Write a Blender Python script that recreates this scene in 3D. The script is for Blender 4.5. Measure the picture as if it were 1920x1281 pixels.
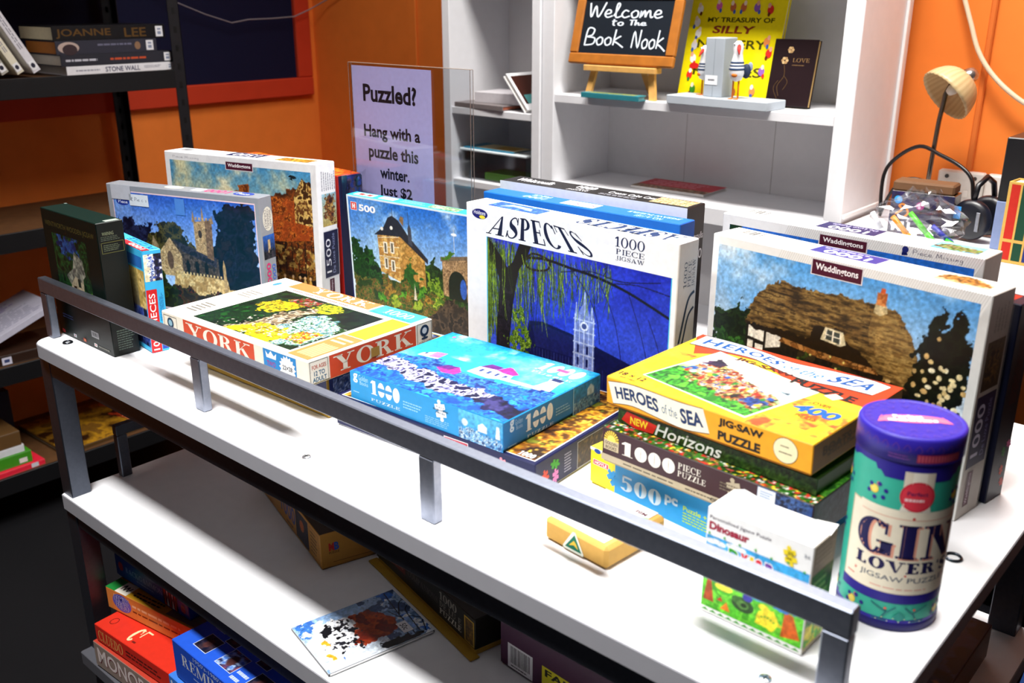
import bpy, math, random
import numpy as np
from mathutils import Vector

for _o in list(bpy.data.objects):
    bpy.data.objects.remove(_o)
SC = bpy.context.scene
COL = SC.collection
R = math.radians
rng = random.Random(7)

# ------------------------------------------------------------------ camera
cam_d = bpy.data.cameras.new('camera')
cam_d.sensor_width = 36.0
cam_d.lens = 1804.73 / 1920 * 36.0
cam_d.clip_start = 0.05
cam_d.dof.use_dof = True
cam_d.dof.focus_distance = 1.50
cam_d.dof.aperture_fstop = 6.3
cam = bpy.data.objects.new('camera', cam_d)
cam.location = (0, 0, 1.46)
cam.rotation_euler = (R(90 - 19.714), 0, R(41.455))
COL.objects.link(cam)
SC.camera = cam

# ------------------------------------------------------------------ world, lights, exposure
world = bpy.data.worlds.new('world')
SC.world = world
world.use_nodes = True
world.node_tree.nodes['Background'].inputs[0].default_value = (0.75, 0.82, 1.0, 1)
world.node_tree.nodes['Background'].inputs[1].default_value = 0.03

def area(name, loc, sx, sy, power, target=None, color=(1, 1, 1), spread=180):
    d = bpy.data.lights.new(name, 'AREA')
    d.shape = 'RECTANGLE'
    d.size, d.size_y = sx, sy
    d.energy = power
    d.color = color
    d.spread = R(spread)
    o = bpy.data.objects.new(name, d)
    o.location = loc
    if target:
        o.rotation_euler = (Vector(target) - Vector(loc)).to_track_quat('-Z', 'Y').to_euler()
    COL.objects.link(o)
    return o

area('ceiling_panel_table', (-0.85, 0.02, 2.66), 1.25, 0.24, 45, color=(1.0, 0.985, 0.97), spread=112)
area('ceiling_panel_bookcase', (-0.82, 1.62, 2.66), 1.0, 0.28, 42, color=(1.0, 0.97, 0.93), spread=132)
area('fill_light_left', (-1.90, 1.62, 2.66), 0.6, 0.30, 13, color=(1.0, 0.96, 0.92), spread=140)  # added fill lamp, brightens the left and middle walls
SC.view_settings.view_transform = 'Standard'
SC.view_settings.look = 'None'
SC.view_settings.gamma = 1.0
SC.view_settings.use_curve_mapping = False
SC.view_settings.exposure = 0.0

# ------------------------------------------------------------------ colour and materials
def C(h):
    if isinstance(h, str):
        h = h.lstrip('#')
        return tuple(int(h[i:i + 2], 16) / 255 for i in (0, 2, 4))
    return h

def lin(a):
    a = np.asarray(a, dtype=np.float64)
    return np.where(a <= 0.04045, a / 12.92, ((a + 0.055) / 1.055) ** 2.4)

def material(name, rough=0.45, metal=0.0, spec=0.4, noise=0.06, scale=120, bump=0.0, **kw):
    m = bpy.data.materials.new(name)
    m.use_nodes = True
    nt = m.node_tree
    b = nt.nodes['Principled BSDF']
    at = nt.nodes.new('ShaderNodeVertexColor')
    at.layer_name = 'Col'
    tc = nt.nodes.new('ShaderNodeTexCoord')
    nz = nt.nodes.new('ShaderNodeTexNoise')
    nz.inputs['Scale'].default_value = scale
    nz.inputs['Detail'].default_value = 3
    nt.links.new(tc.outputs['Object'], nz.inputs['Vector'])
    mr = nt.nodes.new('ShaderNodeMapRange')
    mr.inputs[1].default_value = 0.25
    mr.inputs[2].default_value = 0.75
    mr.inputs[3].default_value = 1 - noise
    mr.inputs[4].default_value = 1 + noise
    nt.links.new(nz.outputs['Fac'], mr.inputs[0])
    mx = nt.nodes.new('ShaderNodeMix')
    mx.data_type = 'RGBA'
    mx.blend_type = 'MULTIPLY'
    mx.inputs[0].default_value = 1.0
    nt.links.new(at.outputs['Color'], mx.inputs[6])
    nt.links.new(mr.outputs[0], mx.inputs[7])
    nt.links.new(mx.outputs[2], b.inputs['Base Color'])
    b.inputs['Roughness'].default_value = rough
    b.inputs['Metallic'].default_value = metal
    b.inputs['Specular IOR Level'].default_value = spec
    if bump:
        bp = nt.nodes.new('ShaderNodeBump')
        bp.inputs['Strength'].default_value = bump
        bp.inputs['Distance'].default_value = 0.002
        nt.links.new(nz.outputs['Fac'], bp.inputs['Height'])
        nt.links.new(bp.outputs[0], b.inputs['Normal'])
    for k, v in kw.items():
        b.inputs[k].default_value = v
    return m

PRINT = material('printed_card', 0.42, spec=0.28, noise=0.05, scale=90)
GLOSS = material('glossy_card', 0.22, spec=0.5, noise=0.04)
MATTE = material('matte_paper', 0.7, spec=0.2, noise=0.05)
LAMINATE = material('white_laminate', 0.5, spec=0.3, noise=0.02, scale=40)
STEEL = material('powder_coated_steel', 0.44, 1.0, noise=0.08, scale=160)
BLACKSTEEL = material('black_rack_steel', 0.5, 0.2, noise=0.1)
WOOD = material('wood', 0.55, noise=0.16, scale=35)
PAINT = material('wall_paint', 0.62, spec=0.25, noise=0.05, scale=14, bump=0.15)
PLASTIC = material('plastic', 0.35, spec=0.5, noise=0.03)
CHROME = material('brushed_metal', 0.25, 0.9, noise=0.05)
RIBBED = material('frosted_shade', 0.4, noise=0.03)
RIBBED.node_tree.nodes['Principled BSDF'].inputs['Transmission Weight'].default_value = 0.25

def glass_mat(name, tint, rough, fac):
    """thin clear sheet: mostly see-through, a little glossy reflection"""
    m = bpy.data.materials.new(name)
    m.use_nodes = True
    nt = m.node_tree
    nt.nodes.remove(nt.nodes['Principled BSDF'])
    out = nt.nodes['Material Output']
    tr = nt.nodes.new('ShaderNodeBsdfTransparent')
    tr.inputs[0].default_value = (*tint, 1)
    gl = nt.nodes.new('ShaderNodeBsdfGlossy')
    gl.inputs['Roughness'].default_value = rough
    lw = nt.nodes.new('ShaderNodeLayerWeight')
    pw = nt.nodes.new('ShaderNodeMath')
    pw.operation = 'POWER'
    pw.inputs[1].default_value = 5.0
    nt.links.new(lw.outputs['Facing'], pw.inputs[0])
    ml = nt.nodes.new('ShaderNodeMath')
    ml.operation = 'MULTIPLY_ADD'
    ml.inputs[1].default_value = 0.9
    ml.inputs[2].default_value = fac
    nt.links.new(pw.outputs[0], ml.inputs[0])
    mx = nt.nodes.new('ShaderNodeMixShader')
    nt.links.new(ml.outputs[0], mx.inputs[0])
    nt.links.new(tr.outputs[0], mx.inputs[1])
    nt.links.new(gl.outputs[0], mx.inputs[2])
    nt.links.new(mx.outputs[0], out.inputs[0])
    return m

ACRYLIC = glass_mat('clear_acrylic', (0.93, 0.94, 0.95), 0.03, 0.03)
CLEARBAG = glass_mat('clear_plastic_film', (0.90, 0.91, 0.93), 0.12, 0.10)

# ------------------------------------------------------------------ mesh builder
class M:
    def __init__(s):
        s.v = []; s.c = []; s.fi = []; s.fn = []; s.n = 0; s.sm = []

    def add(s, verts, faces, col, smooth=False):
        verts = np.asarray(verts, dtype=np.float64).reshape(-1, 3)
        c = np.asarray(C(col) if isinstance(col, str) else col, dtype=np.float64)
        if c.ndim == 1:
            c = np.tile(c, (len(verts), 1))
        s.v.append(verts); s.c.append(c)
        if isinstance(faces, np.ndarray):
            s.fi.append((faces + s.n).ravel()); s.fn.append(np.full(len(faces), faces.shape[1]))
            k = len(faces)
        else:
            s.fi.append(np.array([i + s.n for f in faces for i in f], dtype=np.int64))
            s.fn.append(np.array([len(f) for f in faces])); k = len(faces)
        s.sm.append(np.full(k, smooth))
        s.n += len(verts)

    def box(s, x0, x1, y0, y1, z0, z1, col, b=0.0012, **fc):
        """chamfered box; fc: F,B,L,R,T,D override one face's colour"""
        b = min(b, (x1 - x0) * .3, (y1 - y0) * .3, (z1 - z0) * .3)
        V = []; K = []
        base = C(col)
        idx = {}
        for i, X in enumerate((x0, x1)):
            for j, Y in enumerate((y0, y1)):
                for k, Z in enumerate((z0, z1)):
                    dx = b if i == 0 else -b; dy = b if j == 0 else -b; dz = b if k == 0 else -b
                    for ax in range(3):
                        p = [X + dx, Y + dy, Z + dz]; p[ax] = (X, Y, Z)[ax]
                        idx[(i, j, k, ax)] = len(V); V.append(p)
                        nm = (('L', 'R')[i], ('F', 'B')[j], ('D', 'T')[k])[ax]
                        K.append(C(fc.get(nm, base)))
        F = []
        g = lambda i, j, k, a: idx[(i, j, k, a)]
        for i in (0, 1):
            q = [g(i, 0, 0, 0), g(i, 1, 0, 0), g(i, 1, 1, 0), g(i, 0, 1, 0)]; F.append(q if i else q[::-1])
            q = [g(0, i, 0, 1), g(0, i, 1, 1), g(1, i, 1, 1), g(1, i, 0, 1)]; F.append(q if i else q[::-1])
            q = [g(0, 0, i, 2), g(1, 0, i, 2), g(1, 1, i, 2), g(0, 1, i, 2)]; F.append(q if i else q[::-1])
        for i in (0, 1):
            for j in (0, 1):
                q = [g(i, j, 0, 0), g(i, j, 1, 0), g(i, j, 1, 1), g(i, j, 0, 1)]; F.append(q if i == j else q[::-1])
                q = [g(i, 0, j, 0), g(i, 1, j, 0), g(i, 1, j, 2), g(i, 0, j, 2)]; F.append(q if i != j else q[::-1])
                q = [g(0, i, j, 1), g(1, i, j, 1), g(1, i, j, 2), g(0, i, j, 2)]; F.append(q if i == j else q[::-1])
                for k in (0, 1):
                    q = [g(i, j, k, 0), g(i, j, k, 1), g(i, j, k, 2)]; F.append(q if (i + j + k) % 2 else q[::-1])
        s.add(V, F, np.array(K))
        return s

    def obox(s, c, ax, ay, az, col):
        """oriented box from a corner and three edge vectors"""
        c, ax, ay, az = (np.array(t, float) for t in (c, ax, ay, az))
        V = [c, c + ax, c + ax + ay, c + ay, c + az, c + ax + az, c + ax + ay + az, c + ay + az]
        s.add(V, [(0, 3, 2, 1), (4, 5, 6, 7), (0, 1, 5, 4), (1, 2, 6, 5), (2, 3, 7, 6), (3, 0, 4, 7)], col)
        return s

    def tube(s, pts, r, col, n=10, cap=True, smooth=True):
        P = [Vector(p) for p in pts]
        rs = r if hasattr(r, '__len__') else [r] * len(P)
        V = []; up = None
        for i, p in enumerate(P):
            t = (P[min(i + 1, len(P) - 1)] - P[max(i - 1, 0)]).normalized()
            if up is None:
                up = t.orthogonal().normalized()
            up = (up - t * up.dot(t)).normalized()
            w = t.cross(up)
            for k in range(n):
                a = 2 * math.pi * k / n
                V.append(p + (up * math.cos(a) + w * math.sin(a)) * rs[i])
        F = [(i * n + k, i * n + (k + 1) % n, (i + 1) * n + (k + 1) % n, (i + 1) * n + k) for i in range(len(P) - 1) for k in range(n)]
        if cap:
            F += [tuple(range(n))[::-1], tuple(range((len(P) - 1) * n, len(P) * n))]
        s.add([tuple(v) for v in V], F, col, smooth)
        return s

    def lathe(s, prof, col, n=48, c=(0, 0, 0), smooth=True, cols=None, frame=None):
        V = []; K = []
        for i, (r, z) in enumerate(prof):
            for k in range(n):
                a = 2 * math.pi * k / n
                p = Vector((r * math.cos(a), r * math.sin(a), z))
                if frame is not None:
                    p = frame @ p
                V.append((p.x + c[0], p.y + c[1], p.z + c[2])); K.append(C(cols[i] if cols else col))
        F = [(i * n + k, i * n + (k + 1) % n, (i + 1) * n + (k + 1) % n, (i + 1) * n + k) for i in range(len(prof) - 1) for k in range(n)]
        s.add(V, F, np.array(K), smooth)
        return s

    def blob(s, c, rx, ry, rz, col, nu=14, nv=9):
        V = [(c[0] + rx * math.sin(math.pi * j / nv) * math.cos(2 * math.pi * i / nu), c[1] + ry * math.sin(math.pi * j / nv) * math.sin(2 * math.pi * i / nu), c[2] + rz * math.cos(math.pi * j / nv)) for j in range(nv + 1) for i in range(nu)]
        F = [(j * nu + i, (j + 1) * nu + i, (j + 1) * nu + (i + 1) % nu, j * nu + (i + 1) % nu) for j in range(nv) for i in range(nu)]
        s.add(V, F, col, True)
        return s

    def build(s, name, mat, parent=None):
        me = bpy.data.meshes.new(name)
        V = np.concatenate(s.v); K = np.concatenate(s.c)
        fi = np.concatenate(s.fi); fn = np.concatenate(s.fn)
        me.vertices.add(len(V)); me.vertices.foreach_set('co', V.ravel())
        me.loops.add(len(fi)); me.loops.foreach_set('vertex_index', fi.astype(np.int32))
        me.polygons.add(len(fn))
        st = np.concatenate([[0], np.cumsum(fn)[:-1]]).astype(np.int32)
        me.polygons.foreach_set('loop_start', st)
        me.polygons.foreach_set('loop_total', fn.astype(np.int32))
        me.polygons.foreach_set('use_smooth', np.concatenate(s.sm).astype(bool))
        me.update(calc_edges=True)
        ca = me.color_attributes.new('Col', 'FLOAT_COLOR', 'POINT')
        rgba = np.ones((len(V), 4), dtype=np.float32); rgba[:, :3] = lin(np.clip(K, 0, 1))
        ca.data.foreach_set('color', rgba.ravel())
        me.materials.append(mat)
        o = bpy.data.objects.new(name, me)
        COL.objects.link(o)
        if parent is not None:
            o.parent = parent
        return o

def tag(o, label=None, cat=None, group=None, kind=None):
    if label: o['label'] = label
    if cat: o['category'] = cat
    if group: o['group'] = group
    if kind: o['kind'] = kind
    return o

def thing(name, label, cat, loc=(0, 0, 0), rz=0.0, group=None, rx=0.0, ry=0.0):
    o = bpy.data.objects.new(name, None)
    o.empty_display_size = 0.05
    o.location = loc
    o.rotation_euler = (R(rx), R(ry), R(rz))
    COL.objects.link(o)
    return tag(o, label, cat, group)

def place(o, loc, rz=0.0, rx=0.0, ry=0.0):
    o.location = loc
    o.rotation_euler = (R(rx), R(ry), R(rz))
    return o

# ------------------------------------------------------------------ lettering
_tc = {}
def sans(txt, bold=0.0, spacing=1.0):
    key = (txt, bold, spacing)
    if key not in _tc:
        cu = bpy.data.curves.new('t', 'FONT')
        cu.body = txt; cu.size = 1.0; cu.offset = bold; cu.resolution_u = 3; cu.space_character = spacing
        ob = bpy.data.objects.new('t', cu)
        me = ob.to_mesh()
        V = np.array([v.co[:2] for v in me.vertices]); F = [tuple(p.vertices) for p in me.polygons]
        ob.to_mesh_clear()
        bpy.data.objects.remove(ob); bpy.data.curves.remove(cu)
        _tc[key] = (V, F)
    return _tc[key]

def ringp(cx, cy, rx, ry, t, h, a0=0, a1=360, n=26):
    A = [R(a0 + (a1 - a0) * i / n) for i in range(n + 1)]
    out = []
    for a, b in zip(A, A[1:]):
        out.append([(cx + rx * math.cos(a), cy + ry * math.sin(a)), (cx + rx * math.cos(b), cy + ry * math.sin(b)),
                    (cx + (rx - t) * math.cos(b), cy + (ry - h) * math.sin(b)), (cx + (rx - t) * math.cos(a), cy + (ry - h) * math.sin(a))])
    return out

def rc(x0, y0, x1, y1):
    return [[(x0, y0), (x1, y0), (x1, y1), (x0, y1)]]

def strokep(pts, w):
    """polygons of a polyline with width w (number or one per point)"""
    n = len(pts); ws = w if hasattr(w, '__len__') else [w] * n
    L = []; Rr = []
    for i in range(n):
        a = pts[max(i - 1, 0)]; b = pts[min(i + 1, n - 1)]
        dx, dy = b[0] - a[0], b[1] - a[1]; l = math.hypot(dx, dy) or 1
        nx, ny = -dy / l * ws[i] / 2, dx / l * ws[i] / 2
        L.append((pts[i][0] + nx, pts[i][1] + ny)); Rr.append((pts[i][0] - nx, pts[i][1] - ny))
    return [[Rr[i], Rr[i + 1], L[i + 1], L[i]] for i in range(n - 1)]

def smoothp(pts, k=5):
    out = []
    n = len(pts)
    for i in range(n - 1):
        p0, p1, p2, p3 = pts[max(i - 1, 0)], pts[i], pts[i + 1], pts[min(i + 2, n - 1)]
        for j in range(k):
            t = j / k
            out.append(tuple(0.5 * (2 * p1[d] + (p2[d] - p0[d]) * t + (2 * p0[d] - 5 * p1[d] + 4 * p2[d] - p3[d]) * t * t + (3 * p1[d] - p0[d] - 3 * p2[d] + p3[d]) * t ** 3) for d in (0, 1)))
    return out + [tuple(pts[-1])]

def serif_glyph(c, t=.2, h=.06, e=.08):
    def stem(x, w=t): return rc(x, 0, x + w, 1) + rc(x - e, 0, x + w + e, h) + rc(x - e, 1 - h, x + w + e, 1)
    def q(*p): return [list(p)]
    th = h * 1.1
    if c == 'I': return stem(e), t + 2 * e
    if c == 'L': return stem(e) + rc(e, 0, .62, h) + rc(.62 - h, 0, .62, .3), .64
    if c == 'E': return stem(e) + rc(e, 0, .64, h) + rc(.64 - h, 0, .64, .28) + rc(e, 1 - h, .62, 1) + rc(.62 - h, .74, .62, 1) + rc(e, .48, .5, .48 + h) + rc(.5 - h, .38, .5, .64), .66
    if c == 'T': return rc(.27, 0, .27 + t, 1) + rc(.16, 0, .38 + t, h) + rc(0, 1 - h, .54 + t, 1) + rc(0, .72, h, 1) + rc(.54 + t - h, .72, .54 + t, 1), .56 + t
    if c == 'O': return ringp(.42, .5, .42, .52, t, h), .84
    if c == '0': return ringp(.31, .5, .31, .52, t, h), .62
    if c == 'C': return ringp(.42, .5, .42, .52, t, h, 42, 318) + rc(.66, .62, .72, .96), .76
    if c == 'G': return ringp(.42, .5, .42, .52, t, h, 42, 320) + rc(.66, .62, .72, .96) + rc(.6, .02, .6 + t * .8, .42) + rc(.5, .42 - h, .86, .42), .86
    if c == 'D': return stem(e) + ringp(e + t * .6, .5, .55, .5, t, h, -90, 90), .8
    if c == 'P': return stem(e) + ringp(e + t, .74, .36, .26, t * .9, h, -90, 90), .66
    if c == 'B': return stem(e) + ringp(e + t, .76, .32, .24, t * .85, h, -90, 90) + ringp(e + t, .27, .38, .27, t * .9, h, -90, 90), .7
    if c == 'R': return stem(e) + ringp(e + t, .74, .36, .26, t * .9, h, -90, 90) + q((.36, .5), (.36 + t, .5), (.78, 0), (.78 - t, 0)) + rc(.5, 0, .84, h), .84
    if c == 'K': return stem(e) + q((e + t, .4), (e + t, .5), (.72, 1), (.64, 1)) + q((.36, .52), (.48, .64), (.86, 0), (.62, 0)) + rc(.52, 1 - h, .86, 1) + rc(.54, 0, .92, h), .92
    if c == 'Y': return q((.04, 1), (.04 + t * 1.2, 1), (.56, .42), (.36, .42)) + q((.7, 1), (.77, 1), (.52, .42), (.46, .42)) + rc(.36, 0, .36 + t, .46) + rc(.24, 0, .48 + t, h) + rc(-.05, 1 - h, .36, 1) + rc(.58, 1 - h, .9, 1), .9
    if c == 'V': return q((.04, 1), (.04 + t * 1.15, 1), (.52, 0), (.42, 0)) + q((.7, 1), (.77, 1), (.52, 0), (.45, 0)) + rc(-.05, 1 - h, .36, 1) + rc(.58, 1 - h, .9, 1), .88
    if c == 'N': return rc(.12, 0, .12 + th, 1) + rc(.74, 0, .74 + th, 1) + q((.06, 1), (.06 + t * 1.15, 1), (.8, 0), (.8 - t * .6, 0)) + rc(0, 0, .3, h) + rc(0, 1 - h, .2, 1) + rc(.62, 1 - h, .92, 1), .92
    if c == 'M': return rc(.1, 0, .1 + th, 1) + rc(.86, 0, .86 + t, 1) + q((.06, 1), (.06 + t, 1), (.6, .1), (.5, 0)) + q((.9, 1), (.96, 1), (.58, 0), (.5, 0)) + rc(0, 0, .26, h) + rc(.78, 0, 1.14, h) + rc(0, 1 - h, .2, 1) + rc(.9, 1 - h, 1.14, 1), 1.14
    if c == 'W': return q((.02, 1), (.22, 1), (.42, 0), (.32, 0)) + q((.56, 1), (.62, 1), (.42, 0), (.36, 0)) + q((.5, 1), (.7, 1), (.88, 0), (.78, 0)) + q((1.04, 1), (1.1, 1), (.88, 0), (.82, 0)) + rc(-.04, 1 - h, .3, 1) + rc(.94, 1 - h, 1.2, 1), 1.2
    if c == 'A': return q((.4, 1), (.5, 1), (.86, 0), (.62, 0)) + q((.4, 1), (.46, 1), (.16, 0), (.1, 0)) + rc(.2, .3, .66, .3 + h) + rc(0, 0, .28, h) + rc(.52, 0, .96, h), .96
    if c == 'U': return rc(.1, .3, .1 + t, 1) + rc(.68, .3, .68 + th, 1) + ringp(.42, .32, .33, .34, t * .6, h, 180, 360) + rc(0, 1 - h, .4, 1) + rc(.56, 1 - h, .88, 1), .86
    if c == 'J': return rc(.24, .2, .24 + t, 1) + rc(.14, 1 - h, .34 + t, 1) + ringp(.18, .1, .26, .26, t * .7, h, 200, 380), .54
    if c == 'Z': return rc(.04, 1 - h, .66, 1) + rc(.02, 0, .68, h) + q((.44, 1), (.66, 1), (.26, 0), (.02, 0)) + rc(.04, .76, .04 + h, 1) + rc(.68 - h, 0, .68, .26), .7
    if c == 'S':
        p = smoothp([(.58, .76), (.46, .95), (.26, .95), (.12, .8), (.2, .6), (.44, .44), (.56, .24), (.42, .04), (.2, .04), (.06, .22)], 5)
        n = len(p)
        return strokep(p, [h + (t - h * .3) * math.exp(-((i / n - .5) / .16) ** 2) for i in range(n)]) + rc(.56, .66, .62, .98) + rc(.02, .02, .08, .34), .64
    if c == '1': return rc(.16, 0, .16 + t, 1) + rc(.04, 0, .28 + t, h) + q((.16, 1), (.16, .8), (0, .76), (0, .84)), .3 + t
    if c == '5': return rc(.1, .5, .1 + th, 1) + rc(.1, .86, .56, 1) + ringp(.28, .32, .32, .34, t, h, -150, 125), .62
    if c == "'": return rc(.04, .7, .16, 1), .2
    return [], .4

def serif(txt, t=.2, h=.06, e=.08, gap=.08):
    V = []; F = []; x = 0
    for ch in txt:
        P, w = serif_glyph(ch, t, h, e)
        for p in P:
            F.append(tuple(range(len(V), len(V) + len(p)))); V += [(a + x, b) for a, b in p]
        x += w + gap
    return np.array(V), F

HAND = {'W': ([[(0, 1), (.12, 0), (.32, .8), (.5, 0), (.85, 1.05)]], .8), 'e': ([[(0, .22), (.28, .3), (.27, .5), (.1, .5), (0, .2), (.15, 0), (.42, .12)]], .42),
        'l': ([[(0, .1), (.24, .8), (.18, 1), (.1, .8), (.1, .1), (.2, 0), (.4, .1)]], .36), 'L': ([[(.1, .95), (.03, .05), (.38, .04)]], .4), 'c': ([[(.35, .42), (.15, .5), (0, .22), (.15, 0), (.42, .12)]], .42),
        'o': ([[(.2, .5), (.02, .3), (.12, 0), (.34, .1), (.34, .42), (.16, .5)]], .42), 'm': ([[(0, 0), (.03, .48), (.05, .1), (.2, .5), (.27, .05), (.32, .3), (.46, .5), (.54, .05), (.66, .1)]], .66),
        't': ([[(.15, .9), (.12, .1), (.26, 0)], [(0, .6), (.36, .64)]], .38), 'h': ([[(.07, 1), (.03, 0), (.1, .32), (.26, .48), (.3, .05), (.42, .08)]], .42), 'T': ([[(.2, .9), (.16, 0)], [(0, .88), (.42, .95)]], .36),
        'B': ([[(.02, -.05), (.12, 1), (.48, .98), (.4, .62), (.12, .5), (.56, .42), (.5, .05), (0, -.05)]], .62), 'k': ([[(.1, 1), (.03, 0)], [(.42, .6), (.07, .3), (.3, .12), (.62, -.12)]], .58),
        'N': ([[(0, 0), (.1, .9), (.42, .02), (.52, 1)]], .6), 'P': ([[(.02, 0), (.06, 1), (.4, .9), (.36, .55), (.06, .5)]], .46), 'i': ([[(.05, .48), (.07, 0)], [(.07, .72), (.09, .76)]], .2), 'M': ([[(0, 0), (.1, .95), (.3, .2), (.5, .95), (.58, 0)]], .7),
        's': ([[(.26, .45), (.08, .42), (.24, .2), (.18, 0), (.0, .06)]], .34), 'n': ([[(0, 0), (.03, .48), (.05, .2), (.2, .48), (.26, .05)]], .36), 'g': ([[(.28, .42), (.06, .42), (.08, .06), (.28, .14), (.3, .46), (.26, -.35), (.02, -.3)]], .4), ' ': ([], .3)}

def hand(txt, w=.07):
    V = []; F = []; x = 0
    for ch in txt:
        S, a = HAND[ch]
        for pts in S:
            for p in strokep(smoothp([(u + x, v) for u, v in pts], 5), w):
                F.append(tuple(range(len(V), len(V) + len(p)))); V += p
        x += a + .06
    return np.array(V), F

# ------------------------------------------------------------------ picture painter (a colour for each vertex of a fine grid)
_RG = np.random.RandomState(3).rand(16, 256, 256)
def vnoise(x, y, seed=0):
    xi = np.floor(x).astype(int); yi = np.floor(y).astype(int)
    fx = x - xi; fy = y - yi
    fx = fx * fx * (3 - 2 * fx); fy = fy * fy * (3 - 2 * fy)
    g = _RG[seed % 16]
    a = g[yi % 256, xi % 256]; b = g[yi % 256, (xi + 1) % 256]; c = g[(yi + 1) % 256, xi % 256]; d = g[(yi + 1) % 256, (xi + 1) % 256]
    return (a * (1 - fx) + b * fx) * (1 - fy) + (c * (1 - fx) + d * fx) * fy
def fbm(x, y, seed=0, o=4):
    t = 0; a = .5; s = 0
    for i in range(o):
        t = t + a * vnoise(x * 2 ** i, y * 2 ** i, seed + i); s += a; a *= .55
    return t / s

class Cv:
    def __init__(s, w, h, res=0.0011, ss=2):
        s.nx = max(8, int(w / res)); s.ny = max(8, int(h / res)); s.ss = ss
        NX, NY = s.nx * ss, s.ny * ss
        s.X, s.Y = np.meshgrid((np.arange(NX) + .5) / NX, (np.arange(NY) + .5) / NY)
        s.asp = w / h; s.hm = h
        s.U = s.X * s.asp; s.V = s.Y
        s.img = np.zeros((NY, NX, 3))
    def n(s, f, seed=0, o=4): return fbm(s.U * f + seed * 7.3, s.V * f + seed * 3.1, seed, o)
    def grad(s, c0, c1, mask=None, lo=0., hi=1.):
        t = np.clip((s.Y - lo) / (hi - lo), 0, 1)[..., None]
        g = np.array(C(c0)) * (1 - t) + np.array(C(c1)) * t
        if mask is None: s.img[:] = g
        else: s.img[mask] = g[mask]
        return s
    def poly(s, pts):
        x, y = s.X, s.Y; ins = np.zeros(x.shape, bool)
        j = len(pts) - 1
        for i in range(len(pts)):
            xi, yi = pts[i]; xj, yj = pts[j]
            if yi != yj:
                ins ^= ((yi > y) != (yj > y)) & (x < (xj - xi) * (y - yi) / (yj - yi) + xi)
            j = i
        return ins
    def rough(s, pts, amp=.02, f=14, seed=0):
        """polygon with a ragged outline"""
        X, Y = s.X, s.Y
        dx = (s.n(f, seed) - .5) * amp * 2 / s.asp; dy = (s.n(f, seed + 5) - .5) * amp * 2
        s.X = X + dx * 2; s.Y = Y + dy * 2
        m = s.poly(pts); s.X, s.Y = X, Y
        return m
    def ell(s, cx, cy, rx, ry): return ((s.X - cx) / rx) ** 2 + ((s.Y - cy) / ry) ** 2 < 1
    def put(s, mask, col, a=1.0):
        s.img[mask] = s.img[mask] * (1 - a) + np.array(C(col)) * a
        return s
    def tex(s, mask, cols, f=20, seed=0, o=4, cut=None):
        """patches of colour chosen by noise"""
        n = s.n(f, seed, o)
        lo, hi = (.28, .72) if cut is None else cut
        k = np.clip((n - lo) / (hi - lo), 0, .999) * len(cols)
        P = np.array([C(c) for c in cols]); i = k.astype(int)
        s.img[mask] = P[i][mask]
        return s
    def soft(s, mask, col, f=4, seed=0, lo=.45, hi=.7, o=5):
        """soft-edged cloud"""
        t = np.clip((s.n(f, seed, o) - lo) / (hi - lo), 0, 1); t = (t * t * (3 - 2 * t) * mask)[..., None]
        s.img = s.img * (1 - t) + np.array(C(col)) * t
        return s
    def spots(s, mask, col, f=40, th=.7, seed=0):
        s.img[mask & (s.n(f, seed, 2) > th)] = C(col)
        return s
    def line(s, pts, w, col):
        for (x0, y0), (x1, y1) in zip(pts, pts[1:]):
            ax, ay, bx, by = x0 * s.asp, y0, x1 * s.asp, y1
            l2 = (bx - ax) ** 2 + (by - ay) ** 2 + 1e-12
            t = np.clip(((s.U - ax) * (bx - ax) + (s.V - ay) * (by - ay)) / l2, 0, 1)
            s.img[(s.U - ax - t * (bx - ax)) ** 2 + (s.V - ay - t * (by - ay)) ** 2 < (w / 2) ** 2] = C(col)
        return s
    def out(s):
        k = s.ss
        f = s.hm / .0035
        n = fbm(s.U * f, s.V * f, 11, 3)[..., None]
        s.img = np.clip(s.img * (1 + 0.5 * (n - .5)), 0, 1)
        return s.img.reshape(s.ny, k, s.nx, k, 3).mean((1, 3))

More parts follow.
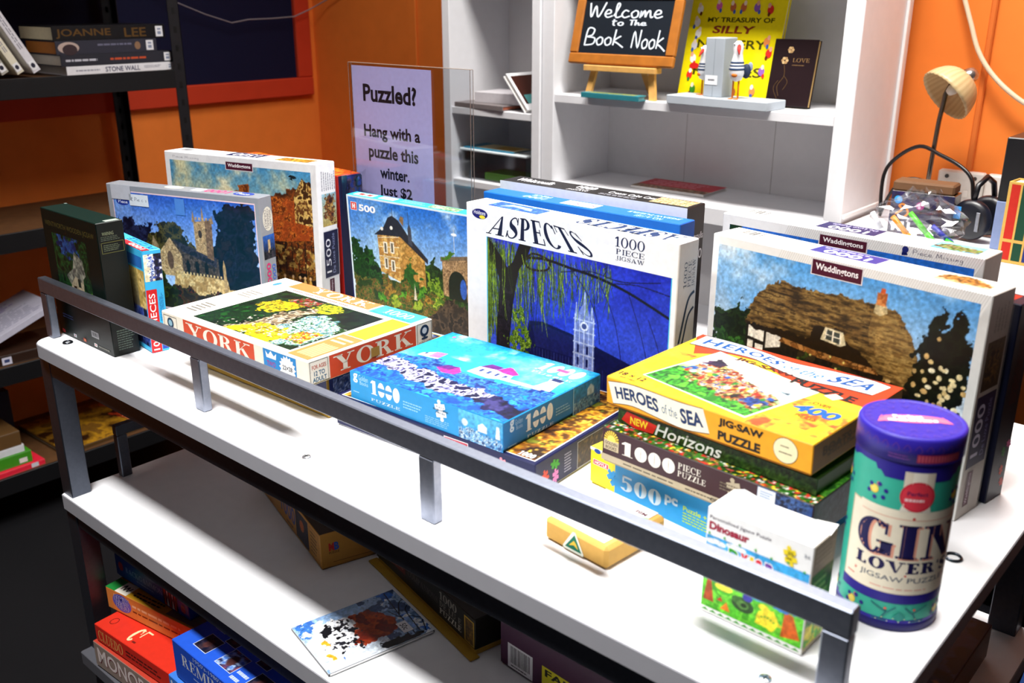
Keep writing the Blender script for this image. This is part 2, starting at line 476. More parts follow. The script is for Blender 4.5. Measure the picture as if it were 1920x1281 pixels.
# ------------------------------------------------------------------ drawing on one flat face of a thing
class Face:
    def __init__(s, m, o, U, V, w, h):
        s.m = m; s.o = np.array(o, float); s.U = np.array(U, float); s.V = np.array(V, float); s.w = w; s.h = h
        s.N = np.cross(s.U, s.V); s.k = 1
    def P(s, uv, lift=None):
        uv = np.asarray(uv, float).reshape(-1, 2)
        l = 0.00010 + (s.k if lift is None else lift) * 0.00003
        return s.o + uv[:, :1] * s.w * s.U + uv[:, 1:] * s.h * s.V + s.N * l
    def up(s): s.k += 1; return s
    def poly(s, pts, col):
        s.m.add(s.P(pts), [tuple(range(len(pts)))], col); s.k += 1; return s
    def rect(s, u0, v0, u1, v1, col): return s.poly([(u0, v0), (u1, v0), (u1, v1), (u0, v1)], col)
    def frame(s, u0, v0, u1, v1, t, col):
        a = t / s.w; b = t / s.h
        s.many([[(u0, v0), (u1, v0), (u1, v0 + b), (u0, v0 + b)], [(u0, v1 - b), (u1, v1 - b), (u1, v1), (u0, v1)],
                [(u0, v0), (u0 + a, v0), (u0 + a, v1), (u0, v1)], [(u1 - a, v0), (u1, v0), (u1, v1), (u1 - a, v1)]], col); return s
    def many(s, polys, col):
        V = []; F = []
        for p in polys:
            F.append(tuple(range(len(V), len(V) + len(p)))); V += list(p)
        s.m.add(s.P(V), F, col); s.k += 1; return s
    def ell(s, cu, cv, ru, rv, col, n=28):
        return s.poly([(cu + ru * math.cos(2 * math.pi * i / n), cv + rv * math.sin(2 * math.pi * i / n)) for i in range(n)], col)
    def circ(s, cu, cv, r, col, n=20): return s.ell(cu, cv, r / s.w, r / s.h, col, n)
    def stroke(s, pts, w, col, smooth=True):
        """w in metres"""
        p = smoothp(pts) if smooth else pts
        q = [(a * s.w, b * s.h) for a, b in p]
        s.many([[(a / s.w, b / s.h) for a, b in f] for f in strokep(q, w)], col); return s
    def glyphs(s, VF, u0, v0, u1, v1, col, rot=0, shear=0.0, warp=None):
        V, F = VF
        V = V.copy()
        V[:, 0] += shear * V[:, 1]
        lo = V.min(0); hi = V.max(0)
        t = (V - lo) / np.maximum(hi - lo, 1e-9)
        if warp is not None: t = np.array([warp(a, b) for a, b in t])
        if rot == 90: t = np.stack([1 - t[:, 1], t[:, 0]], 1)
        elif rot == 180: t = 1 - t
        elif rot == 270: t = np.stack([t[:, 1], 1 - t[:, 0]], 1)
        q = np.stack([u0 + t[:, 0] * (u1 - u0), v0 + t[:, 1] * (v1 - v0)], 1)
        s.m.add(s.P(q), F, col); s.k += 1; return s
    def text(s, txt, u0, v0, u1, v1, col, bold=0.0, **k): return s.glyphs(sans(txt, bold), u0, v0, u1, v1, col, **k)
    def serif(s, txt, u0, v0, u1, v1, col, t=.2, h=.06, **k): return s.glyphs(serif(txt, t, h), u0, v0, u1, v1, col, **k)
    def hand(s, txt, u0, v0, u1, v1, col, w=.07, **k): return s.glyphs(hand(txt, w), u0, v0, u1, v1, col, **k)
    def greek(s, u0, v0, u1, v1, rows, col, vert=False, fill=.45):
        """tiny print too small to read"""
        out = []
        r = random.Random(rows * 31 + int(u0 * 1000))
        for i in range(rows):
            a = 0.0; end = r.uniform(.75, 1)
            while a < end:
                b = min(end, a + r.uniform(.05, .18))
                y0 = 1 - (i + .5 + fill / 2) / rows; y1 = y0 + fill / rows
                q = [(a, y0), (b, y0), (b, y1), (a, y1)]
                if vert: q = [(1 - y, x) for x, y in q][::1]
                out.append([(u0 + x * (u1 - u0), v0 + y * (v1 - v0)) for x, y in q]); a = b + .025
        return s.many(out, col)
    def bars(s, u0, v0, u1, v1, col, n=22, seed=1):
        r = random.Random(seed); x = 0; out = []
        ws = [r.uniform(.5, 2) for _ in range(n * 2)]; T = sum(ws)
        for i, w in enumerate(ws):
            if i % 2 == 0: out.append([(u0 + (u1 - u0) * x / T, v0), (u0 + (u1 - u0) * (x + w) / T, v0), (u0 + (u1 - u0) * (x + w) / T, v1), (u0 + (u1 - u0) * x / T, v1)])
            x += w
        return s.many(out, col)
    def hatch(s, u0, v0, u1, v1, col, n, slant=.4, fill=.3):
        out = []
        du = (u1 - u0) / n; sl = slant * (v1 - v0) * s.h / s.w
        for i in range(n):
            a = u0 + i * du; b = a + du * fill
            out.append([(a, v0), (b, v0), (min(b + sl, u1), v1), (min(a + sl, u1), v1)])
        return s.many(out, col)
    def piece(s, cu, cv, r, col, rot=0, outl=None):
        """jigsaw piece of half-size r (metres)"""
        pts = []
        def side(a):
            for x, y in [(-1, 1), (-.3, 1), (-.2, 1.15), (-.36, 1.42), (-.15, 1.66), (.15, 1.66), (.36, 1.42), (.2, 1.15), (.3, 1)] if a % 2 == 0 else [(-1, 1), (-.25, 1), (-.16, .86), (-.32, .62), (0, .4), (.32, .62), (.16, .86), (.25, 1)]:
                t = -a * math.pi / 2
                pts.append((x * math.cos(t) - y * math.sin(t), x * math.sin(t) + y * math.cos(t)))
        for a in range(4): side(a)
        t = R(rot); V = []
        for x, y in pts:
            X = x * math.cos(t) - y * math.sin(t); Y = x * math.sin(t) + y * math.cos(t)
            V.append((cu + X * r * .7 / s.w, cv + Y * r * .7 / s.h))
        V = V[::-1]
        n = len(V)
        c = (cu, cv)
        s.m.add(s.P([c] + V), [(0, i + 1, (i + 1) % n + 1) for i in range(n)], col); s.k += 1
        return s
    def pic(s, u0, v0, u1, v1, painter, res=0.0011):
        cv = Cv((u1 - u0) * s.w, (v1 - v0) * s.h, res)
        painter(cv)
        im = cv.out(); ny, nx = im.shape[:2]
        gu, gv = np.meshgrid(np.linspace(u0, u1, nx), np.linspace(v0, v1, ny))
        i = (np.arange(ny - 1)[:, None] * nx + np.arange(nx - 1)).ravel()
        s.m.add(s.P(np.stack([gu.ravel(), gv.ravel()], 1)), np.stack([i, i + 1, i + nx + 1, i + nx], 1), im.reshape(-1, 3)); s.k += 1
        return s

# ================================================================== THE ROOM
ORANGE = '#f08233'
XL, YB = -3.16, 2.42          # left wall plane, back wall plane

def structure(name, m, mat):
    return tag(m.build(name, mat), kind='structure')

m = M(); m.obox((XL - .1, -1.5, -.1), (5.2, 0, 0), (0, 4.1, 0), (0, 0, .1), '#0f0f12'); structure('floor', m, MATTE)
m = M(); m.obox((XL - .1, -1.5, 2.7), (5.2, 0, 0), (0, 4.1, 0), (0, 0, .1), '#d8d4cc'); structure('ceiling', m, MATTE)
m = M(); m.obox((XL - .1, -1.5, 0), (.1, 0, 0), (0, 4.02, 0), (0, 0, 2.7), ORANGE); structure('wall_left', m, PAINT)
m = M(); m.obox((XL, YB, 0), (5.1, 0, 0), (0, .1, 0), (0, 0, 2.7), ORANGE); structure('wall_back', m, PAINT)
# cover strips over the panel joints
m = M(); m.box(-2.62, -2.575, YB - .010, YB, .0, 2.7, ORANGE, .003); structure('trim_1', m, PAINT)
m = M(); m.box(-.704, -.69, YB - .010, YB, .0, 2.7, '#d8702e', .003); structure('trim_2', m, PAINT)
m = M(); m.box(XL, -2.15, YB - .014, YB, .0, .12, '#c06a30', .003); structure('baseboard_back', m, PAINT)
m = M(); m.box(XL, XL + .014, -1.5, YB - .014, .0, .12, '#c06a30', .003); structure('baseboard_left', m, PAINT)

# ---------------- notice board on the left wall
nb = thing('notice_board', 'dark navy notice board in a wide red frame on the left wall', 'notice board', (XL, 1.5, 1.1))
RED = '#c23a1e'
m = M()
y0, y1, z0, z1, t = -1.2, .885, .0, 1.2, .068
for a in [(y0, y1, z0, z0 + t), (y0, y1, z1 - t, z1), (y0, y0 + t, z0 + t, z1 - t), (y1 - t, y1, z0 + t, z1 - t)]:
    m.box(0, .028, a[0], a[1], a[2], a[3], RED, .004)
m.build('frame', PAINT, nb)
m = M(); m.box(0, .012, y0 + t, y1 - t, z0 + t, z1 - t, '#0b1030', .001); m.build('panel', MATTE, nb)

# ---------------- thin wire sagging across the notice board
m = M()
P = [(XL + .05, 1.70, 1.53), (XL + .05, 1.82, 1.442), (XL + .045, 1.93, 1.402), (XL + .045, 2.03, 1.373), (XL + .045, 2.10, 1.383), (XL + .045, 2.20, 1.385), (XL + .045, 2.30, 1.39), (XL + .05, 2.37, 1.415), (XL + .12, 2.40, 1.45), (XL + .3, 2.405, 1.52)]
m.tube(P, .0022, '#8d8b92', 6)
tag(m.build('hanging_wire', PLASTIC), 'thin grey wire sagging across the navy notice board into the corner', 'wire')

# ================================================================== BLACK METAL RACK ON THE LEFT
XR0, XR1, YR1 = -3.10, -2.70, 1.585
rk = thing('shelving_rack', 'black slotted steel rack with dark wooden shelves along the left wall', 'shelving', (0, 0, 0))
def post(x, y):
    m = M()
    sx = 1 if x < -2.9 else -1
    m.box(min(x, x + sx * .036), max(x, x + sx * .036), y - .003, y, 0, 1.95, '#17161a', .0008)
    m.box(min(x, x + sx * .003), max(x, x + sx * .003), y - .036, y, 0, 1.95, '#17161a', .0008)
    for i in range(36):
        z = .06 + i * .052
        xx = x + sx * .018
        m.box(min(xx - .005, xx + .005), max(xx - .005, xx + .005), y - .0036, y + .0005, z, z + .018, '#040405', .0003)
        f = x - .0006 if sx > 0 else x - .003
        m.box(f, f + .0036, y - .023, y - .013, z, z + .018, '#040405', .0003)
    return m.build('post', BLACKSTEEL, rk)
post(XR1, YR1); post(XR0, YR1); post(XR1, .2); post(XR0, .2)
RACK_Z = [1.255, .855, .488, .165]
for z in RACK_Z + [1.68]:
    m = M(); m.box(XR0 + .01, XR1 - .006, .2, YR1 - .006, z - .012, z, '#5a3c22', .001); sh = m.build('shelf_board', WOOD, rk)
    m = M()
    m.box(XR1 - .005, XR1 + .003, .16, YR1 - .036, z - .050, z + .003, '#0d0d10', .001)
    m.box(XR0, XR1 - .036, YR1 - .004, YR1 + .002, z - .050, z + .003, '#0d0d10', .001)
    m.build('beam', BLACKSTEEL, rk)

def book(label, loc, rz, W, D, H, cover, pages='#d9cfb4', spine=None, rx=0, ry=0, group=None, name='book', draw=None, mat=PRINT, sp=None):
    """closed book lying flat: spine along the front (-y) edge, W long, D deep, H thick"""
    o = thing(name, label, 'book', loc, rz, group, rx, ry)
    t = min(.0025, H * .18)
    m = M()
    m.box(0, W, 0, D, H - t, H, cover, .0006)
    m.box(0, W, 0, D, 0, t, cover, .0006)
    m.box(0, W, 0, t, t * .9, H - t * .9, spine or cover, .0005)
    if draw: draw(Face(m, (0, 0, H), (1, 0, 0), (0, 1, 0), W, D), Face(m, (0, 0, 0), (1, 0, 0), (0, 0, 1), W, H))
    o['cv'] = 0; cvr = m.build('cover', mat, o); del o['cv']
    m = M(); m.box(.002, W - .003, t, D - .003, t, H - t, pages, .0006)
    rr = random.Random(int(W * 9999)); n = max(3, int(H / .003))
    m.build('pages', MATTE, o)
    return o

def sticker(parent, face_o, U, V, w, h, col='#e8e8ec', draw=None, name='spine_label'):
    m = M(); f = Face(m, face_o, U, V, w, h); f.k = 40
    f.rect(0, 0, 1, 1, col)
    if draw: draw(f)
    return m.build(name, MATTE, parent)

# stack of four books lying on the upper shelf, spines towards the aisle (+x)
def rack_book(z, y, L, D, H, cov, label, draw, pages, lab=None, dx=0):
    o = book(label, (XR1 - .018 + dx, y, z), 90, L, D, H, cov, pages, draw=draw, group='books stacked on the upper rack shelf')
    if lab is not None:
        sticker(o, (lab, 0, H * .12), (1, 0, 0), (0, 0, 1), .022, H * .76, draw=lambda f: (f.rect(.25, .2, .75, .5, '#8890a8'), f.rect(.25, .62, .75, .8, '#8890a8')))
    return o
zz = RACK_Z[0] + .0006
rack_book(zz, 1.238, .325, .20, .0235, '#e6e6ea', 'white-spined book at the bottom of the stack on the black rack', lambda T, F: (F.greek(.08, .3, .3, .7, 1, '#9a9aa6'), F.text('STONE WALL', .34, .22, .66, .8, '#1c1f4c', .02), F.greek(.7, .4, .86, .75, 2, '#8a8a98')), '#a8a29a', .298)
rack_book(zz + .0238, 1.226, .335, .2, .031, '#2a2a33', 'dark grey book with red lettering, second from the bottom of the rack stack', lambda T, F: (F.greek(.04, .3, .36, .7, 1, '#c2c2cc'), F.greek(.42, .3, .85, .7, 1, '#c4502c')), '#d0cabb', .305)
rack_book(zz + .0550, 1.217, .295, .19, .036, '#30303c', 'dark book with a face on its spine, third up in the rack stack', lambda T, F: (F.ell(.12, .5, .1, .42, '#b9a49a'), F.ell(.13, .35, .07, .4, '#3a2c30'), F.greek(.4, .5, .75, .8, 1, '#6a6a80'), F.ell(.8, .5, .03, .3, '#8a6a50')), '#a8692e', .262)
rack_book(zz + .0913, 1.213, .33, .21, .038, '#0d0c10', 'black book with brown capitals on top of the rack stack', lambda T, F: (F.text('JOANNE', .03, .16, .5, .8, '#5c4018', .015), F.text('LEE', .62, .16, .82, .8, '#5c4018', .015)), '#cfc6a4', .3)

# three pale books leaning at the left end of the upper shelf
def lean_book(y, hh, th, cov, lab, label, lean, z=zz):
    o = thing('book', label, 'book', (XR1 - .02, y, z + th * math.sin(R(lean))), 0, 'books leaning on the upper rack shelf', lean)
    m = M()
    m.box(-.17, 0, 0, .003, 0, hh, cov, .0006); m.box(-.17, 0, th - .003, th, 0, hh, cov, .0006); m.box(-.003, 0, .002, th - .002, 0, hh, cov, .0006)
    f = Face(m, (0, 0, 0), (0, 1, 0), (0, 0, 1), th, hh)
    f.greek(.25, .3, .75, .85, 2, '#8a8a98', vert=True)
    m.build('cover', PRINT, o)
    m = M(); m.box(-.166, -.003, .003, th - .003, .003, hh - .004, '#cfc4a0', .0006); m.build('pages', MATTE, o)
    m = M(); f = Face(m, (0, 0, 0), (0, 1, 0), (0, 0, 1), th, hh); f.k = 40
    f.rect(.1, .03, .9, .14, '#f0f0f2'); f.ell(.5, .085, .25, .03, '#303040'); m.build('spine_label', MATTE, o)
    return o
lean_book(1.150, .225, .022, '#e2e0e6', 1, 'white book leaning rightmost of three on the black rack', 28)
lean_book(1.108, .205, .020, '#e8e2cc', 1, 'cream book leaning between two others on the black rack', 28)
lean_book(1.068, .200, .021, '#b8b4a8', 1, 'greyish book leaning leftmost of three on the black rack', 28)

# third shelf: pale magazine lying over a dark book
z3 = RACK_Z[2] + .0006
book('dark brown paperback under the tilted pale magazine on the rack', (XR1 - .02, .93, z3), 88, .2, .17, .03, '#2c1c14', '#5c5040', draw=lambda T, F: (F.rect(.03, .1, .16, .8, '#c8c8d8'), F.rect(.06, .3, .13, .6, '#34406a'), F.ell(.8, .5, .06, .35, '#b0522a')))
o = book('pale lilac magazine propped at a slant on the lower rack shelf', (XR1 - .035, .87, z3 + .034), 90, .26, .2, .018, '#b9b8c8', '#8c8c96', ry=-21, draw=lambda T, F: (T.greek(.1, .1, .9, .6, 9, '#8f90a6'), T.greek(.2, .66, .8, .9, 4, '#8474b0')))
# bottom shelf
z4 = RACK_Z[3] + .0006
book('red paperback at the bottom of the short pile on the lowest rack shelf', (XR1 - .01, .84, z4), 92, .16, .2, .016, '#d8243a', '#b8404a', draw=lambda T, F: (F.rect(.75, .1, .88, .9, '#c8c8d0'),))
book('green paperback second from the bottom of the pile on the lowest rack shelf', (XR1 - .025, .83, z4 + .0165), 90, .14, .2, .036, '#3c8a1e', '#4c7a2c', draw=lambda T, F: (F.rect(.74, .15, .9, .55, '#d8d8d0'),))
book('white booklet above the green paperback on the lowest rack shelf', (XR1 - .03, .81, z4 + .053), 90, .145, .19, .022, '#cfd0d4', '#b0b0b4')
book('thick cream paged book on top of the short rack pile', (XR1 - .03, .80, z4 + .0755), 90, .15, .19, .044, '#5c4224', '#a89a70')
book('large picture book lying flat with an ochre and red cover on the lowest rack shelf', (XR1 - .02, 1.06, z4), 92, .42, .3, .012, '#4c3414', '#7c7468', draw=lambda T, F: T.pic(0.01, 0.01, .99, .99, lambda c: (c.tex(np.ones_like(c.X, bool), ['#2a1608', '#6c4a12', '#8c6418', '#a87a1c', '#74501a'], 5, 2), c.tex(c.X > .62 + .3 * (c.n(4, 3) - .5), ['#1c0c0a', '#6a1c10', '#a83a1a', '#7c2a14', '#d87850'], 8, 4)), .003))
book('dark blue book lying behind the cream paged book on the lowest rack shelf', (XR1 - .26, .86, z4), 90, .16, .12, .16, '#141c3c', '#505060')

# ================================================================== THE WHITE DISPLAY TABLE
TX0, TX1, TY0, TY1, ZT = -1.660, -.193, .622, 1.385, .90
tb = thing('display_table', 'white topped display table with grey steel legs and a front rail', 'table', (0, 0, 0))
GREY = '#6c7078'
def rounded_slab(x0, x1, y0, y1, z0, z1, rad, top, edge, notch=0):
    m = M(); P = []
    for cx_, cy_, a in ((x1 - rad, y1 - rad, 0), (x0 + rad, y1 - rad, 90), (x0 + rad, y0 + rad, 180), (x1 - rad, y0 + rad, 270)):
        for k in range(9):
            t = R(a + k * 90 / 8); P.append((cx_ + rad * math.cos(t), cy_ + rad * math.sin(t)))
    n = len(P); b = .0012
    cxm, cym = (x0 + x1) / 2, (y0 + y1) / 2
    ins = [(x - b * (1 if x > cxm else -1), y - b * (1 if y > cym else -1)) for x, y in P]
    m.add([(x, y, z1) for x, y in ins], [tuple(range(n))], top)
    m.add([(x, y, z0) for x, y in ins], [tuple(range(n))[::-1]], top)
    V = [(x, y, z1) for x, y in ins] + [(x, y, z1 - b) for x, y in P] + [(x, y, z0 + b) for x, y in P] + [(x, y, z0) for x, y in ins]
    m.add(V, [(k * n + i, k * n + n + i, k * n + n + (i + 1) % n, k * n + (i + 1) % n)[::-1] for k in range(3) for i in range(n)], edge, False)
    return m
top = rounded_slab(TX0, TX1, TY0, TY1, ZT - .025, ZT, .03, '#f2f2f4', '#9a9aa0').build('tabletop', LAMINATE, tb)
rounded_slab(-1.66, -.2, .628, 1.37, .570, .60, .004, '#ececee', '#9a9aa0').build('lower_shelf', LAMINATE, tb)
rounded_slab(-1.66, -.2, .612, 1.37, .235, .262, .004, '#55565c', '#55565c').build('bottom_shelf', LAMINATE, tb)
DK = '#5a5f6a'
for x in (-1.665, -.262):
    for y in (.634, 1.336):
        m = M(); m.box(x, x + .038, y, y + .036, 0.0, ZT - .0255, DK, .0015); m.build('leg', STEEL, tb)
for a in ((-1.626, -.263, .634, .654), (-1.626, -.263, 1.346, 1.366), (-1.66, -1.64, .671, 1.335), (-.252, -.232, .671, 1.335)):
    m = M(); m.box(*a, .838, .8745, DK, .0015); m.build('apron_rail', STEEL, tb)
for z in (.2345, .5695):
    for a in ((-1.626, -.263, .636, .654), (-1.626, -.263, 1.346, 1.366)):
        m = M(); m.box(*a, z - .03, z, DK, .0015); m.build('shelf_rail', STEEL, tb)
# gallery rail along the front
rl_m = M(); rl_m.box(-1.664, -.221, .653, .668, .981, 1.007, '#8c92a0', .0014)
rl = rl_m.build('front_rail', STEEL, tb)
for x in (-1.664, -1.187, -.717, -.245):
    m = M(); m.box(x, x + .0235, .6535, .6675, ZT + .0002, .9805, '#8c92a0', .0014); m.build('rail_post', STEEL, rl)
# short end rail on the lower shelf
m = M(); m.box(-1.650, -1.634, .735, 1.30, .686, .706, DK, .0014); e = m.build('end_rail', STEEL, tb)
for y in (.735, 1.28):
    m = M(); m.box(-1.650, -1.634, y, y + .02, .6002, .6855, DK, .0014); m.build('rail_post', STEEL, e)
# screws and a grommet ring in the top
for (x, y) in ((-.941, .664), (-.292, .664)):
    m = M(); m.lathe([(.0003, .0016), (.003, .0018), (.0058, .0011), (.0064, 0)], '#c6c8cc', 20, (x, y, ZT), False)
    m.box(x - .004, x + .004, y - .0006, y + .0006, ZT + .0016, ZT + .0021, '#50525a', .0002); m.box(x - .0006, x + .0006, y - .004, y + .004, ZT + .0016, ZT + .0021, '#50525a', .0002)
    m.build('screw', CHROME, top)
for (x, y, r) in ((-1.602, .661, .0085), (-.234, .971, .0095)):
    m = M(); m.lathe([(r * .66, .0002), (r * .7, .002), (r * .85, .003), (r, .0016), (r * 1.02, 0)], '#4a4e56', 26, (x, y, ZT)); m.build('grommet', CHROME, top)

# ================================================================== WHITE BOOKCASE AT THE BACK
WHT = '#e9e9ec'
YF = 2.10
def bookcase(label, x0, x1, t, yf, shelves, thick, plinth, name='bookcase', zt=2.1):
    o = thing(name, label, 'bookcase', ((x0 + x1) / 2, yf, 0))
    cx_ = (x0 + x1) / 2
    for a in (x0, x1 - t):
        m = M(); m.box(a - cx_, a - cx_ + t, 0, .275, 0, zt, WHT, .0015); m.build('side_panel', LAMINATE, o)
    m = M(); m.box(x0 + t - cx_, x1 - t - cx_, .262, .270, 0.02, zt - .02, '#e2e0e0', .0005)
    for k in range(1, 3):
        xx = x0 + t - cx_ + (x1 - x0 - 2 * t) * k / 3 if x1 - x0 > .5 else 99
        if xx < 50: m.box(xx - .0008, xx + .0008, .2612, .263, .02, zt - .02, '#b8b4b0', .0002)
    m.build('back_panel', LAMINATE, o)
    for z, th in shelves:
        m = M(); m.box(x0 + t - cx_ + .0003, x1 - t - cx_ - .0003, .004, .2615, z - th, z, WHT, .0012); m.build('shelf', LAMINATE, o)
    return o
DZ0 = .985
wide_case = bookcase('white bookcase holding the chalkboard, the seagull bookend and the yellow book', -1.746, -.862, .042, YF, [(1.210, .022), (.965, .042), (.62, .022), (.3, .022), (.07, .05), (2.08, .03), (1.62, .022)], 0, 0)
m = M(); m.box(.4422, .449, .232, .246, DZ0, 2.1, '#f0f0f0', .001); m.build('edge_trim', LAMINATE, wide_case)
m = M(); m.box(.4422, .449, .002, .2318, DZ0, DZ0 + .010, '#f0f0f0', .001); m.build('edge_trim', LAMINATE, wide_case)
bookcase('narrow white bookcase between the orange wall and the wider bookcase', -2.125, -1.748, .03, YF - .006, [(1.150, .02), (.935, .02), (.62, .02), (.3, .02), (.07, .05), (2.08, .03), (1.62, .02)], 0, 0)

# ---------------- white desk right of the bookcase
DZ = .975
dk = thing('desk', 'white desk top standing right of the wide bookcase', 'desk', (0, 0, 0))
m = M(); m.box(-.855, .55, 1.74, 2.40, DZ - .03, DZ, '#e6e6e8', .0015); m.build('desktop', LAMINATE, dk)
for (x, y) in ((-.85, 1.76), (-.85, 2.35), (.50, 1.76), (.50, 2.35)):
    m = M(); m.box(x, x + .04, y, y + .04, 0, DZ - .0305, '#1c1a1c', .002); m.build('leg', BLACKSTEEL, dk)
m = M(); m.box(-.81, .5, 1.78, 2.36, .40, .42, '#2c2522', .0015); m.build('lower_shelf', WOOD, dk)

# ================================================================== PUZZLE BOXES
# x, y, z of the front bottom left corner, turn, backward lean, width, depth, height
BX = {'wentworth': (-1.667, .6783, .9, .1, 0, .195, .0455, .2241), 'bluered': (-1.6618, .755, .9, -6.7, 1.7, .22, .0305, .1737),
      'church': (-1.7363, .8313, .9, 17.55, 0, .3465, .0374, .2354), 'w1500': (-1.7461, .9551, .9, 14.58, 1.29, .3644, .0572, .278),
      'red': (-1.778, 1.136, .9, -3.4, 0, .3675, .0543, .2486), 'chateau': (-1.3598, 1.0968, .9, 3.61, -2, .37, .030, .2262),
      'aspects': (-1.005, 1.0327, .9, -1.88, 0, .3848, .0468, .268), 'bluebox': (-1.0849, 1.1565, .9, .56, 0, .3781, .0434, .2561),
      'black': (-1.1046, 1.2199, .9, 1.28, 0, .3669, .0564, .264), 'wadF': (-.621, 1.1028, .9, -8.53, 0, .3665, .0568, .2674),
      'wadB': (-.6794, 1.2303, .9, -3.86, 0, .3676, .0579, .2659), 'navyR': (-.5901, 1.1715, .9, -9.5, 0, .35, .0424, .2444),
      'gold': (-1.3427, .7508, .9, 1.1, 0, .33, .2338, .061), 'york': (-1.3587, .7105, .9612, 1.8, 0, .3554, .2399, .0372),
      'wnavy': (-.99, .7535, .9, 3.6, 0, .3425, .243, .0447), 'golden': (-.9659, .7626, .9449, 2.1, 0, .2698, .2039, .0395),
      'hoyle': (-.6244, .8501, .9, -6, 0, .26, .19, .0497), 'brown': (-.591, .8265, .95, -2.6, 0, .2644, .19, .0439),
      'heroes': (-.5991, .8439, 1.0138, -4.7, 0, .2633, .1871, .035),
      'mb': (-1.4038, .8822, .6, -17.3, 0, .32, .2, .0649), 'comp': (-1.055, .864, .6, -13.6, 0, .293, .1, .06), 'purple': (-.7361, .8092, .6, -4, 0, .3, .15, .1),
      'cluedo': (-1.5858, .6176, .32, 4.2, 0, .4, .27, .039), 'feud': (-1.6104, .6593, .3593, 9, 0, .27, .2, .0485), 'bg': (-1.6297, .6932, .408, 2.9, 0, .24, .17, .0485),
      'rem': (-1.3035, .6255, .384, -1.1, 0, .3, .2, .0763)}

class PBox:
    """lidded cardboard box; stand=True: on edge, picture side forward (lid in front, tray behind)"""
    def __init__(s, key, label, col, tray='#c8b48a', stand=False, name='puzzle_box', cat='puzzle box', group='jigsaw puzzle boxes on the white table', parts=True, rx=0, ry=0, mat=PRINT, gap=.003, **fc):
        x, y, z, yaw, lean, W, D, H = BX[key]
        s.W, s.D, s.H = W, D, H
        if lean > 0: z += D * math.sin(R(lean))
        s.root = thing(name, label, cat, (x, y, z + .0004), yaw, 'board games on the bottom shelf' if cat == 'board game' else group, rx - lean, ry)
        s.m = M()
        i = .0018
        if not parts: s.m.box(0, W, 0, D, 0, H, col, **fc)
        elif stand: s.m.box(0, W, 0, D - gap, 0, H, col, **fc)
        else: s.m.box(0, W, 0, D, gap, H, col, **fc)
        s.tray = None
        if parts:
            t = M()
            if stand: t.box(i, W - i, D - gap + .0002, D, 0, H - i, tray)
            else: t.box(i, W - i, i, D - i, 0, gap - .0002, tray)
            s.tray = t
        s.F = Face(s.m, (0, 0, 0), (1, 0, 0), (0, 0, 1), W, H)
        dr = D - gap if (parts and stand) else D
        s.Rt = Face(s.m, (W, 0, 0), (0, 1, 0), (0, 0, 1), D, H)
        s.T = Face(s.m, (0, 0, H), (1, 0, 0), (0, 1, 0), W, D)
        s.mat = mat; s.parts = parts
    def done(s, lidname='lid'):
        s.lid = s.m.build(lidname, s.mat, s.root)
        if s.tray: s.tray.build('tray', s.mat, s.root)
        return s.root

WINE = '#4a1028'; NAVY = '#1a1b52'
def plaque(f, u0, v0, u1, v1, flip=0):
    f.rect(u0 - .004, v0 - .004, u1 + .004, v1 + .004, '#d9d2d6')
    f.rect(u0, v0, u1, v1, WINE)
    du, dv = u1 - u0, v1 - v0
    f.text('Waddingtons', u0 + du * .07, v0 + dv * .2, u1 - du * .07, v1 - dv * .2, '#f6f0f2', .02, rot=flip)

def full(c): return np.ones_like(c.X, bool)

# ---------------------------------------------------------------- 1 dark green wooden-jigsaw box
b = PBox('wentworth', 'tall black-green jigsaw carton with a small cottage picture, by the rail end', '#03100c', parts=False, cat='puzzle box', T='#061d17', R='#030806')
def p_(c):
    c.tex(full(c), ['#06140a', '#0f2c14', '#1a421c', '#0a2010', '#10301a'], 9, 1)
    c.tex(c.rough([(0.1, 1), (.75, 1), (.7, .75), (.2, .72)], .1), ['#10204c', '#1c3a70', '#284c84', '#0c1840'], 9, 2)
    c.put(c.poly([(.38, .12), (.75, .1), (.78, .5), (.58, .58), (.4, .42)]), '#9c8f76')
    c.tex(c.poly([(.28, .42), (.5, .55), (.6, .8), (.82, .72), (.86, .5), (.7, .38), (.55, .45), (.38, .3)]), ['#4c4c46', '#6c6c60', '#8a8878'], 16, 4)
    c.put(c.poly([(.46, .1), (.54, .1), (.54, .3), (.46, .3)]), '#2a1c14'); c.put(c.poly([(.6, .3), (.68, .3), (.68, .42), (.6, .42)]), '#20241c')
    c.tex(c.rough([(.3, 0), (1, 0), (1, .3), (.75, .16), (.5, .2)], .06), ['#1c3a10', '#3c6a18', '#5c8a24', '#284c12'], 14, 5)
b.F.pic(.16, .30, .77, .83, p_)
b.F.text('WENTWORTH WOODEN JIGSAW', .06, .865, .94, .915, '#4c4420')
b.F.rect(.63, .09, .76, .14, '#b8b8bc'); b.F.bars(.645, .1, .745, .13, '#16161c', 10)
b.F.greek(.12, .15, .34, .19, 2, '#3c4a7c')
for u, cols in ((.06, ('#a82c34', '#50202c')), (.28, ('#c8d0d8', '#b0343c')), (.46, ('#b83a2c', '#c09a3c')), (.66, ('#e8e8e8', '#b8202c'))):
    b.F.rect(u, .02, u + .05, .045, cols[0]); b.F.circ(u + .0245, .0325, .0018, cols[1])
b.F.greek(.74, .02, .93, .045, 1, '#7a7a70')
b.Rt.text('WARNING', .18, .905, .6, .93, '#7c8468'); b.Rt.greek(.12, .865, .88, .9, 3, '#4c5446')
b.Rt.frame(.10, .775, .93, .855, .0009, '#5c5c30'); b.Rt.greek(.18, .79, .85, .84, 4, '#545c48')
b.Rt.greek(.2, .04, .85, .2, 9, '#4c5a50')
b.T.rect(.93, .4, .99, .9, '#9aa49c'); b.T.rect(.0, .9, .03, .99, '#78847c')
_r = b.root
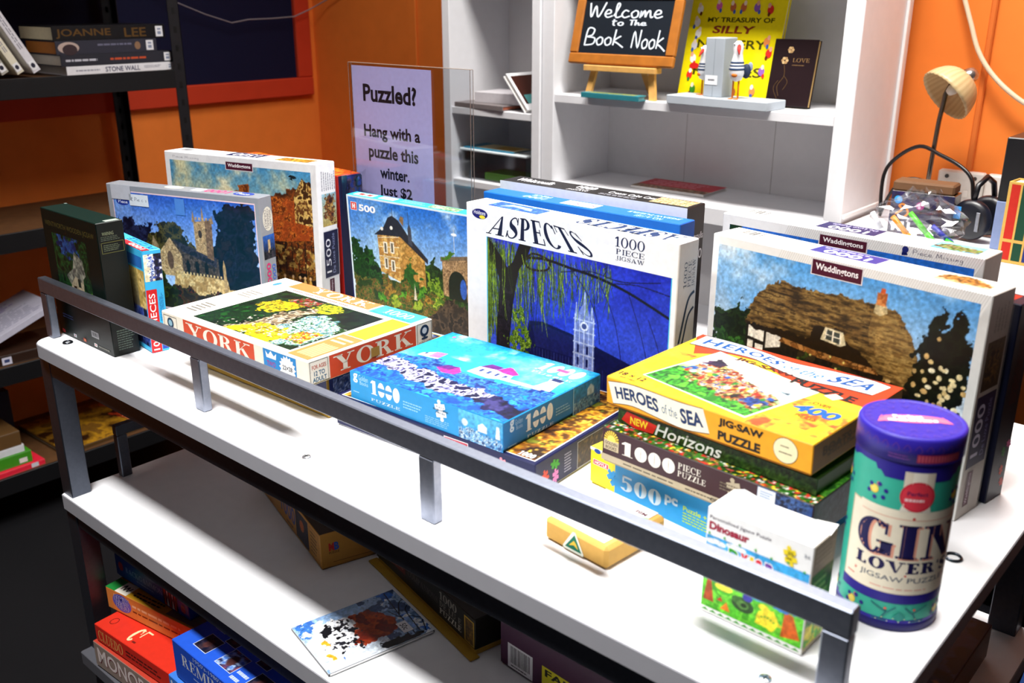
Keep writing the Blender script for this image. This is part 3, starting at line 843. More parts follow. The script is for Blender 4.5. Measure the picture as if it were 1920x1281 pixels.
b.m.build('carton', PRINT, b.root)

# ---------------------------------------------------------------- 2 slim blue and red carton
b = PBox('bluered', 'slim sky blue and red jigsaw carton standing behind the dark green box', '#3fb4e4', parts=False, R='#38ace0')
b.F.pic(.06, .05, .99, .8, lambda c: (c.grad('#18204c', '#c8b060'), c.tex(c.Y < .5, ['#101838', '#28387c', '#5068b0', '#181c30'], 7, 2), c.tex((c.X > .86) & (c.Y > .5), ['#b89a50', '#d8bc74', '#8c7038'], 6, 3)), .0016)
b.F.rect(.55, .82, .97, .93, '#2a6cb8')
def p_(c):
    c.grad('#e8dcb0', '#f4ecd8'); c.tex(c.rough([(.25, 0), (.5, 0), (.62, .6), (.5, 1), (.2, .9), (.3, .5)], .08), ['#3c58b8', '#c8d4f0', '#28408c', '#e8ecf8'], 8, 1)
    c.tex(c.X > .58 + .12 * (c.n(6, 3) - .5), ['#0c0c20', '#1c2048', '#30346c', '#d8dce8'], 8, 4)
b.Rt.pic(.02, .70, .98, .96, p_, .0007)
b.Rt.rect(.0, .0, .58, .62, '#c81e22'); b.Rt.text('1000 PIECES', .12, .02, .46, .58, '#f6ecec', .01, rot=90)
b.Rt.rect(.62, .02, .95, .22, '#2040a0'); b.Rt.greek(.66, .3, .9, .58, 4, '#1c6cae', vert=True)
b.T.rect(.55, .0, 1.0, .42, '#c8282c'); b.T.text('1000', .7, .06, .95, .36, '#f4ecec', .02, rot=180)
b.T.text('PUZZLE', .52, .5, .98, .9, '#1c5c94', .02, rot=180)
b.m.build('carton', PRINT, b.root)

# ---------------------------------------------------------------- 3 silver box with the church
b = PBox('church', 'silver framed puzzle box showing a stone church with a square tower', '#8d9096', tray='#7c7e86', stand=True, mat=GLOSS)
def p_(c):
    c.grad('#a8c4ec', '#2a58b8', lo=.45)
    c.soft(c.Y > .5, '#84a8e0', 3, 3, .45, .8)
    c.tex(c.rough([(0, .3), (0, .73), (.06, .78), (.15, .72), (.25, .74), (.27, .3)], .05), ['#0a0c20', '#141832', '#1e2444', '#0e1226'], 16, 1)
    c.tex(c.rough([(.22, .3), (.24, .66), (.34, .78), (.42, .76), (.52, .68), (.56, .6), (.6, .35)], .05), ['#1c1a0c', '#383214', '#4c4420', '#242010'], 18, 2)
    c.tex(c.rough([(.66, .2), (.7, .74), (.74, .9), (.82, .96), (1, .97), (1, .2)], .05), ['#06060e', '#0c0c1a', '#16142a', '#0a0814', '#1e1620'], 14, 4)
    st = ['#a8865a', '#c09c6c', '#8a6c48', '#d0b080', '#b49262']
    # nave roof and wall
    c.tex(c.poly([(.40, .62), (.72, .50), (.72, .30), (.44, .30)]), ['#3c3028', '#54443a', '#2c2420'], 30, 3)
    c.tex(c.poly([(.405, .63), (.71, .505), (.705, .42), (.47, .53)]), ['#26222c', '#34303c', '#1c1822'], 24, 5)
    for u in (.5, .565, .63):
        c.put(c.ell(u, .40, .013, .06), '#14100e')
    c.tex(c.poly([(.29, .30), (.30, .50), (.385, .64), (.46, .50), (.46, .30)]), st, 26, 6)
    c.tex(c.poly([(.24, .5), (.265, .64), (.30, .56), (.30, .48)]), ['#8c7250', '#a48a64'], 22, 6)
    c.put(c.ell(.375, .44, .022, .08), '#5c4432')
    # tower
    c.tex(c.poly([(.57, .55), (.57, .80), (.70, .83), (.685, .5)]), st, 30, 7)
    c.tex(c.poly([(.645, .50), (.65, .82), (.70, .83), (.69, .48)]), ['#6c5038', '#846448', '#5c442e'], 26, 8)
    for u, h in ((.572, .90), (.638, .94), (.7, .87)):
        c.put(c.poly([(u - .012, .80), (u + .012, .80), (u, h)]), '#9c7c54')
    for k in range(5): c.put(c.poly([(.585 + k * .024, .82), (.597 + k * .024, .82), (.597 + k * .024, .845), (.585 + k * .024, .845)]), '#b49468')
    c.put(c.ell(.61, .7, .013, .035), '#3c2c20')
    # battlement wall, hedge, grass
    c.tex(c.poly([(.38, .19), (.40, .335), (.77, .325), (.78, .24), (.99, .26), (.99, .16), (.6, .13)]), ['#c8a468', '#dcbc80', '#b08c54', '#a07c48'], 24, 9)
    for k in range(15): c.put(c.poly([(.41 + k * .024, .33), (.421 + k * .024, .33), (.421 + k * .024, .352), (.41 + k * .024, .352)]), '#d4b478')
    c.put(c.poly([(.745, .2), (.765, .2), (.765, .43), (.755, .5), (.745, .43)]), '#b09060')
    c.tex(c.rough([(.35, .2), (.6, .17), (1, .2), (1, .0), (.3, .0)], .04), ['#241a10', '#3c2a18', '#2c3014', '#4c2418', '#1a140e'], 16, 10)
    c.tex(c.rough([(0, 0), (0, .32), (.3, .3), (.4, .14), (.4, 0)], .05), ['#141c0c', '#28340f', '#1c2810', '#0c1408'], 12, 11)
b.F.rect(.035, .035, .975, .955, '#e8c8cc'); b.F.pic(.04, .045, .97, .945, p_)
b.F.ell(.105, .868, .045, .03, '#20348c'); b.F.hand('Piece', .075, .855, .14, .885, '#e8ecf8', .1)
b.F.up()
b.Rt.ell(.55, .83, .36, .09, '#d8d4c4', 30); b.Rt.text('CHURCH', .3, .76, .45, .9, '#50485c', rot=270); b.Rt.text('CORNWALL', .48, .755, .62, .905, '#50485c', rot=270); b.Rt.text('ENGLAND', .66, .77, .8, .89, '#50485c', rot=270)
b.Rt.pic(.08, .53, .92, .71, lambda c: (c.grad('#0c0c1c', '#2c5cb0'), c.put(c.poly([(.4, .2), (.6, .2), (.6, .8), (.4, .8)]), '#b8a078'), c.tex(c.rough([(0, 0), (1, 0), (1, .35), (0, .3)], .1), ['#14141c', '#2c2830'], 8, 2)), .0008)
b.Rt.text('1000', .18, .30, .5, .50, '#c8306c', .02, rot=90); b.Rt.text('1000', .58, .33, .85, .48, '#4868b8', .02, rot=90); b.Rt.rect(.1, .05, .9, .22, '#5c70a4')
b.T.ell(.42, .5, .06, .28, '#dcd8c4'); b.T.rect(.55, .2, .62, .75, '#e8e8f4'); b.T.text('1000', .63, .2, .78, .8, '#d44a7c', .03, rot=180); b.T.ell(.87, .5, .06, .35, '#2040a4'); b.T.hand('Piece', .83, .35, .91, .7, '#e8ecf8', .12)
b.done()
sticker(b.lid, (.034 * b.W, 0, .885 * b.H), (1, 0, 0), (0, 0, 1), .137 * b.W, .115 * b.H, '#b9b9c0', name='tape')
sticker(b.lid, (.157 * b.W, 0, .845 * b.H), (1, 0, 0), (0, 0, 1), .13 * b.W, .09 * b.H, '#d8dade', lambda f: f.hand('l Pie c s', .1, .4, .9, .75, '#3c3c50', .08), 'paper_label')
sticker(b.lid, (.465 * b.W, 0, .81 * b.H), (1, 0, 0), (0, 0, 1), .062 * b.W, .125 * b.H, '#4c80c8', name='tape')

# ---------------------------------------------------------------- 4 white 1500 box with the half-timbered house
b = PBox('w1500', 'large white 1500 piece puzzle box with a painting of an old timbered inn', '#e9e9ea', tray='#d8d8da', stand=True)
def p_(c):
    c.grad('#c8c090', '#3c84b4', lo=.5)
    c.soft(full(c), '#c8c49c', 3, 3, .42, .66); c.soft(full(c), '#e0d4ac', 4, 6, .5, .75); c.soft(full(c), '#4c8cb0', 3.4, 9, .52, .75)
    br = ['#3c1c08', '#5c2c0c', '#7c3c12', '#4c240c', '#8c5018', '#2c1406']
    c.tex(c.rough([(.2, 0), (.25, .72), (.42, .82), (.5, .80), (.72, .78), (.95, .9), (1, .92), (1, 0)], .03), br, 12, 1)
    c.tex(c.poly([(.5, .76), (.72, .8), (.97, .78), (1, .5), (.75, .46), (.55, .58)]), ['#8c3a10', '#a84c18', '#70300e', '#c06420', '#602808'], 26, 4)
    c.tex(c.poly([(.88, .62), (.88, .82), (.94, .95), (1, .88), (1, .6)]), ['#b8924c', '#5c3414', '#d0ac60', '#3c2008'], 18, 5)
    c.tex(c.poly([(.49, .70), (.50, .83), (.49, .85), (.57, .87), (.575, .85), (.56, .70)]), ['#7c3814', '#98501c', '#5c2a0e'], 16, 7)
    for k in range(9):
        c.line([(.62 + k * .045, .2), (.62 + k * .045, .46)], .012, '#28140a')
    c.tex(c.poly([(.62, .3), (1, .26), (1, .42), (.62, .45)]) & (c.n(30, 3) > .45), ['#b08c44', '#8c6a30', '#5c4018', '#cca858'], 24, 8)
    c.tex(c.poly([(.5, .0), (1, 0), (1, .24), (.5, .26)]), ['#1c0e06', '#382008', '#54340c', '#7c5418', '#140a04'], 14, 9)
    for k in range(7):
        u = .7 + k * .045 + .01 * math.sin(k * 5); c.put(c.ell(u, .14, .012, .055), ('#b88c3c', '#5c2c14', '#c8ac60')[k % 3]); c.put(c.ell(u, .205, .008, .014), '#d0a878')
b.F.hatch(.0, .0, 1, 1, '#dcdcde', 110)
b.F.pic(.035, .05, .965, .945, p_)
b.F.many([[(.825, .905), (.84, .918), (.865, .912), (.88, .90), (.86, .892)], [(.83, .893), (.85, .9), (.852, .88)]], '#10181c')
b.F.hand('Piece Missing', .06, .955, .24, .978, '#8c8c98', .05)
plaque(b.F, .425, .915, .60, .965)
b.Rt.greek(.2, .82, .95, .95, 7, '#9c9ca4', vert=True)
b.Rt.pic(.22, .585, .95, .80, lambda c: (c.grad('#b09850', '#8cb4c4'), c.tex(c.rough([(.15, .3), (.9, .0), (.8, 1), (.2, .9)], .12), ['#2c1408', '#5c2c10', '#7c4c1c', '#3c2410', '#a88444'], 8, 2)), .0008)
b.Rt.rect(.2, .235, .97, .555, '#c4c4cc'); b.Rt.rect(.22, .24, .95, .55, '#12163a'); b.Rt.text('1500', .3, .27, .55, .50, '#e4e4ec', rot=90); b.Rt.text('De Luxe Puzzle', .62, .26, .76, .53, '#8890b8', rot=90)
b.Rt.rect(.42, .13, .66, .225, WINE); b.Rt.text('Waddingtons', .48, .14, .6, .215, '#e0d0d8', rot=90)
b.T.rect(.38, .25, .60, .9, '#181b48'); b.T.text('1500', .41, .35, .57, .8, '#e8e8f0', .01, rot=180)
b.T.pic(.72, .15, .93, .75, lambda c: c.tex(full(c), ['#2c1808', '#7c4c10', '#d09030', '#f0c040', '#3c2408'], 8, 1), .002); b.T.bars(.04, .4, .12, .8, '#8c8c90', 9)
b.done()

# ---------------------------------------------------------------- 5 red and navy box behind the 1500 box
b = PBox('red', 'red box with an orange lid top in torn plastic wrap, behind the inn puzzle', '#c8281e', tray='#1c2c6c', stand=True, T='#d8481e', R='#1c2a70')
b.T.pic(.02, .05, .98, .95, lambda c: c.tex(full(c), ['#e03a1c', '#f08c1c', '#d83018', '#f0a830'], 6, 1), .003)
b.Rt.rect(0, .0, .35, 1, '#191b3c'); b.Rt.pic(.36, .73, .98, .985, lambda c: c.tex(full(c), ['#2c50c0', '#1c1c40', '#100c1c', '#503c5c', '#1c3ca0'], 4, 1), .0012)
b.Rt.rect(.42, .02, 1, .70, '#d42422'); b.Rt.ell(.9, .57, .2, .035, '#f4f0ee'); b.Rt.ell(.9, .45, .2, .04, '#f4f0ee'); b.Rt.ell(.9, .33, .2, .04, '#f4f0ee'); b.Rt.rect(.75, .235, .98, .265, '#f4f0ee'); b.Rt.frame(.6, .03, .98, .17, .002, '#e89420')
b.done()
m = M()
for k in range(5):
    y = .006 + k * .011; a = .004 * math.sin(k * 2.1)
    m.add([(b.W + .0015 + a, y, b.H * .74), (b.W + .003 - a, y + .011, b.H * .73), (b.W + .006 - a, y + .012, b.H + .004 + a), (b.W + .002 + a, y, b.H + .002)], [(0, 1, 2, 3)], '#ffffff')
m.build('torn_wrap', CLEARBAG, b.root)

# ---------------------------------------------------------------- 6 château box
b = PBox('chateau', 'blue 500 piece puzzle box with a brick manor house and garden gateway', '#2aa6cc', tray='#2490b4', stand=True, T='#2ab0d0')
def p_(c):
    c.grad('#c4dcf0', '#1c64c4', lo=.38)
    c.soft(c.Y > .4, '#a4ccec', 2.4, 3, .45, .75); c.soft(c.Y > .4, '#d4e6f4', 4, 5, .55, .85)
    gr = ['#0a2a08', '#164010', '#0c3409', '#24561a', '#082006']
    c.tex(c.rough([(0, 0), (0, .68), (.05, .7), (.1, .56), (.14, .58), (.2, .45), (.22, 0)], .05), gr, 16, 1)
    c.tex(c.rough([(.3, .2), (.4, .6), (.52, .5), (.56, .62), (.6, .55), (.66, .6), (.7, .5), (1, .55), (1, .2)], .05), ['#0c2408', '#1c3c10', '#102c0c', '#2c4c14'], 18, 2)
    c.tex(c.poly([(.19, .72), (.335, .76), (.335, .36), (.2, .42)]), ['#c89c50', '#d8b468', '#b48440', '#a87838'], 34, 4)
    c.tex(c.poly([(.335, .76), (.50, .58), (.50, .34), (.335, .36)]), ['#b88840', '#98702e', '#c89c50'], 26, 5)
    for k in range(4): c.line([(.195, .70 - k * .075), (.335, .735 - k * .085)], .006, '#ece0c0')
    for u, v in ((.24, .63), (.285, .64), (.24, .5), (.285, .49)):
        c.put(c.poly([(u - .012, v - .05), (u + .016, v - .05), (u + .016, v + .045), (u - .012, v + .045)]), '#ece4d0'); c.put(c.poly([(u - .004, v - .04), (u + .008, v - .04), (u + .008, v + .035), (u - .004, v + .035)]), '#5c5444')
    c.put(c.poly([(.17, .72), (.24, .80), (.27, .88), (.30, .90), (.34, .87), (.40, .76), (.52, .60), (.52, .56), (.345, .74)]), '#20222c')
    c.put(c.poly([(.345, .87), (.355, .91), (.375, .9), (.37, .83)]), '#8c6a40')
    c.put(c.poly([(.398, .70), (.398, .82), (.408, .86), (.42, .82), (.425, .68)]), '#3c404c')
    c.line([(.30, .88), (.302, .96)], .005, '#30343c'); c.line([(.408, .84), (.404, .95)], .005, '#30343c')
    for u, v in ((.225, .78), (.29, .8)): c.put(c.ell(u, v, .01, .016), '#d8d8d0')
    c.line([(.69, .45), (.688, .88)], .005, '#c8d4e0'); c.put(c.ell(.69, .84, .018, .012), '#e4ecf4')
    c.tex(c.rough([(.33, .3), (.35, .5), (.40, .56), (.44, .5), (.46, .34)], .05), ['#143c0c', '#28601a', '#1c4c10'], 20, 6)
    c.tex(c.rough([(.5, .3), (.53, .46), (.57, .48), (.6, .38), (.59, .28)], .05), ['#5c8018', '#7c9c28', '#3c6010'], 20, 7)
    c.tex(c.poly([(.61, .34), (.61, .63), (.8, .69), (1, .70), (1, .3)]), ['#a08058', '#846848', '#b8966c', '#74583c'], 28, 8)
    c.put(c.poly([(.60, .61), (.80, .67), (1, .68), (1, .71), (.8, .70), (.60, .645)]), '#6c5a44')
    c.tex(c.rough([(.59, .64), (.64, .70), (.68, .69), (.67, .64)], .03), ['#5c8c1c', '#3c6c14'], 20, 8)
    c.put(c.ell(.70, .44, .055, .115) | c.poly([(.645, .32), (.755, .32), (.755, .44), (.645, .44)]), '#101c14')
    c.put(c.ell(.735, .42, .02, .08), '#2c58b0')
    c.tex(c.rough([(0, 0), (0, .3), (.15, .33), (.3, .38), (.45, .34), (.62, .32), (.66, .2), (.5, .1), (.4, 0)], .05), ['#1c3808', '#4c5418', '#6c4c1c', '#2c5010', '#84642c', '#385c14'], 18, 9)
    for k in range(9):
        u = .2 + k * .045; v = .2 + .06 * math.sin(k * 2.3) + k * .01
        c.tex(c.rough([(u - .03, v - .05), (u - .02, v + .03), (u + .01, v + .06), (u + .035, v)], .03, seed=k), [('#1c5010', '#3c8018', '#5c9c24'), ('#7c5c1c', '#9c7828', '#5c4414'), ('#88a028', '#a8bc38', '#5c7c18')][k % 3], 26, k)
    c.put(c.poly([(.415, .24), (.425, .38), (.435, .24)]), '#c8c0ac')
    c.tex(c.rough([(.42, 0), (.56, .2), (.64, .3), (.8, .26), (1, .22), (1, 0)], .03), ['#241c14', '#382c20', '#4c3c2c', '#1a140e'], 20, 12)
b.F.rect(.0, .0, 1, 1, '#d8e8f0'); b.F.pic(.01, .012, .99, .985, p_)
b.F.rect(.028, .885, .066, .945, '#d83024'); b.F.frame(.026, .882, .068, .948, .0008, '#f4f0ee'); b.F.rect(.037, .895, .044, .935, '#f4f0ee'); b.F.rect(.05, .895, .057, .935, '#f4f0ee'); b.F.rect(.044, .91, .05, .92, '#f4f0ee')
b.F.text('500', .082, .882, .195, .938, '#f4f6f8', .035)
b.T.rect(.03, .2, .16, .75, '#f0eef0'); b.T.rect(.055, .3, .09, .65, '#d83024'); b.T.rect(.11, .3, .14, .65, '#d83024'); b.T.rect(.2, .2, .3, .75, '#f0f0f0'); b.T.bars(.215, .3, .285, .65, '#484850', 14)
b.T.greek(.34, .2, .5, .75, 3, '#8cd4e4'); b.T.pic(.52, .1, .7, .8, lambda c: c.tex(full(c), ['#1c4c28', '#e8ecd8', '#4c8c4c', '#a8c4a0', '#28582c'], 7, 1), .0016); b.T.text('500 PIECES', .74, .48, .98, .85, '#e4f4f8', .03, rot=180); b.T.text('PUZZLE', .76, .08, .98, .42, '#e4f4f8', .03, rot=180)
b.done()

# ---------------------------------------------------------------- 8 ASPECTS box
b = PBox('aspects', 'white 1000 piece box with a willow and clock tower against deep blue sky', '#eeeef0', tray='#e4e4e8', stand=True, R='#d2d2d4')  # R: white card greyed, shade of the end face put into its colour
def p_(c):
    c.grad('#3c5cdc', '#1820a0', lo=.1)
    c.soft(full(c), '#3048d4', 2, 1, .4, .8); c.soft(full(c), '#1a1ca0', 2.4, 5, .45, .8)
    c.put(c.poly([(.26, .47), (.34, .49), (.52, .46), (.72, .40), (1, .32), (1, 0), (.2, 0)]), '#0e1144')
    c.put(c.poly([(.28, .44), (.34, .47), (.52, .44), (.52, .30), (.3, .30)]), '#181c58')
    for k in range(14): c.line([(.29 + k * .017, .10), (.29 + k * .017, .29)], .003, '#3c4488')
    for k in range(9): c.line([(.64 + k * .04, .10), (.64 + k * .04, .28 - k * .006)], .003, '#30387c')
    c.put(c.poly([(.515, .05), (.52, .60), (.53, .70), (.54, .62), (.555, .66), (.575, .78), (.595, .66), (.605, .62), (.615, .69), (.63, .60), (.635, .05)]), '#7484c0')
    for u in (.525, .55, .575, .60, .625): c.line([(u, .08), (u, .61)], .007, '#c8d0ec')
    for v in (.14, .24, .34, .42, .50, .58): c.line([(.518, v), (.632, v)], .010, '#b8c4e4')
    for v in (.19, .29, .38): 
        for u in (.538, .588): c.put(c.poly([(u, v - .03), (u + .012, v - .03), (u + .012, v + .025), (u, v + .025)]), '#141a50')
    c.put(c.ell(.575, .54, .022, .032), '#e4e8f6'); c.put(c.ell(.575, .54, .013, .019), '#3c4880')
    for u, t in ((.53, .69), (.575, .77), (.615, .68)): c.line([(u, .60), (u, t)], .007, '#b4c0e4')
    rr = random.Random(5)
    for k in range(420):
        u = rr.random() ** 2.0 * .72; L = rr.uniform(.12, .72) * (1 - u * .95); v = 1.0 - rr.random() * .14
        g = rr.choice(['#3c5410', '#547018', '#70901c', '#283c0c', '#8ca82c', '#1c2c0c'])
        P = [(u, v), (u + rr.uniform(-.01, .015), v - L * .5), (u + rr.uniform(-.02, .03), v - L)]
        c.line(P, rr.uniform(.0025, .0055), g)
    # trunk and boughs
    dk_ = '#0e0c10'
    c.put(c.poly([(.05, 0), (.058, .35), (.080, .70), (.05, .80), (0, .88), (0, 1), (.04, .95), (.10, .86), (.125, .81), (.16, .86), (.20, 1), (.27, 1), (.24, .90), (.20, .82), (.185, .74), (.16, .55), (.14, .30), (.145, 0)]), dk_)
    c.tex(c.poly([(.055, 0), (.062, .35), (.088, .68), (.165, .70), (.145, .5), (.136, .3), (.142, 0)]), ['#0c0a10', '#201a24', '#141018'], 20, 3)
    c.line(smoothp([(.2, .90), (.34, .93), (.5, .91), (.64, .89), (.8, .84), (1, .74)]), .018, dk_)
    c.line(smoothp([(.22, .9), (.26, .84), (.36, .86), (.37, .93), (.28, .95), (.24, .9)]), .014, '#1a120e')
    for k, P in enumerate(([(.5, .90), (.58, .78), (.64, .62), (.66, .45)], [(.64, .88), (.72, .68), (.76, .48), (.78, .3)], [(.8, .83), (.86, .62), (.9, .44)], [(.9, .7), (.96, .5), (.98, .3)], [(.44, .87), (.6, .92), (.76, .9), (.95, .95)], [(.7, .87), (.84, .90), (1, .88)])):
        c.line(smoothp(P), .006, '#14124a' if k < 4 else '#12102c')
    rr = random.Random(9)
    for k in range(45):
        u = rr.random() ** 2.0 * .72; L = rr.uniform(.12, .72) * (1 - u * .95); v = 1.0 - rr.random() * .14
        g = rr.choice(['#3c5410', '#547018', '#70901c', '#283c0c', '#8ca82c', '#1c2c0c'])
        P = [(u, v), (u + rr.uniform(-.01, .015), v - L * .5), (u + rr.uniform(-.02, .03), v - L)]
        c.line(P, rr.uniform(.0025, .0055), g)
    c.tex(c.rough([(.14, .02), (.14, .3), (.17, .5), (.22, .5), (.28, .3), (.25, 0)], .05) & (c.n(30, 6) > .42), ['#4c6c14', '#6c8c1c', '#2c4410', '#88a430', '#3c5810'], 26, 5)
    c.spots(c.poly([(.6, 0), (1, 0), (1, .3), (.8, .2)]), '#3c3c74', 40, .64, 3)
b.F.rect(.112, .028, .979, .85, '#5cc8ec'); b.F.pic(.117, .033, .975, .828, p_, .0010)
b.F.rect(.1, .828, .99, .858, '#eeeef0')
def aw(x, y):
    return (.5 + (x - .5) * (1 - .30 * y) - .04 * y, y * (1 - .16 * (2 * x - 1) ** 2) - .10 * max(0, x - .6) * (1 - y))
b.F.serif('ASPECTS', .108, .845, .66, .975, '#0e1c3c', .2, .05, warp=aw)
b.F.serif('1000', .737, .925, .862, .977, '#14204c', .13, .05); b.F.serif('PIECE', .742, .888, .862, .916, '#14204c', .13, .05); b.F.serif('JIGSAW', .741, .856, .863, .880, '#14204c', .13, .05)
b.F.ell(.077, .948, .042, .028, '#1a1c6c'); b.F.text('Holdsons', .045, .944, .108, .966, '#e8e8f4', .01); b.F.ell(.09, .932, .016, .01, '#e8d838')
b.Rt.serif('1000', .28, .77, .44, .90, '#5c6474', .13, .05, rot=90); b.Rt.serif('PIECE', .48, .77, .64, .90, '#5c6474', .13, .05, rot=90); b.Rt.serif('JIGSAW', .68, .765, .84, .905, '#5c6474', .13, .05, rot=90)
b.Rt.stroke([(.85, .74), (.55, .70), (.25, .52), (.2, .50)], .004, '#2c3c54'); b.Rt.stroke([(.85, .66), (.6, .62), (.4, .50), (.2, .40)], .0035, '#2c3c54'); b.Rt.serif('ASPECTS', .2, .08, .7, .45, '#2c3c54', .18, .05, rot=90)
b.T.pic(.1, .12, .36, .82, lambda c: (c.tex(full(c), ['#1c4cb0', '#2c64c8', '#1c3c90', '#4c84d8'], 6, 1), c.put(c.poly([(.2, .2), (.4, .5), (.8, .3), (.7, .7), (.3, .8)]), '#c8d8ec', .7)), .0016); b.T.serif('1000', .40, .2, .52, .62, '#a8b0c4', .14, .05, rot=180)
b.T.serif('ASPECTS', .54, .08, .97, .86, '#16305c', .32, .10, rot=180, shear=.2); b.T.ell(.96, .3, .03, .2, '#a8e4ec')
b.done()

# ---------------------------------------------------------------- 9 bright blue box
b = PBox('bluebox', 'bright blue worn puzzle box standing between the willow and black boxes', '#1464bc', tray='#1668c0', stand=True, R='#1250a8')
b.T.text('1000', .2, .2, .32, .5, '#a8d0f0', .02, rot=180, shear=.2); b.T.text('PIECE', .22, .58, .32, .8, '#a8d0f0', .02, rot=180)
b.T.rect(.41, .15, .58, .8, '#e8e4ec'); b.T.stroke([(.42, .3), (.46, .6), (.5, .3), (.53, .65), (.57, .35)], .0024, '#d87480'); b.T.stroke([(.42, .65), (.48, .5), (.52, .72)], .002, '#d87480')
b.T.text('NO. A-1181', .78, .1, .9, .38, '#a4d8f4', .01, rot=180); b.T.text('JIGSAW PUZZLE', .72, .5, .96, .76, '#b4dcf4', .02, rot=180)
b.F.rect(.03, .04, .97, .95, '#2c8ce0')
b.done()

# ---------------------------------------------------------------- 10 black box
b = PBox('black', 'black topped white fronted puzzle box, rearmost behind the bright blue box', '#f0f0f2', tray='#101014', stand=True, T='#0d0d10', R='#121216')
b.T.text("Whitcoulls", .05, .3, .26, .72, '#d8d8dc', .015); b.T.text('1000', .38, .5, .48, .82, '#e8e8ec', .03); b.T.text('PIECE', .4, .3, .47, .45, '#c8c8cc'); b.T.text('JIGSAW', .37, .1, .48, .26, '#c8c8cc', .01)
b.T.text('Cream Cake Cats', .56, .42, .8, .68, '#d0d0d4', .01); b.T.greek(.54, .12, .76, .32, 2, '#8c8c94')
b.T.pic(.80, .14, .985, .86, lambda c: c.tex(full(c), ['#c8b488', '#4c7c34', '#a83c2c', '#e0d4b0', '#7c5c3c', '#d8cca8', '#384c24'], 10, 1), .0012)
b.F.rect(0, .9, 1, 1, '#f4f4f6'); b.F.rect(0, 0, 1, .88, '#16161c')
b.Rt.text("Whitcoulls", .1, .80, .9, .84, '#c8c8cc', .01); b.Rt.text('1000', .2, .68, .9, .74, '#b8b8bc', .01); b.Rt.greek(.2, .3, .8, .6, 8, '#3c3c44')
b.done()

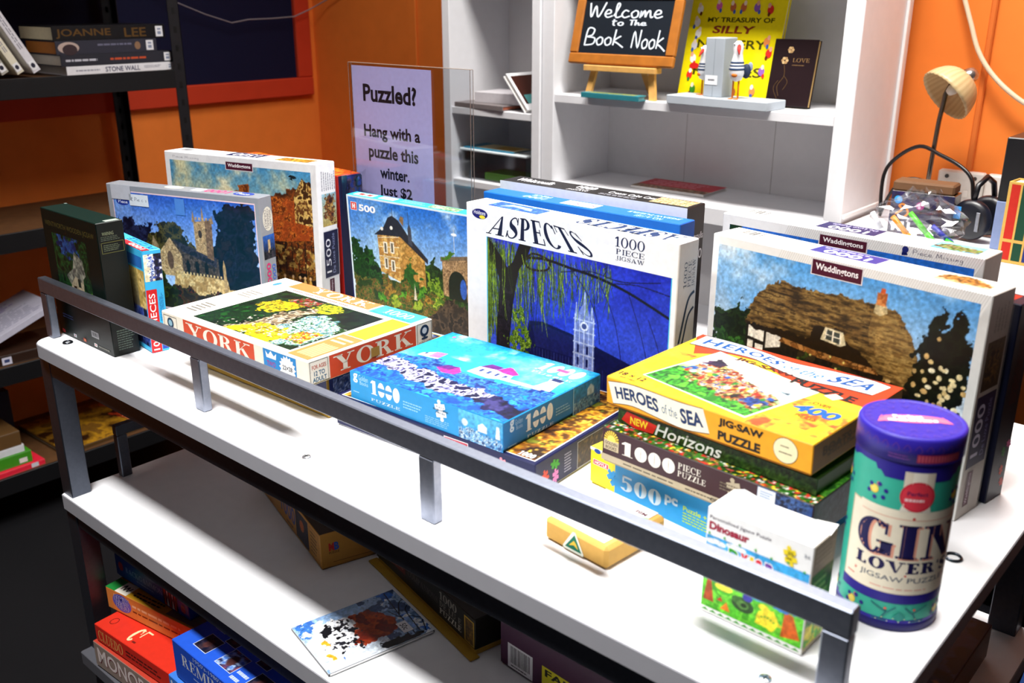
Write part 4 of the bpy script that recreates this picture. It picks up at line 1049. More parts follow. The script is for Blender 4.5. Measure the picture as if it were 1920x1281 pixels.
# ---------------------------------------------------------------- 11 front white box with the thatched cottage
b = PBox('wadF', 'big white 1000 piece box with a thatched cottage picture, at the right', '#ecebe8', tray='#dcdad6', stand=True, R='#c4bcb2', T='#f2f1ee')  # R: end and its stripes toned down, side shade painted into the white
def p_(c):
    c.grad('#dce4ec', '#4c94d4', lo=.45)
    c.soft(c.Y > .45, '#dce8f0', 2.6, 3, .46, .72); c.soft(c.Y > .5, '#5c9cd8', 3, 8, .5, .8)
    c.tex(c.rough([(0, .1), (0, .68), (.05, .67), (.1, .70), (.16, .66), (.19, .58), (.2, .1)], .05), ['#0c1808', '#16280c', '#0a1206', '#203812'], 20, 1)
    c.tex(c.rough([(0, .1), (.01, .52), (.05, .55), (.12, .5), (.17, .42), (.18, .1)], .03), ['#183c0c', '#28541a', '#102c08', '#346820'], 24, 2)
    # walls
    c.put(c.poly([(.155, .05), (.155, .63), (.55, .62), (.9, .5), (.9, .05)]), '#14100c')
    for P in ([(.165, .54), (.165, .60), (.235, .60), (.235, .53)], [(.245, .50), (.245, .595), (.31, .59), (.31, .53)], [(.165, .45), (.165, .52), (.19, .52), (.19, .45)], [(.2, .43), (.2, .51), (.235, .51), (.235, .42)], [(.245, .4), (.245, .48), (.31, .47), (.31, .39)], [(.165, .1), (.165, .43), (.3, .38), (.3, .1)], [(.73, .2), (.73, .5), (.755, .48), (.755, .2)], [(.765, .2), (.765, .47), (.84, .42), (.84, .2)]):
        c.put(c.poly(P), '#e8e2d2')
    for k in range(3): c.put(c.poly([(.25 + k * .022, .43), (.25 + k * .022, .51), (.267 + k * .022, .505), (.267 + k * .022, .425)]), '#2c2c2c')
    c.put(c.poly([(.155, .05), (.155, .625), (.3, .65), (.42, .68), (.50, .73), (.56, .72), (.66, .64), (.74, .56), (.83, .5), (.83, .05)]), '#17100a')
    for P in ([(.165, .54), (.165, .60), (.235, .60), (.235, .53)], [(.245, .50), (.245, .595), (.31, .59), (.31, .53)], [(.165, .45), (.165, .52), (.19, .52), (.19, .45)], [(.2, .43), (.2, .51), (.235, .51), (.235, .42)], [(.165, .1), (.165, .43), (.3, .38), (.3, .1)], [(.73, .2), (.73, .5), (.755, .48), (.755, .2)], [(.765, .2), (.765, .47), (.84, .42), (.84, .2)]):
        c.put(c.poly(P), '#e8e2d2')
    # thatch
    th = [(.15, .61), (.165, .70), (.18, .76), (.255, .865), (.27, .87), (.66, .885), (.735, .87), (.77, .82), (.82, .73), (.845, .6), (.80, .5), (.72, .53), (.66, .60), (.56, .665), (.545, .70), (.49, .71), (.44, .69), (.42, .625), (.38, .615), (.3, .63)]
    m_ = c.rough(th, .012, 30)
    n = fbm(c.U * 14, c.V * 70, 4, 4); P = np.array([C(x) for x in ('#2c2010', '#4c381a', '#644a24', '#7a5e30', '#8a6e3c', '#4a3618')])
    c.img[m_] = P[np.clip((n - .25) * 2 * 6, 0, 5.99).astype(int)][m_]
    mm = c.rough([(.64, .87), (.735, .87), (.84, .62), (.80, .52), (.7, .6), (.66, .7)], .02, 20)
    P2 = np.array([C(x) for x in ('#5c4420', '#7a5c2e', '#8e703c', '#a08248', '#6c5026')]); c.img[mm] = P2[np.clip((n - .25) * 2 * 5, 0, 4.99).astype(int)][mm]
    c.put(c.rough([(.17, .60), (.3, .615), (.42, .60), (.55, .65), (.66, .58), (.72, .5), (.7, .48), (.6, .56), (.5, .6), (.4, .58), (.2, .58)], .01), '#1c120a')
    # dormer window
    c.put(c.poly([(.47, .635), (.485, .705), (.555, .70), (.57, .64), (.55, .625)]), '#d8cca4')
    c.put(c.poly([(.488, .645), (.492, .695), (.545, .69), (.548, .635)]), '#3c4440')
    c.line([(.518, .64), (.518, .695)], .008, '#e8e0c8'); c.line([(.49, .668), (.547, .664)], .005, '#e8e0c8'); c.line([(.488, .645), (.492, .695)], .006, '#e8e0c8'); c.line([(.548, .635), (.545, .69)], .006, '#e8e0c8')
    # porch roof
    c.tex(c.poly([(.30, .56), (.315, .585), (.45, .57), (.69, .565), (.70, .54), (.5, .53)]), ['#7c4c20', '#94602c', '#5c3816', '#a8743c'], 26, 5)
    c.tex(c.poly([(.31, .1), (.31, .54), (.7, .53), (.7, .1)]) & (c.n(26, 2) > .3), ['#100c08', '#1c1610', '#0c0a06', '#2c2414'], 20, 6)
    c.tex(c.rough([(.34, .3), (.36, .5), (.40, .54), (.43, .45), (.44, .3)], .06) | c.rough([(.5, .3), (.53, .48), (.56, .5), (.58, .4), (.58, .3)], .06), ['#141c0a', '#2c3c14', '#46561c', '#101608'], 26, 7)
    rr = random.Random(2)
    for k in range(16): c.put(c.ell(rr.uniform(.35, .58), rr.uniform(.36, .56), .004, .006), '#e0d070')
    # chimney
    c.tex(c.poly([(.655, .84), (.66, .89), (.7, .885), (.705, .85), (.68, .83)]), ['#c8b484', '#a89468', '#dccc9c'], 24, 8)
    c.tex(c.poly([(.662, .88), (.662, .93), (.66, .94), (.698, .945), (.696, .88)]), ['#b86a34', '#a05426', '#cc8044'], 24, 9); c.put(c.poly([(.671, .94), (.674, .965), (.688, .965), (.69, .94)]), '#b8502c')
    # dark conifer and roses
    c.tex(c.rough([(.78, 0), (.80, .5), (.82, .7), (.845, .8), (.865, .9), (.885, .95), (.9, .86), (.915, .82), (.935, .9), (.95, .93), (.97, .85), (1, .8), (1, 0)], .03, 22), ['#050806', '#0a100a', '#0e160c', '#060a08'], 18, 10)
    for k in range(46):
        u = rr.gauss(.92, .05); v = rr.gauss(.55, .1)
        if u > .995: u = .97
        c.put(c.ell(u, v, rr.uniform(.006, .012), rr.uniform(.008, .015)), rr.choice(['#e8d4a0', '#d8bc80', '#f0e4c0', '#c8a468']))
    c.tex(c.poly([(.2, 0), (.8, 0), (.8, .25), (.2, .3)]), ['#14200a', '#2c3c10', '#0c1408', '#4c5c18'], 20, 11)
b.F.hatch(0, 0, 1, 1, '#d6d4d0', 120)
b.F.pic(.029, .045, .970, .955, p_, .0010)
plaque(b.F, .412, .918, .592, .985)
b.T.rect(.36, .3, .61, .88, '#e8e6e2'); b.T.many([[(.36, .32), (.605, .32), (.605, .9), (.36, .9)]], '#2c2a80'); b.T.text('1000', .40, .40, .565, .68, '#f0eef4', .02, rot=180); b.T.greek(.38, .72, .59, .84, 1, '#b8b4d8')
b.T.bars(.05, .5, .14, .85, '#6c6a68', 10); b.T.greek(.15, .55, .2, .75, 2, '#6c6a68')
b.T.pic(.795, .28, .965, .88, lambda c: (c.grad('#c8b48a', '#e8e0d0'), c.tex(c.rough([(0, .3), (.1, .8), (.5, .95), (.9, .5), (1, .2), (.5, .1)], .1), ['#3c2810', '#8c5c20', '#b88038', '#5c3c18'], 6, 1)), .0014)
b.Rt.hatch(0, 0, 1, 1, '#b4aca2', 20)
b.Rt.greek(.25, .83, .8, .96, 4, '#a8a098', vert=True)
b.Rt.pic(.14, .58, .86, .795, lambda c: (c.grad('#2c2010', '#5c4c34'), c.tex(c.rough([(.1, .2), (.3, .9), (.8, .7), (.9, .1)], .1), ['#1c140a', '#4c3418', '#6c5028', '#0c0a06'], 6, 1)), .0008)
b.Rt.rect(.1, .235, .88, .56, '#141640'); b.Rt.text('1000', .2, .28, .5, .52, '#c8c4d8', .01, rot=90); b.Rt.text('De Luxe Puzzle', .6, .27, .75, .53, '#7c78a4', rot=90)
b.Rt.rect(.24, .05, .46, .215, WINE); b.Rt.text('Waddingtons', .29, .06, .41, .205, '#d8c4d0', rot=90)
b.done()

# ---------------------------------------------------------------- 12 the white box behind it
b = PBox('wadB', 'white 1000 piece box with "Piece Missing" in pen, behind the cottage box', '#e9e8e6', tray='#dad8d4', stand=True, R='#9c8c78', T='#f2f1ee')  # R: same white card, end darkened in colour as its shaded side
b.F.hatch(0, 0, 1, 1, '#d2d0cc', 120)
b.F.pic(.034, .045, .970, .945, lambda c: (c.grad('#a8c8e4', '#1c62c4', lo=.4), c.tex(c.Y < .6, ['#1c3c14', '#2c5c1c', '#5c4c2c', '#284c18'], 9, 1), c.tex(c.rough([(0, .7), (0, 1), (.06, 1), (.09, .9), (.05, .7)], .03), ['#0c2c0c', '#1c4c14'], 16, 1)), .0018)
plaque(b.F, .417, .925, .597, .978)
b.F.hand('Piece Missing', .762, .953, .93, .986, '#1c2058', .05); b.F.circ(.735, .978, .0042, '#14206c'); b.F.stroke([(.735, .972), (.728, .962), (.742, .958), (.724, .954)], .003, '#14206c')
b.T.many([[(.372, .25), (.6, .25), (.6, .93), (.372, .93)]], '#1a1a50'); b.T.text('1000', .41, .32, .56, .62, '#f0eef4', .02, rot=180); b.T.text('De Luxe Puzzle', .40, .7, .575, .85, '#b8b4d8', rot=180)
b.T.bars(.05, .5, .14, .85, '#6c6a68', 10); b.T.greek(.16, .55, .21, .75, 2, '#6c6a68')
b.T.pic(.80, .2, .96, .88, lambda c: (c.grad('#58b8e0', '#7cd0f0'), c.tex(c.rough([(0, .3), (.2, .8), (.6, .7), (1, .6), (1, .1), (.4, .05)], .1), ['#28401c', '#5c7c34', '#8c8460', '#3c2c1c'], 7, 1)), .0014); b.T.greek(.66, .3, .76, .7, 3, '#b8b6b2')
b.done()

# ---------------------------------------------------------------- 13 dark navy box at the far right
b = PBox('navyR', 'dark navy box with loose jigsaw pieces on its end, behind the cottage box', '#10122c', tray='#0c0e20', stand=True, T='#14162c', R='#0b0d1e')
b.T.rect(.6, .3, .96, .8, '#a8281c'); b.T.text('1000', .66, .38, .9, .72, '#e8705c', .02)
b.F.rect(.03, .04, .97, .95, '#181420'); b.F.rect(.75, .86, .95, .93, '#b0341f')
for (u, v, c_, r_) in ((.55, .25, '#2c7c2c', 20), (.8, .28, '#d8649c', 60), (.6, .15, '#c8381e', 10), (.75, .08, '#c0301c', 40)): b.Rt.piece(u, v, .006, c_, r_)
b.Rt.greek(.3, .5, .7, .9, 8, '#4c1c1c', vert=True)
b.done()

# ---------------------------------------------------------------- 14 gold edged box under the YORK box
b = PBox('gold', 'gold edged puzzle box lying flat on the table under the garden puzzle', '#8c6c1c', tray='#b8922c', gap=.028, F='#1c2450', T='#c8a838')
b.T.rect(.012, .015, .988, .985, '#141a3c'); b.T.pic(.02, .022, .98, .978, lambda c: c.tex(full(c), ['#0c1430', '#1c2c60', '#3c4c84', '#c8ccd8', '#101838', '#24366c'], 9, 1), .003)
b.Rt.rect(.02, .52, .98, .97, '#1a2350'); b.Rt.pic(.05, .55, .6, .93, lambda c: c.tex(full(c), ['#0c1430', '#28407c', '#a8b0c8', '#142048'], 8, 2), .002)
b.done()

# ---------------------------------------------------------------- YORK
b = PBox('york', 'flat cream and orange puzzle box with a yellow flower garden picture, behind the rail', '#ebe3d0', tray='#d8caa4', T='#f3efe6')
RO = '#cf4a28'; OR = '#dd7a42'
def p_(c):
    c.tex(full(c), ['#0c2410', '#1a3c16', '#26501c', '#0a1c0c', '#305c24'], 10, 1)
    c.tex(c.rough([(.3, .02), (.4, .25), (.38, .5), (.5, .8), (.56, .8), (.55, .5), (.6, .3), (.56, .05)], .05), ['#c8bca4', '#9c8c74', '#7c6c58', '#d8d0bc', '#5c5040'], 16, 2)
    c.tex(c.rough([(.0, .05), (.02, .5), (.2, .62), (.34, .5), (.36, .25), (.2, .0)], .04), ['#123c14', '#1c5020', '#0c2c10', '#286828'], 22, 3)
    c.tex(c.rough([(.14, .5), (.12, .72), (.25, .9), (.38, .78), (.37, .55), (.25, .45)], .06), ['#d8c020', '#f0dc30', '#b89c14', '#5c6c18', '#e8d028'], 26, 4)
    c.tex(c.rough([(.48, .8), (.46, .95), (.62, .98), (.7, .85), (.6, .74)], .05), ['#d8c828', '#5c7c20', '#f0e040', '#2c5c1c'], 26, 5)
    c.tex(c.rough([(.2, .78), (.26, .98), (.44, .98), (.44, .85), (.36, .8)], .05), ['#2c5c20', '#8c2c34', '#b83c44', '#3c7c2c', '#c8a0a0'], 26, 6)
    c.tex(c.rough([(.58, .05), (.6, .45), (.64, .75), (.8, .7), (.97, .5), (.98, .1), (.8, .0)], .05), ['#2c6c34', '#b8ccd8', '#e8f0f0', '#4c8c4c', '#88acd0', '#1c4c24', '#d8e4d8'], 30, 7)
    c.tex(c.rough([(.7, .8), (.72, .98), (1, 1), (1, .6), (.85, .68)], .03), ['#0a1c0e', '#142c18', '#1c3c20'], 14, 8)
    c.tex(c.rough([(.3, 0), (.42, .2), (.5, .3), (.68, .3), (.78, .2), (.8, 0)], .05), ['#e8d420', '#f4e43c', '#c8ac14', '#f0dc28', '#9c8c18'], 24, 9)
    c.tex(c.rough([(.78, .12), (.8, .36), (.92, .36), (.95, .15)], .05), ['#e0cc30', '#d05c2c', '#3c7c34', '#f0e050'], 28, 10)
    c.spots(c.poly([(.55, .1), (1, .1), (1, .6), (.6, .7)]), '#f4f4f4', 60, .72, 3)
    c.spots(c.poly([(.2, .0), (.6, .0), (.6, .5), (.3, .4)]), '#e4dcd0', 50, .76, 4)
    c.img **= 1.5
b.T.pic(.18, .06, .845, .80, p_)
b.T.rect(.135, .865, .695, .995, OR); b.T.serif('YORK', .27, .885, .66, .985, '#f4ece0', .2, .07)
b.T.greek(.2, .825, .62, .845, 1, '#b83c28'); b.T.greek(.05, .12, .14, .3, 5, '#6c665c'); b.T.greek(.05, .52, .15, .66, 4, '#8c867c'); b.T.ell(.06, .86, .015, .04, '#3c84c8')
b.T.rect(.71, .845, .975, 1.0, '#42b4d4'); b.T.serif('1000', .77, .885, .93, .965, '#c8ecf0', .16, .06); b.T.text('OVER', .73, .965, .77, .985, '#1c3c54'); b.T.text('FULLY INTERLOCKING PIECES', .73, .852, .955, .872, '#1c3c54')
b.T.rect(.875, .45, .985, .83, '#ecc828'); b.T.rect(.862, .02, .985, .44, OR); b.T.greek(.88, .30, .97, .40, 2, '#f0c8a0')
for k in range(6): b.T.rect(.885 + k * .016, .06, .896 + k * .016, .26, '#e8a878')
# front
b.F.rect(.165, .06, .665, .94, RO); b.F.serif('YORK', .185, .2, .645, .86, '#f0e8d8', .2, .07)
b.F.greek(.3, .09, .55, .14, 1, '#7c2c18')
b.F.rect(.725, .02, .93, .95, '#2c84c4'); b.F.many([[(.745, .62), (.74, .88), (.757, .74), (.775, .92), (.793, .74), (.81, .88), (.805, .62)]], '#e8eef4'); b.F.text('TWO', .745, .3, .8, .5, '#a0307c', .02); b.F.rect(.74, .2, .79, .26, '#7c3c94')
sb = []
for k in range(32):
    r_ = (.0185 if k % 2 == 0 else .0145); sb.append((.875 + r_ * math.cos(k * math.pi / 16) / b.W, .45 + r_ * math.sin(k * math.pi / 16) / b.H))
b.F.poly(sb, '#f0f0ee'); b.F.text('22×28', .845, .36, .905, .54, '#18181c', .02)
b.F.frame(.015, .12, .115, .88, .0007, '#5c564c'); b.F.circ(.065, .58, .0085, '#1c3c54'); b.F.circ(.065, .58, .005, '#8cb4c4'); b.F.rect(.06, .2, .07, .36, '#1c3c54')
# right end
b.Rt.frame(.012, .06, .145, .94, .0007, '#4c463c'); b.Rt.text('FOR AGES', .028, .62, .13, .78, '#b8482c', .01); b.Rt.text('12 TO', .04, .36, .118, .54, '#1c5c7c', .02); b.Rt.text('ADULT', .028, .12, .13, .3, '#1c5c7c', .02)
b.Rt.rect(.155, .05, .848, .95, RO); b.Rt.serif('YORK', .185, .2, .82, .86, '#efe4cc', .2, .07)
b.Rt.frame(.862, .06, .99, .96, .0007, '#4c463c'); b.Rt.circ(.926, .62, .0092, '#14304c'); b.Rt.circ(.926, .62, .005, '#c8d4dc'); b.Rt.rect(.92, .3, .932, .42, '#14304c'); b.Rt.ell(.926, .3, .03, .05, '#14304c'); b.Rt.text('WORLD GAMES', .872, .11, .982, .19, '#3c3830')
b.done()
sticker(b.lid, (b.W, .47 * b.D, .30 * b.H), (0, 1, 0), (0, 0, 1), .016, .014, '#a8803c', name='old_tape')

# ---------------------------------------------------------------- 15 navy puzzle with pieces, lower box of the pair
b = PBox('wnavy', 'navy puzzle box with printed jigsaw pieces, under the blue lighthouse box', '#151a44', tray='#c8c8cc', T='#141840', gap=.0022)
b.T.rect(.02, .025, .985, .975, '#e8e8ea'); b.T.pic(.025, .03, .98, .97, lambda c: (c.tex(full(c), ['#2c1808', '#5c340c', '#8c5414', '#b88420', '#3c2408', '#6c7020'], 10, 1), c.tex(c.rough([(.9, .3), (.92, .8), (1, .9), (1, .2)], .08), ['#a86c14', '#d8a028', '#7c4c10', '#4c2c08'], 20, 2), c.spots(full(c), '#d8b040', 50, .74, 3)), .002)
b.T.serif('1000', .90, .04, .965, .085, '#ecebe8', .2, .08); b.T.rect(.88, .91, .982, .968, '#c8283c'); b.T.text('Waddingtons', .888, .92, .974, .958, '#f4eef0', .02)
for (u, v, c_, r_) in ((.09, .62, '#e8a0a8', 10), (.155, .62, '#7cb8c4', 50), (.86, .66, '#e8909c', 25), (.945, .45, '#e8e6ea', 5)): b.F.piece(u, v, .0085, c_, r_)
b.F.greek(.27, .75, .36, .95, 3, '#a8acc8'); b.F.rect(.46, .2, .58, .9, '#3c3c54'); b.F.pic(.465, .22, .575, .88, lambda c: c.tex(full(c), ['#14142c', '#54546c', '#b0a8a8', '#24243c', '#7c7890'], 6, 1), .0014)
b.F.rect(.583, .66, .70, .93, '#d4d0d4'); b.F.rect(.586, .69, .697, .90, '#b8283c'); b.F.text('Waddingtons', .592, .74, .691, .87, '#f4eef0', .02)
for (u, v, c_, r_) in ((.085, .46, '#d8482c', 20), (.165, .66, '#3ca42c', 70), (.17, .3, '#e080c0', 5)): b.Rt.piece(u, v, .0085, c_, r_)
b.Rt.greek(.245, .2, .31, .8, 7, '#9c9cb8'); b.Rt.rect(.36, .08, .72, .9, '#a8a8b4'); b.Rt.pic(.365, .1, .715, .88, lambda c: c.tex(full(c), ['#2c1c10', '#4c3818', '#1c1810', '#6c5424'], 8, 1), .002)
b.done()

# ---------------------------------------------------------------- blue lighthouse puzzle
b = PBox('golden', 'bright blue seaside puzzle box lying on top of the navy box', '#1f86c8', tray='#1a70b0', T='#2aa4d8', R='#1c78bc')  # R: slightly darker blue, painted shade on the end face
def p_(c):
    c.grad('#3cb8e4', '#1c9cd0', lo=.3)
    c.soft(c.Y > .45, '#8cd8f0', 2.2, 2, .46, .8); c.soft((c.Y > .6) & (c.X < .5), '#c8eef8', 5, 6, .55, .85)
    c.tex(c.rough([(-.02, 0), (-.02, .38), (.2, .47), (.5, .45), (.8, .42), (1.02, .34), (1.02, 0)], .015), ['#1456a8', '#1c6cc0', '#2480d0', '#1048a0', '#3c98dc'], 16, 1)
    c.tex(c.rough([(-.02, .42), (.05, .47), (.25, .50), (.45, .45), (.6, .45), (.8, .48), (1, .55), (1.02, .3), (.9, .3), (.6, .3), (.2, .38), (0, .36)], .03), ['#1c3c84', '#3068b0', '#4c90c8', '#2c54a0', '#1c88c4'], 20, 3)
    c.tex(c.rough([(-.02, .2), (0, .36), (.12, .35), (.25, .33), (.4, .30), (.55, .30), (.68, .30), (.85, .26), (1.02, .2), (1.02, .06), (.9, .08), (.75, .16), (.6, .14), (.45, .12), (.3, .14), (.1, .2)], .03), ['#161444', '#c0c0dc', '#e8e4f0', '#2c2860', '#8c8cb8', '#dcd8ec', '#1c1a50'], 13, 4)
    c.tex(c.rough([(.72, .14), (.8, .27), (1.02, .22), (1.02, .02), (.85, .08)], .03), ['#0c0a30', '#1c1a4c', '#2c2860', '#48447c'], 16, 5)
    w = '#f0f0f6'; pk = '#c43c94'; pu = '#6c2c84'
    c.put(c.poly([(.10, .50), (.10, .55), (.16, .62), (.21, .60), (.23, .52)]), w); c.put(c.poly([(.155, .62), (.16, .52), (.225, .54), (.22, .64)]), '#d87cb8')
    c.put(c.poly([(.115, .54), (.115, .57), (.13, .58), (.13, .55)]), '#28306c')
    c.put(c.poly([(.30, .41), (.33, .48), (.40, .50), (.45, .44), (.44, .38), (.37, .36)]), pk); c.put(c.poly([(.30, .41), (.33, .48), (.40, .50), (.38, .42)]), pu)
    c.put(c.poly([(.46, .48), (.47, .60), (.50, .62), (.68, .62), (.70, .53), (.6, .47)]), w)
    c.put(c.poly([(.47, .60), (.5, .68), (.58, .68), (.57, .62)]), pu); c.put(c.poly([(.57, .62), (.6, .71), (.62, .71), (.70, .64), (.68, .60), (.62, .60)]), pk)
    for u in (.5, .55, .6, .65): c.put(c.poly([(u, .53), (u, .58), (u + .02, .58), (u + .02, .53)]), '#38508c')
    c.put(c.poly([(.66, .50), (.9, .52), (.9, .56), (.66, .545)]), w); c.line([(.66, .5), (.9, .515)], .006, '#28487c')
    c.put(c.poly([(.84, .54), (.86, .68), (.85, .72), (.93, .72), (.925, .68), (.945, .54)]), w); c.put(c.poly([(.86, .70), (.86, .75), (.92, .75), (.92, .70)]), '#34406c')
    c.img **= 1.25
b.T.pic(.004, .004, .996, .996, p_)
b.T.serif('1000', .70, .80, .955, .95, '#e8ecf4', .28, .06, shear=.1); b.T.serif('PUZZLE', .71, .745, .95, .775, '#d8ecf8', .12, .06); b.T.rect(.80, .86, .87, .90, '#b85890'); b.T.text('Golden', .085, .915, .17, .95, '#7c98d8', .01); b.T.text('Books', .10, .88, .16, .91, '#8cb0e0', .01); b.T.circ(.07, .92, .003, '#c060a8')
f = b.F
f.rect(.0, .0, 1, 1, '#2490cc')
f.text('g', .022, .62, .055, .96, '#d8ecf8', .03); f.text('Golden', .062, .76, .13, .95, '#a8d4f0'); f.text('Books', .07, .60, .13, .74, '#a8d4f0'); f.greek(.02, .25, .07, .32, 1, '#a8d4f0')
f.serif('1000', .15, .40, .352, .92, '#e8f0f8', .3, .06); f.rect(.20, .6, .3, .72, '#2c88c4'); f.serif('PUZZLE', .15, .16, .35, .26, '#d8ecf8', .13, .08)
f.greek(.375, .3, .5, .6, 3, '#8cc8ec'); f.greek(.52, .1, .70, .36, 4, '#7cbce4')
f.piece(.622, .68, .0125, '#f0f4f8', 12); f.text('FULLY', .595, .76, .648, .82, '#1c2c44', .02); f.text('INTERLOCKING', .575, .66, .67, .72, '#1c2c44', .02); f.text('PIECES', .592, .56, .65, .62, '#1c2c44', .02)
f.pic(.735, .005, .998, .985, lambda c: (c.grad('#1c74bc', '#58b4dc'), c.tex(c.rough([(0, 0), (0, .3), (.3, .5), (.6, .36), (1, .3), (1, 0)], .06), ['#1c508c', '#a8c8dc', '#2c78b4', '#d8e4ec', '#184070'], 10, 1), c.put(c.poly([(.45, .45), (.45, .65), (.55, .75), (.65, .65), (.65, .45)]), '#e4ecf4'), c.put(c.poly([(.84, .4), (.86, .8), (.92, .8), (.94, .4)]), '#e8f0f4'), c.put(c.ell(.15, .6, .07, .12), '#d8e8f0')), .0010)
f = b.Rt
f.text('g', .06, .55, .10, .95, '#c8e0f4', .03); f.text('Golden', .11, .72, .18, .9, '#98c4e8'); f.text('Books', .12, .55, .18, .7, '#98c4e8')
f.serif('1000', .21, .30, .48, .88, '#e0ecf6', .3, .06); f.rect(.27, .52, .41, .66, '#2478b8'); f.serif('PUZZLE', .225, .08, .485, .18, '#cfe2f2', .13, .08); f.greek(.51, .3, .67, .6, 3, '#7cb4e0'); f.greek(.04, .08, .14, .14, 1, '#98c4e8')
f.rect(.692, 0, .70, 1, '#88c0e4'); f.pic(.70, .01, .995, .985, lambda c: (c.grad('#1c5c98', '#2c84b8'), c.tex(c.rough([(0, 0), (0, .35), (.4, .5), (1, .35), (1, 0)], .06), ['#14406c', '#6c9cb8', '#1c5c90', '#88b0c4'], 10, 1), c.put(c.poly([(.5, .45), (.5, .7), (.62, .85), (.75, .7), (.75, .45)]), '#a8c8d8')), .0012)
b.done()

# ---------------------------------------------------------------- 16 stack on the right: 500pc, 1000 piece, green, HEROES
b = PBox('hoyle', 'yellow and blue 500 piece box at the bottom of the right-hand stack', '#f0dc2c', tray='#d8c828', gap=.0022)
f = b.F
f.rect(.155, .0, 1, .98, '#2a94d2'); f.piece(.145, .4, .011, '#2a94d2', 40); f.rect(.0, .92, .14, 1, '#e8e8e4'); f.ell(.045, .93, .02, .06, '#2c4c9c')
f.rect(.02, .56, .115, .70, '#c8202c'); f.frame(.02, .56, .115, .70, .0006, '#f0ecec'); f.text('HOYLE', .03, .59, .105, .67, '#f4f0f0', .03)
f.serif('500', .19, .22, .425, .62, '#c8dce8', .24, .08); f.text('pc', .445, .36, .515, .62, '#c8dce8', .04)
f.text('Puzzle +', .545, .42, .67, .54, '#b8d43c', .02); f.greek(.545, .12, .72, .4, 4, '#a4cc40')
b.Rt.rect(0, 0, 1, 1, '#2484c0')
b.done()
b = PBox('brown', 'dark brown 1000 piece flower garden box, second from the bottom of the right-hand stack', '#3a2028', tray='#b8a88c', T='#1c3c14', R='#20242c')
f = b.F
f.rect(0, .07, .76, .25, '#b4a68c'); f.greek(.12, .12, .40, .2, 1, '#5c5448'); f.greek(.44, .12, .58, .2, 1, '#5c5448')
f.rect(.012, .40, .092, .68, '#c0b090'); f.many([[(.052 + .04 * math.cos(a * .314 + d) / 1.0, .70 + .26 * math.sin(a * .314 + d)) for d in (-.1, .1)] + [(.052, .70)] for a in range(11)], '#e8c848'); f.ell(.052, .71, .022, .12, '#f0d860', 20)
f.rect(.012, .40, .092, .66, '#c0b090'); f.text('GOLDEN', .018, .55, .086, .64, '#3c2c24', .02); f.text('BOOKS', .022, .43, .082, .52, '#3c2c24', .02)
f.serif('1000', .11, .40, .385, .80, '#eee6dc', .3, .05); f.serif('PIECE', .40, .62, .51, .80, '#e4dcd0', .16, .06); f.serif('PUZZLE', .40, .42, .535, .58, '#e4dcd0', .16, .06)
f.piece(.665, .62, .0115, '#b4a68c', 15); f.greek(.60, .5, .71, .74, 3, '#6c6050'); f.text('CE', .56, .11, .595, .2, '#3c342c', .02)
f.pic(.765, .08, .995, .985, lambda c: (c.grad('#141c3c', '#2c4c8c'), c.tex(full(c) & (c.n(5, 2) > .5), ['#0c1020', '#1c2c54', '#3c5c94', '#182038'], 8, 1), c.tex(c.Y < .3, ['#0c0e18', '#18202c', '#0a0a10'], 10, 3)), .0012)
def p_(c):
    c.tex(full(c), ['#0e2c0a', '#1c4c12', '#2c6c1a', '#143a0c', '#3c7c24'], 16, 1)
    c.spots(full(c), '#e8e4dc', 46, .68, 2); c.spots(full(c), '#c82c24', 40, .70, 5); c.spots(full(c), '#e8d030', 44, .74, 7); c.spots(full(c), '#b43c3c', 50, .74, 9)
    c.tex(c.rough([(.9, .2), (.9, .7), (1.02, .8), (1.02, .1)], .03), ['#2c6c1a', '#4c9424', '#1c5010'], 22, 4)
b.T.pic(.003, .003, .997, .997, p_, .0013)
b.Rt.pic(.03, .05, .97, .97, lambda c: c.tex(full(c), ['#0c0e14', '#28303c', '#181c24', '#3c4854', '#101218'], 8, 3), .002)
b.done()
sticker(b.lid, (.768 * b.W, 0, .66 * b.H), (1, 0, 0), (0, 0, 1), .02, .0135, '#dfe4ec', lambda f: f.greek(.15, .2, .85, .8, 3, '#8ca0c0'), 'price_label')
# thin green box between the brown and the HEROES box
BX['green'] = (-.583, .846, .9944, -3.5, 0, .25, .17, .0190)
b = PBox('green', 'thin dark green box with a red NEW flash, squeezed under the top orange box', '#1c3810', tray='#14280c', gap=.002, T='#1c3c12')
f = b.F
f.pic(.0, .06, 1, .99, lambda c: c.tex(full(c), ['#0c1c08', '#1c3810', '#2c4c18', '#14280c', '#3c5c20'], 7, 1), .0016)
f.many([[(.02, .3), (.05, .95), (.22, .7), (.2, .1), (.1, .0)]], '#c8281c'); f.text('NEW', .07, .22, .17, .7, '#f0d030', .03)
f.text('Horizons', .21, .1, .56, .85, '#dce0d8', .01, shear=.25)
b.done()
b = PBox('heroes', 'orange and yellow sea heroes jigsaw box on top of the right-hand stack', '#eca21c', tray='#c87c14', rx=1.7, ry=-.9, T='#f2cc24', R='#7c4210', gap=.0022)  # R: brown end carries the shade of the unlit side in its colour
f = b.T
RD = '#c8360e'
f.many([[(0, .93), (0, 1), (1, 1), (1, .60), (.86, .60), (.6, .66), (.42, .82), (.25, .80), (.12, .66)]], RD)
f.pic(.003, .003, .70, .64, lambda c: (c.tex(full(c), ['#e4b810', '#eac41c', '#deae0c'], 4, 1), c.tex((c.n(5, 6) > .6) & (c.X < .35), ['#d85c1c', '#e88c24', '#f0b820'], 9, 2)), .002)
f.pic(.70, .003, .997, .50, lambda c: (c.tex(full(c), ['#e4b810', '#eac41c'], 4, 1), c.tex((c.n(4, 4) > .55), ['#e0641c', '#f0a020', '#c84818'], 8, 3)), .002)
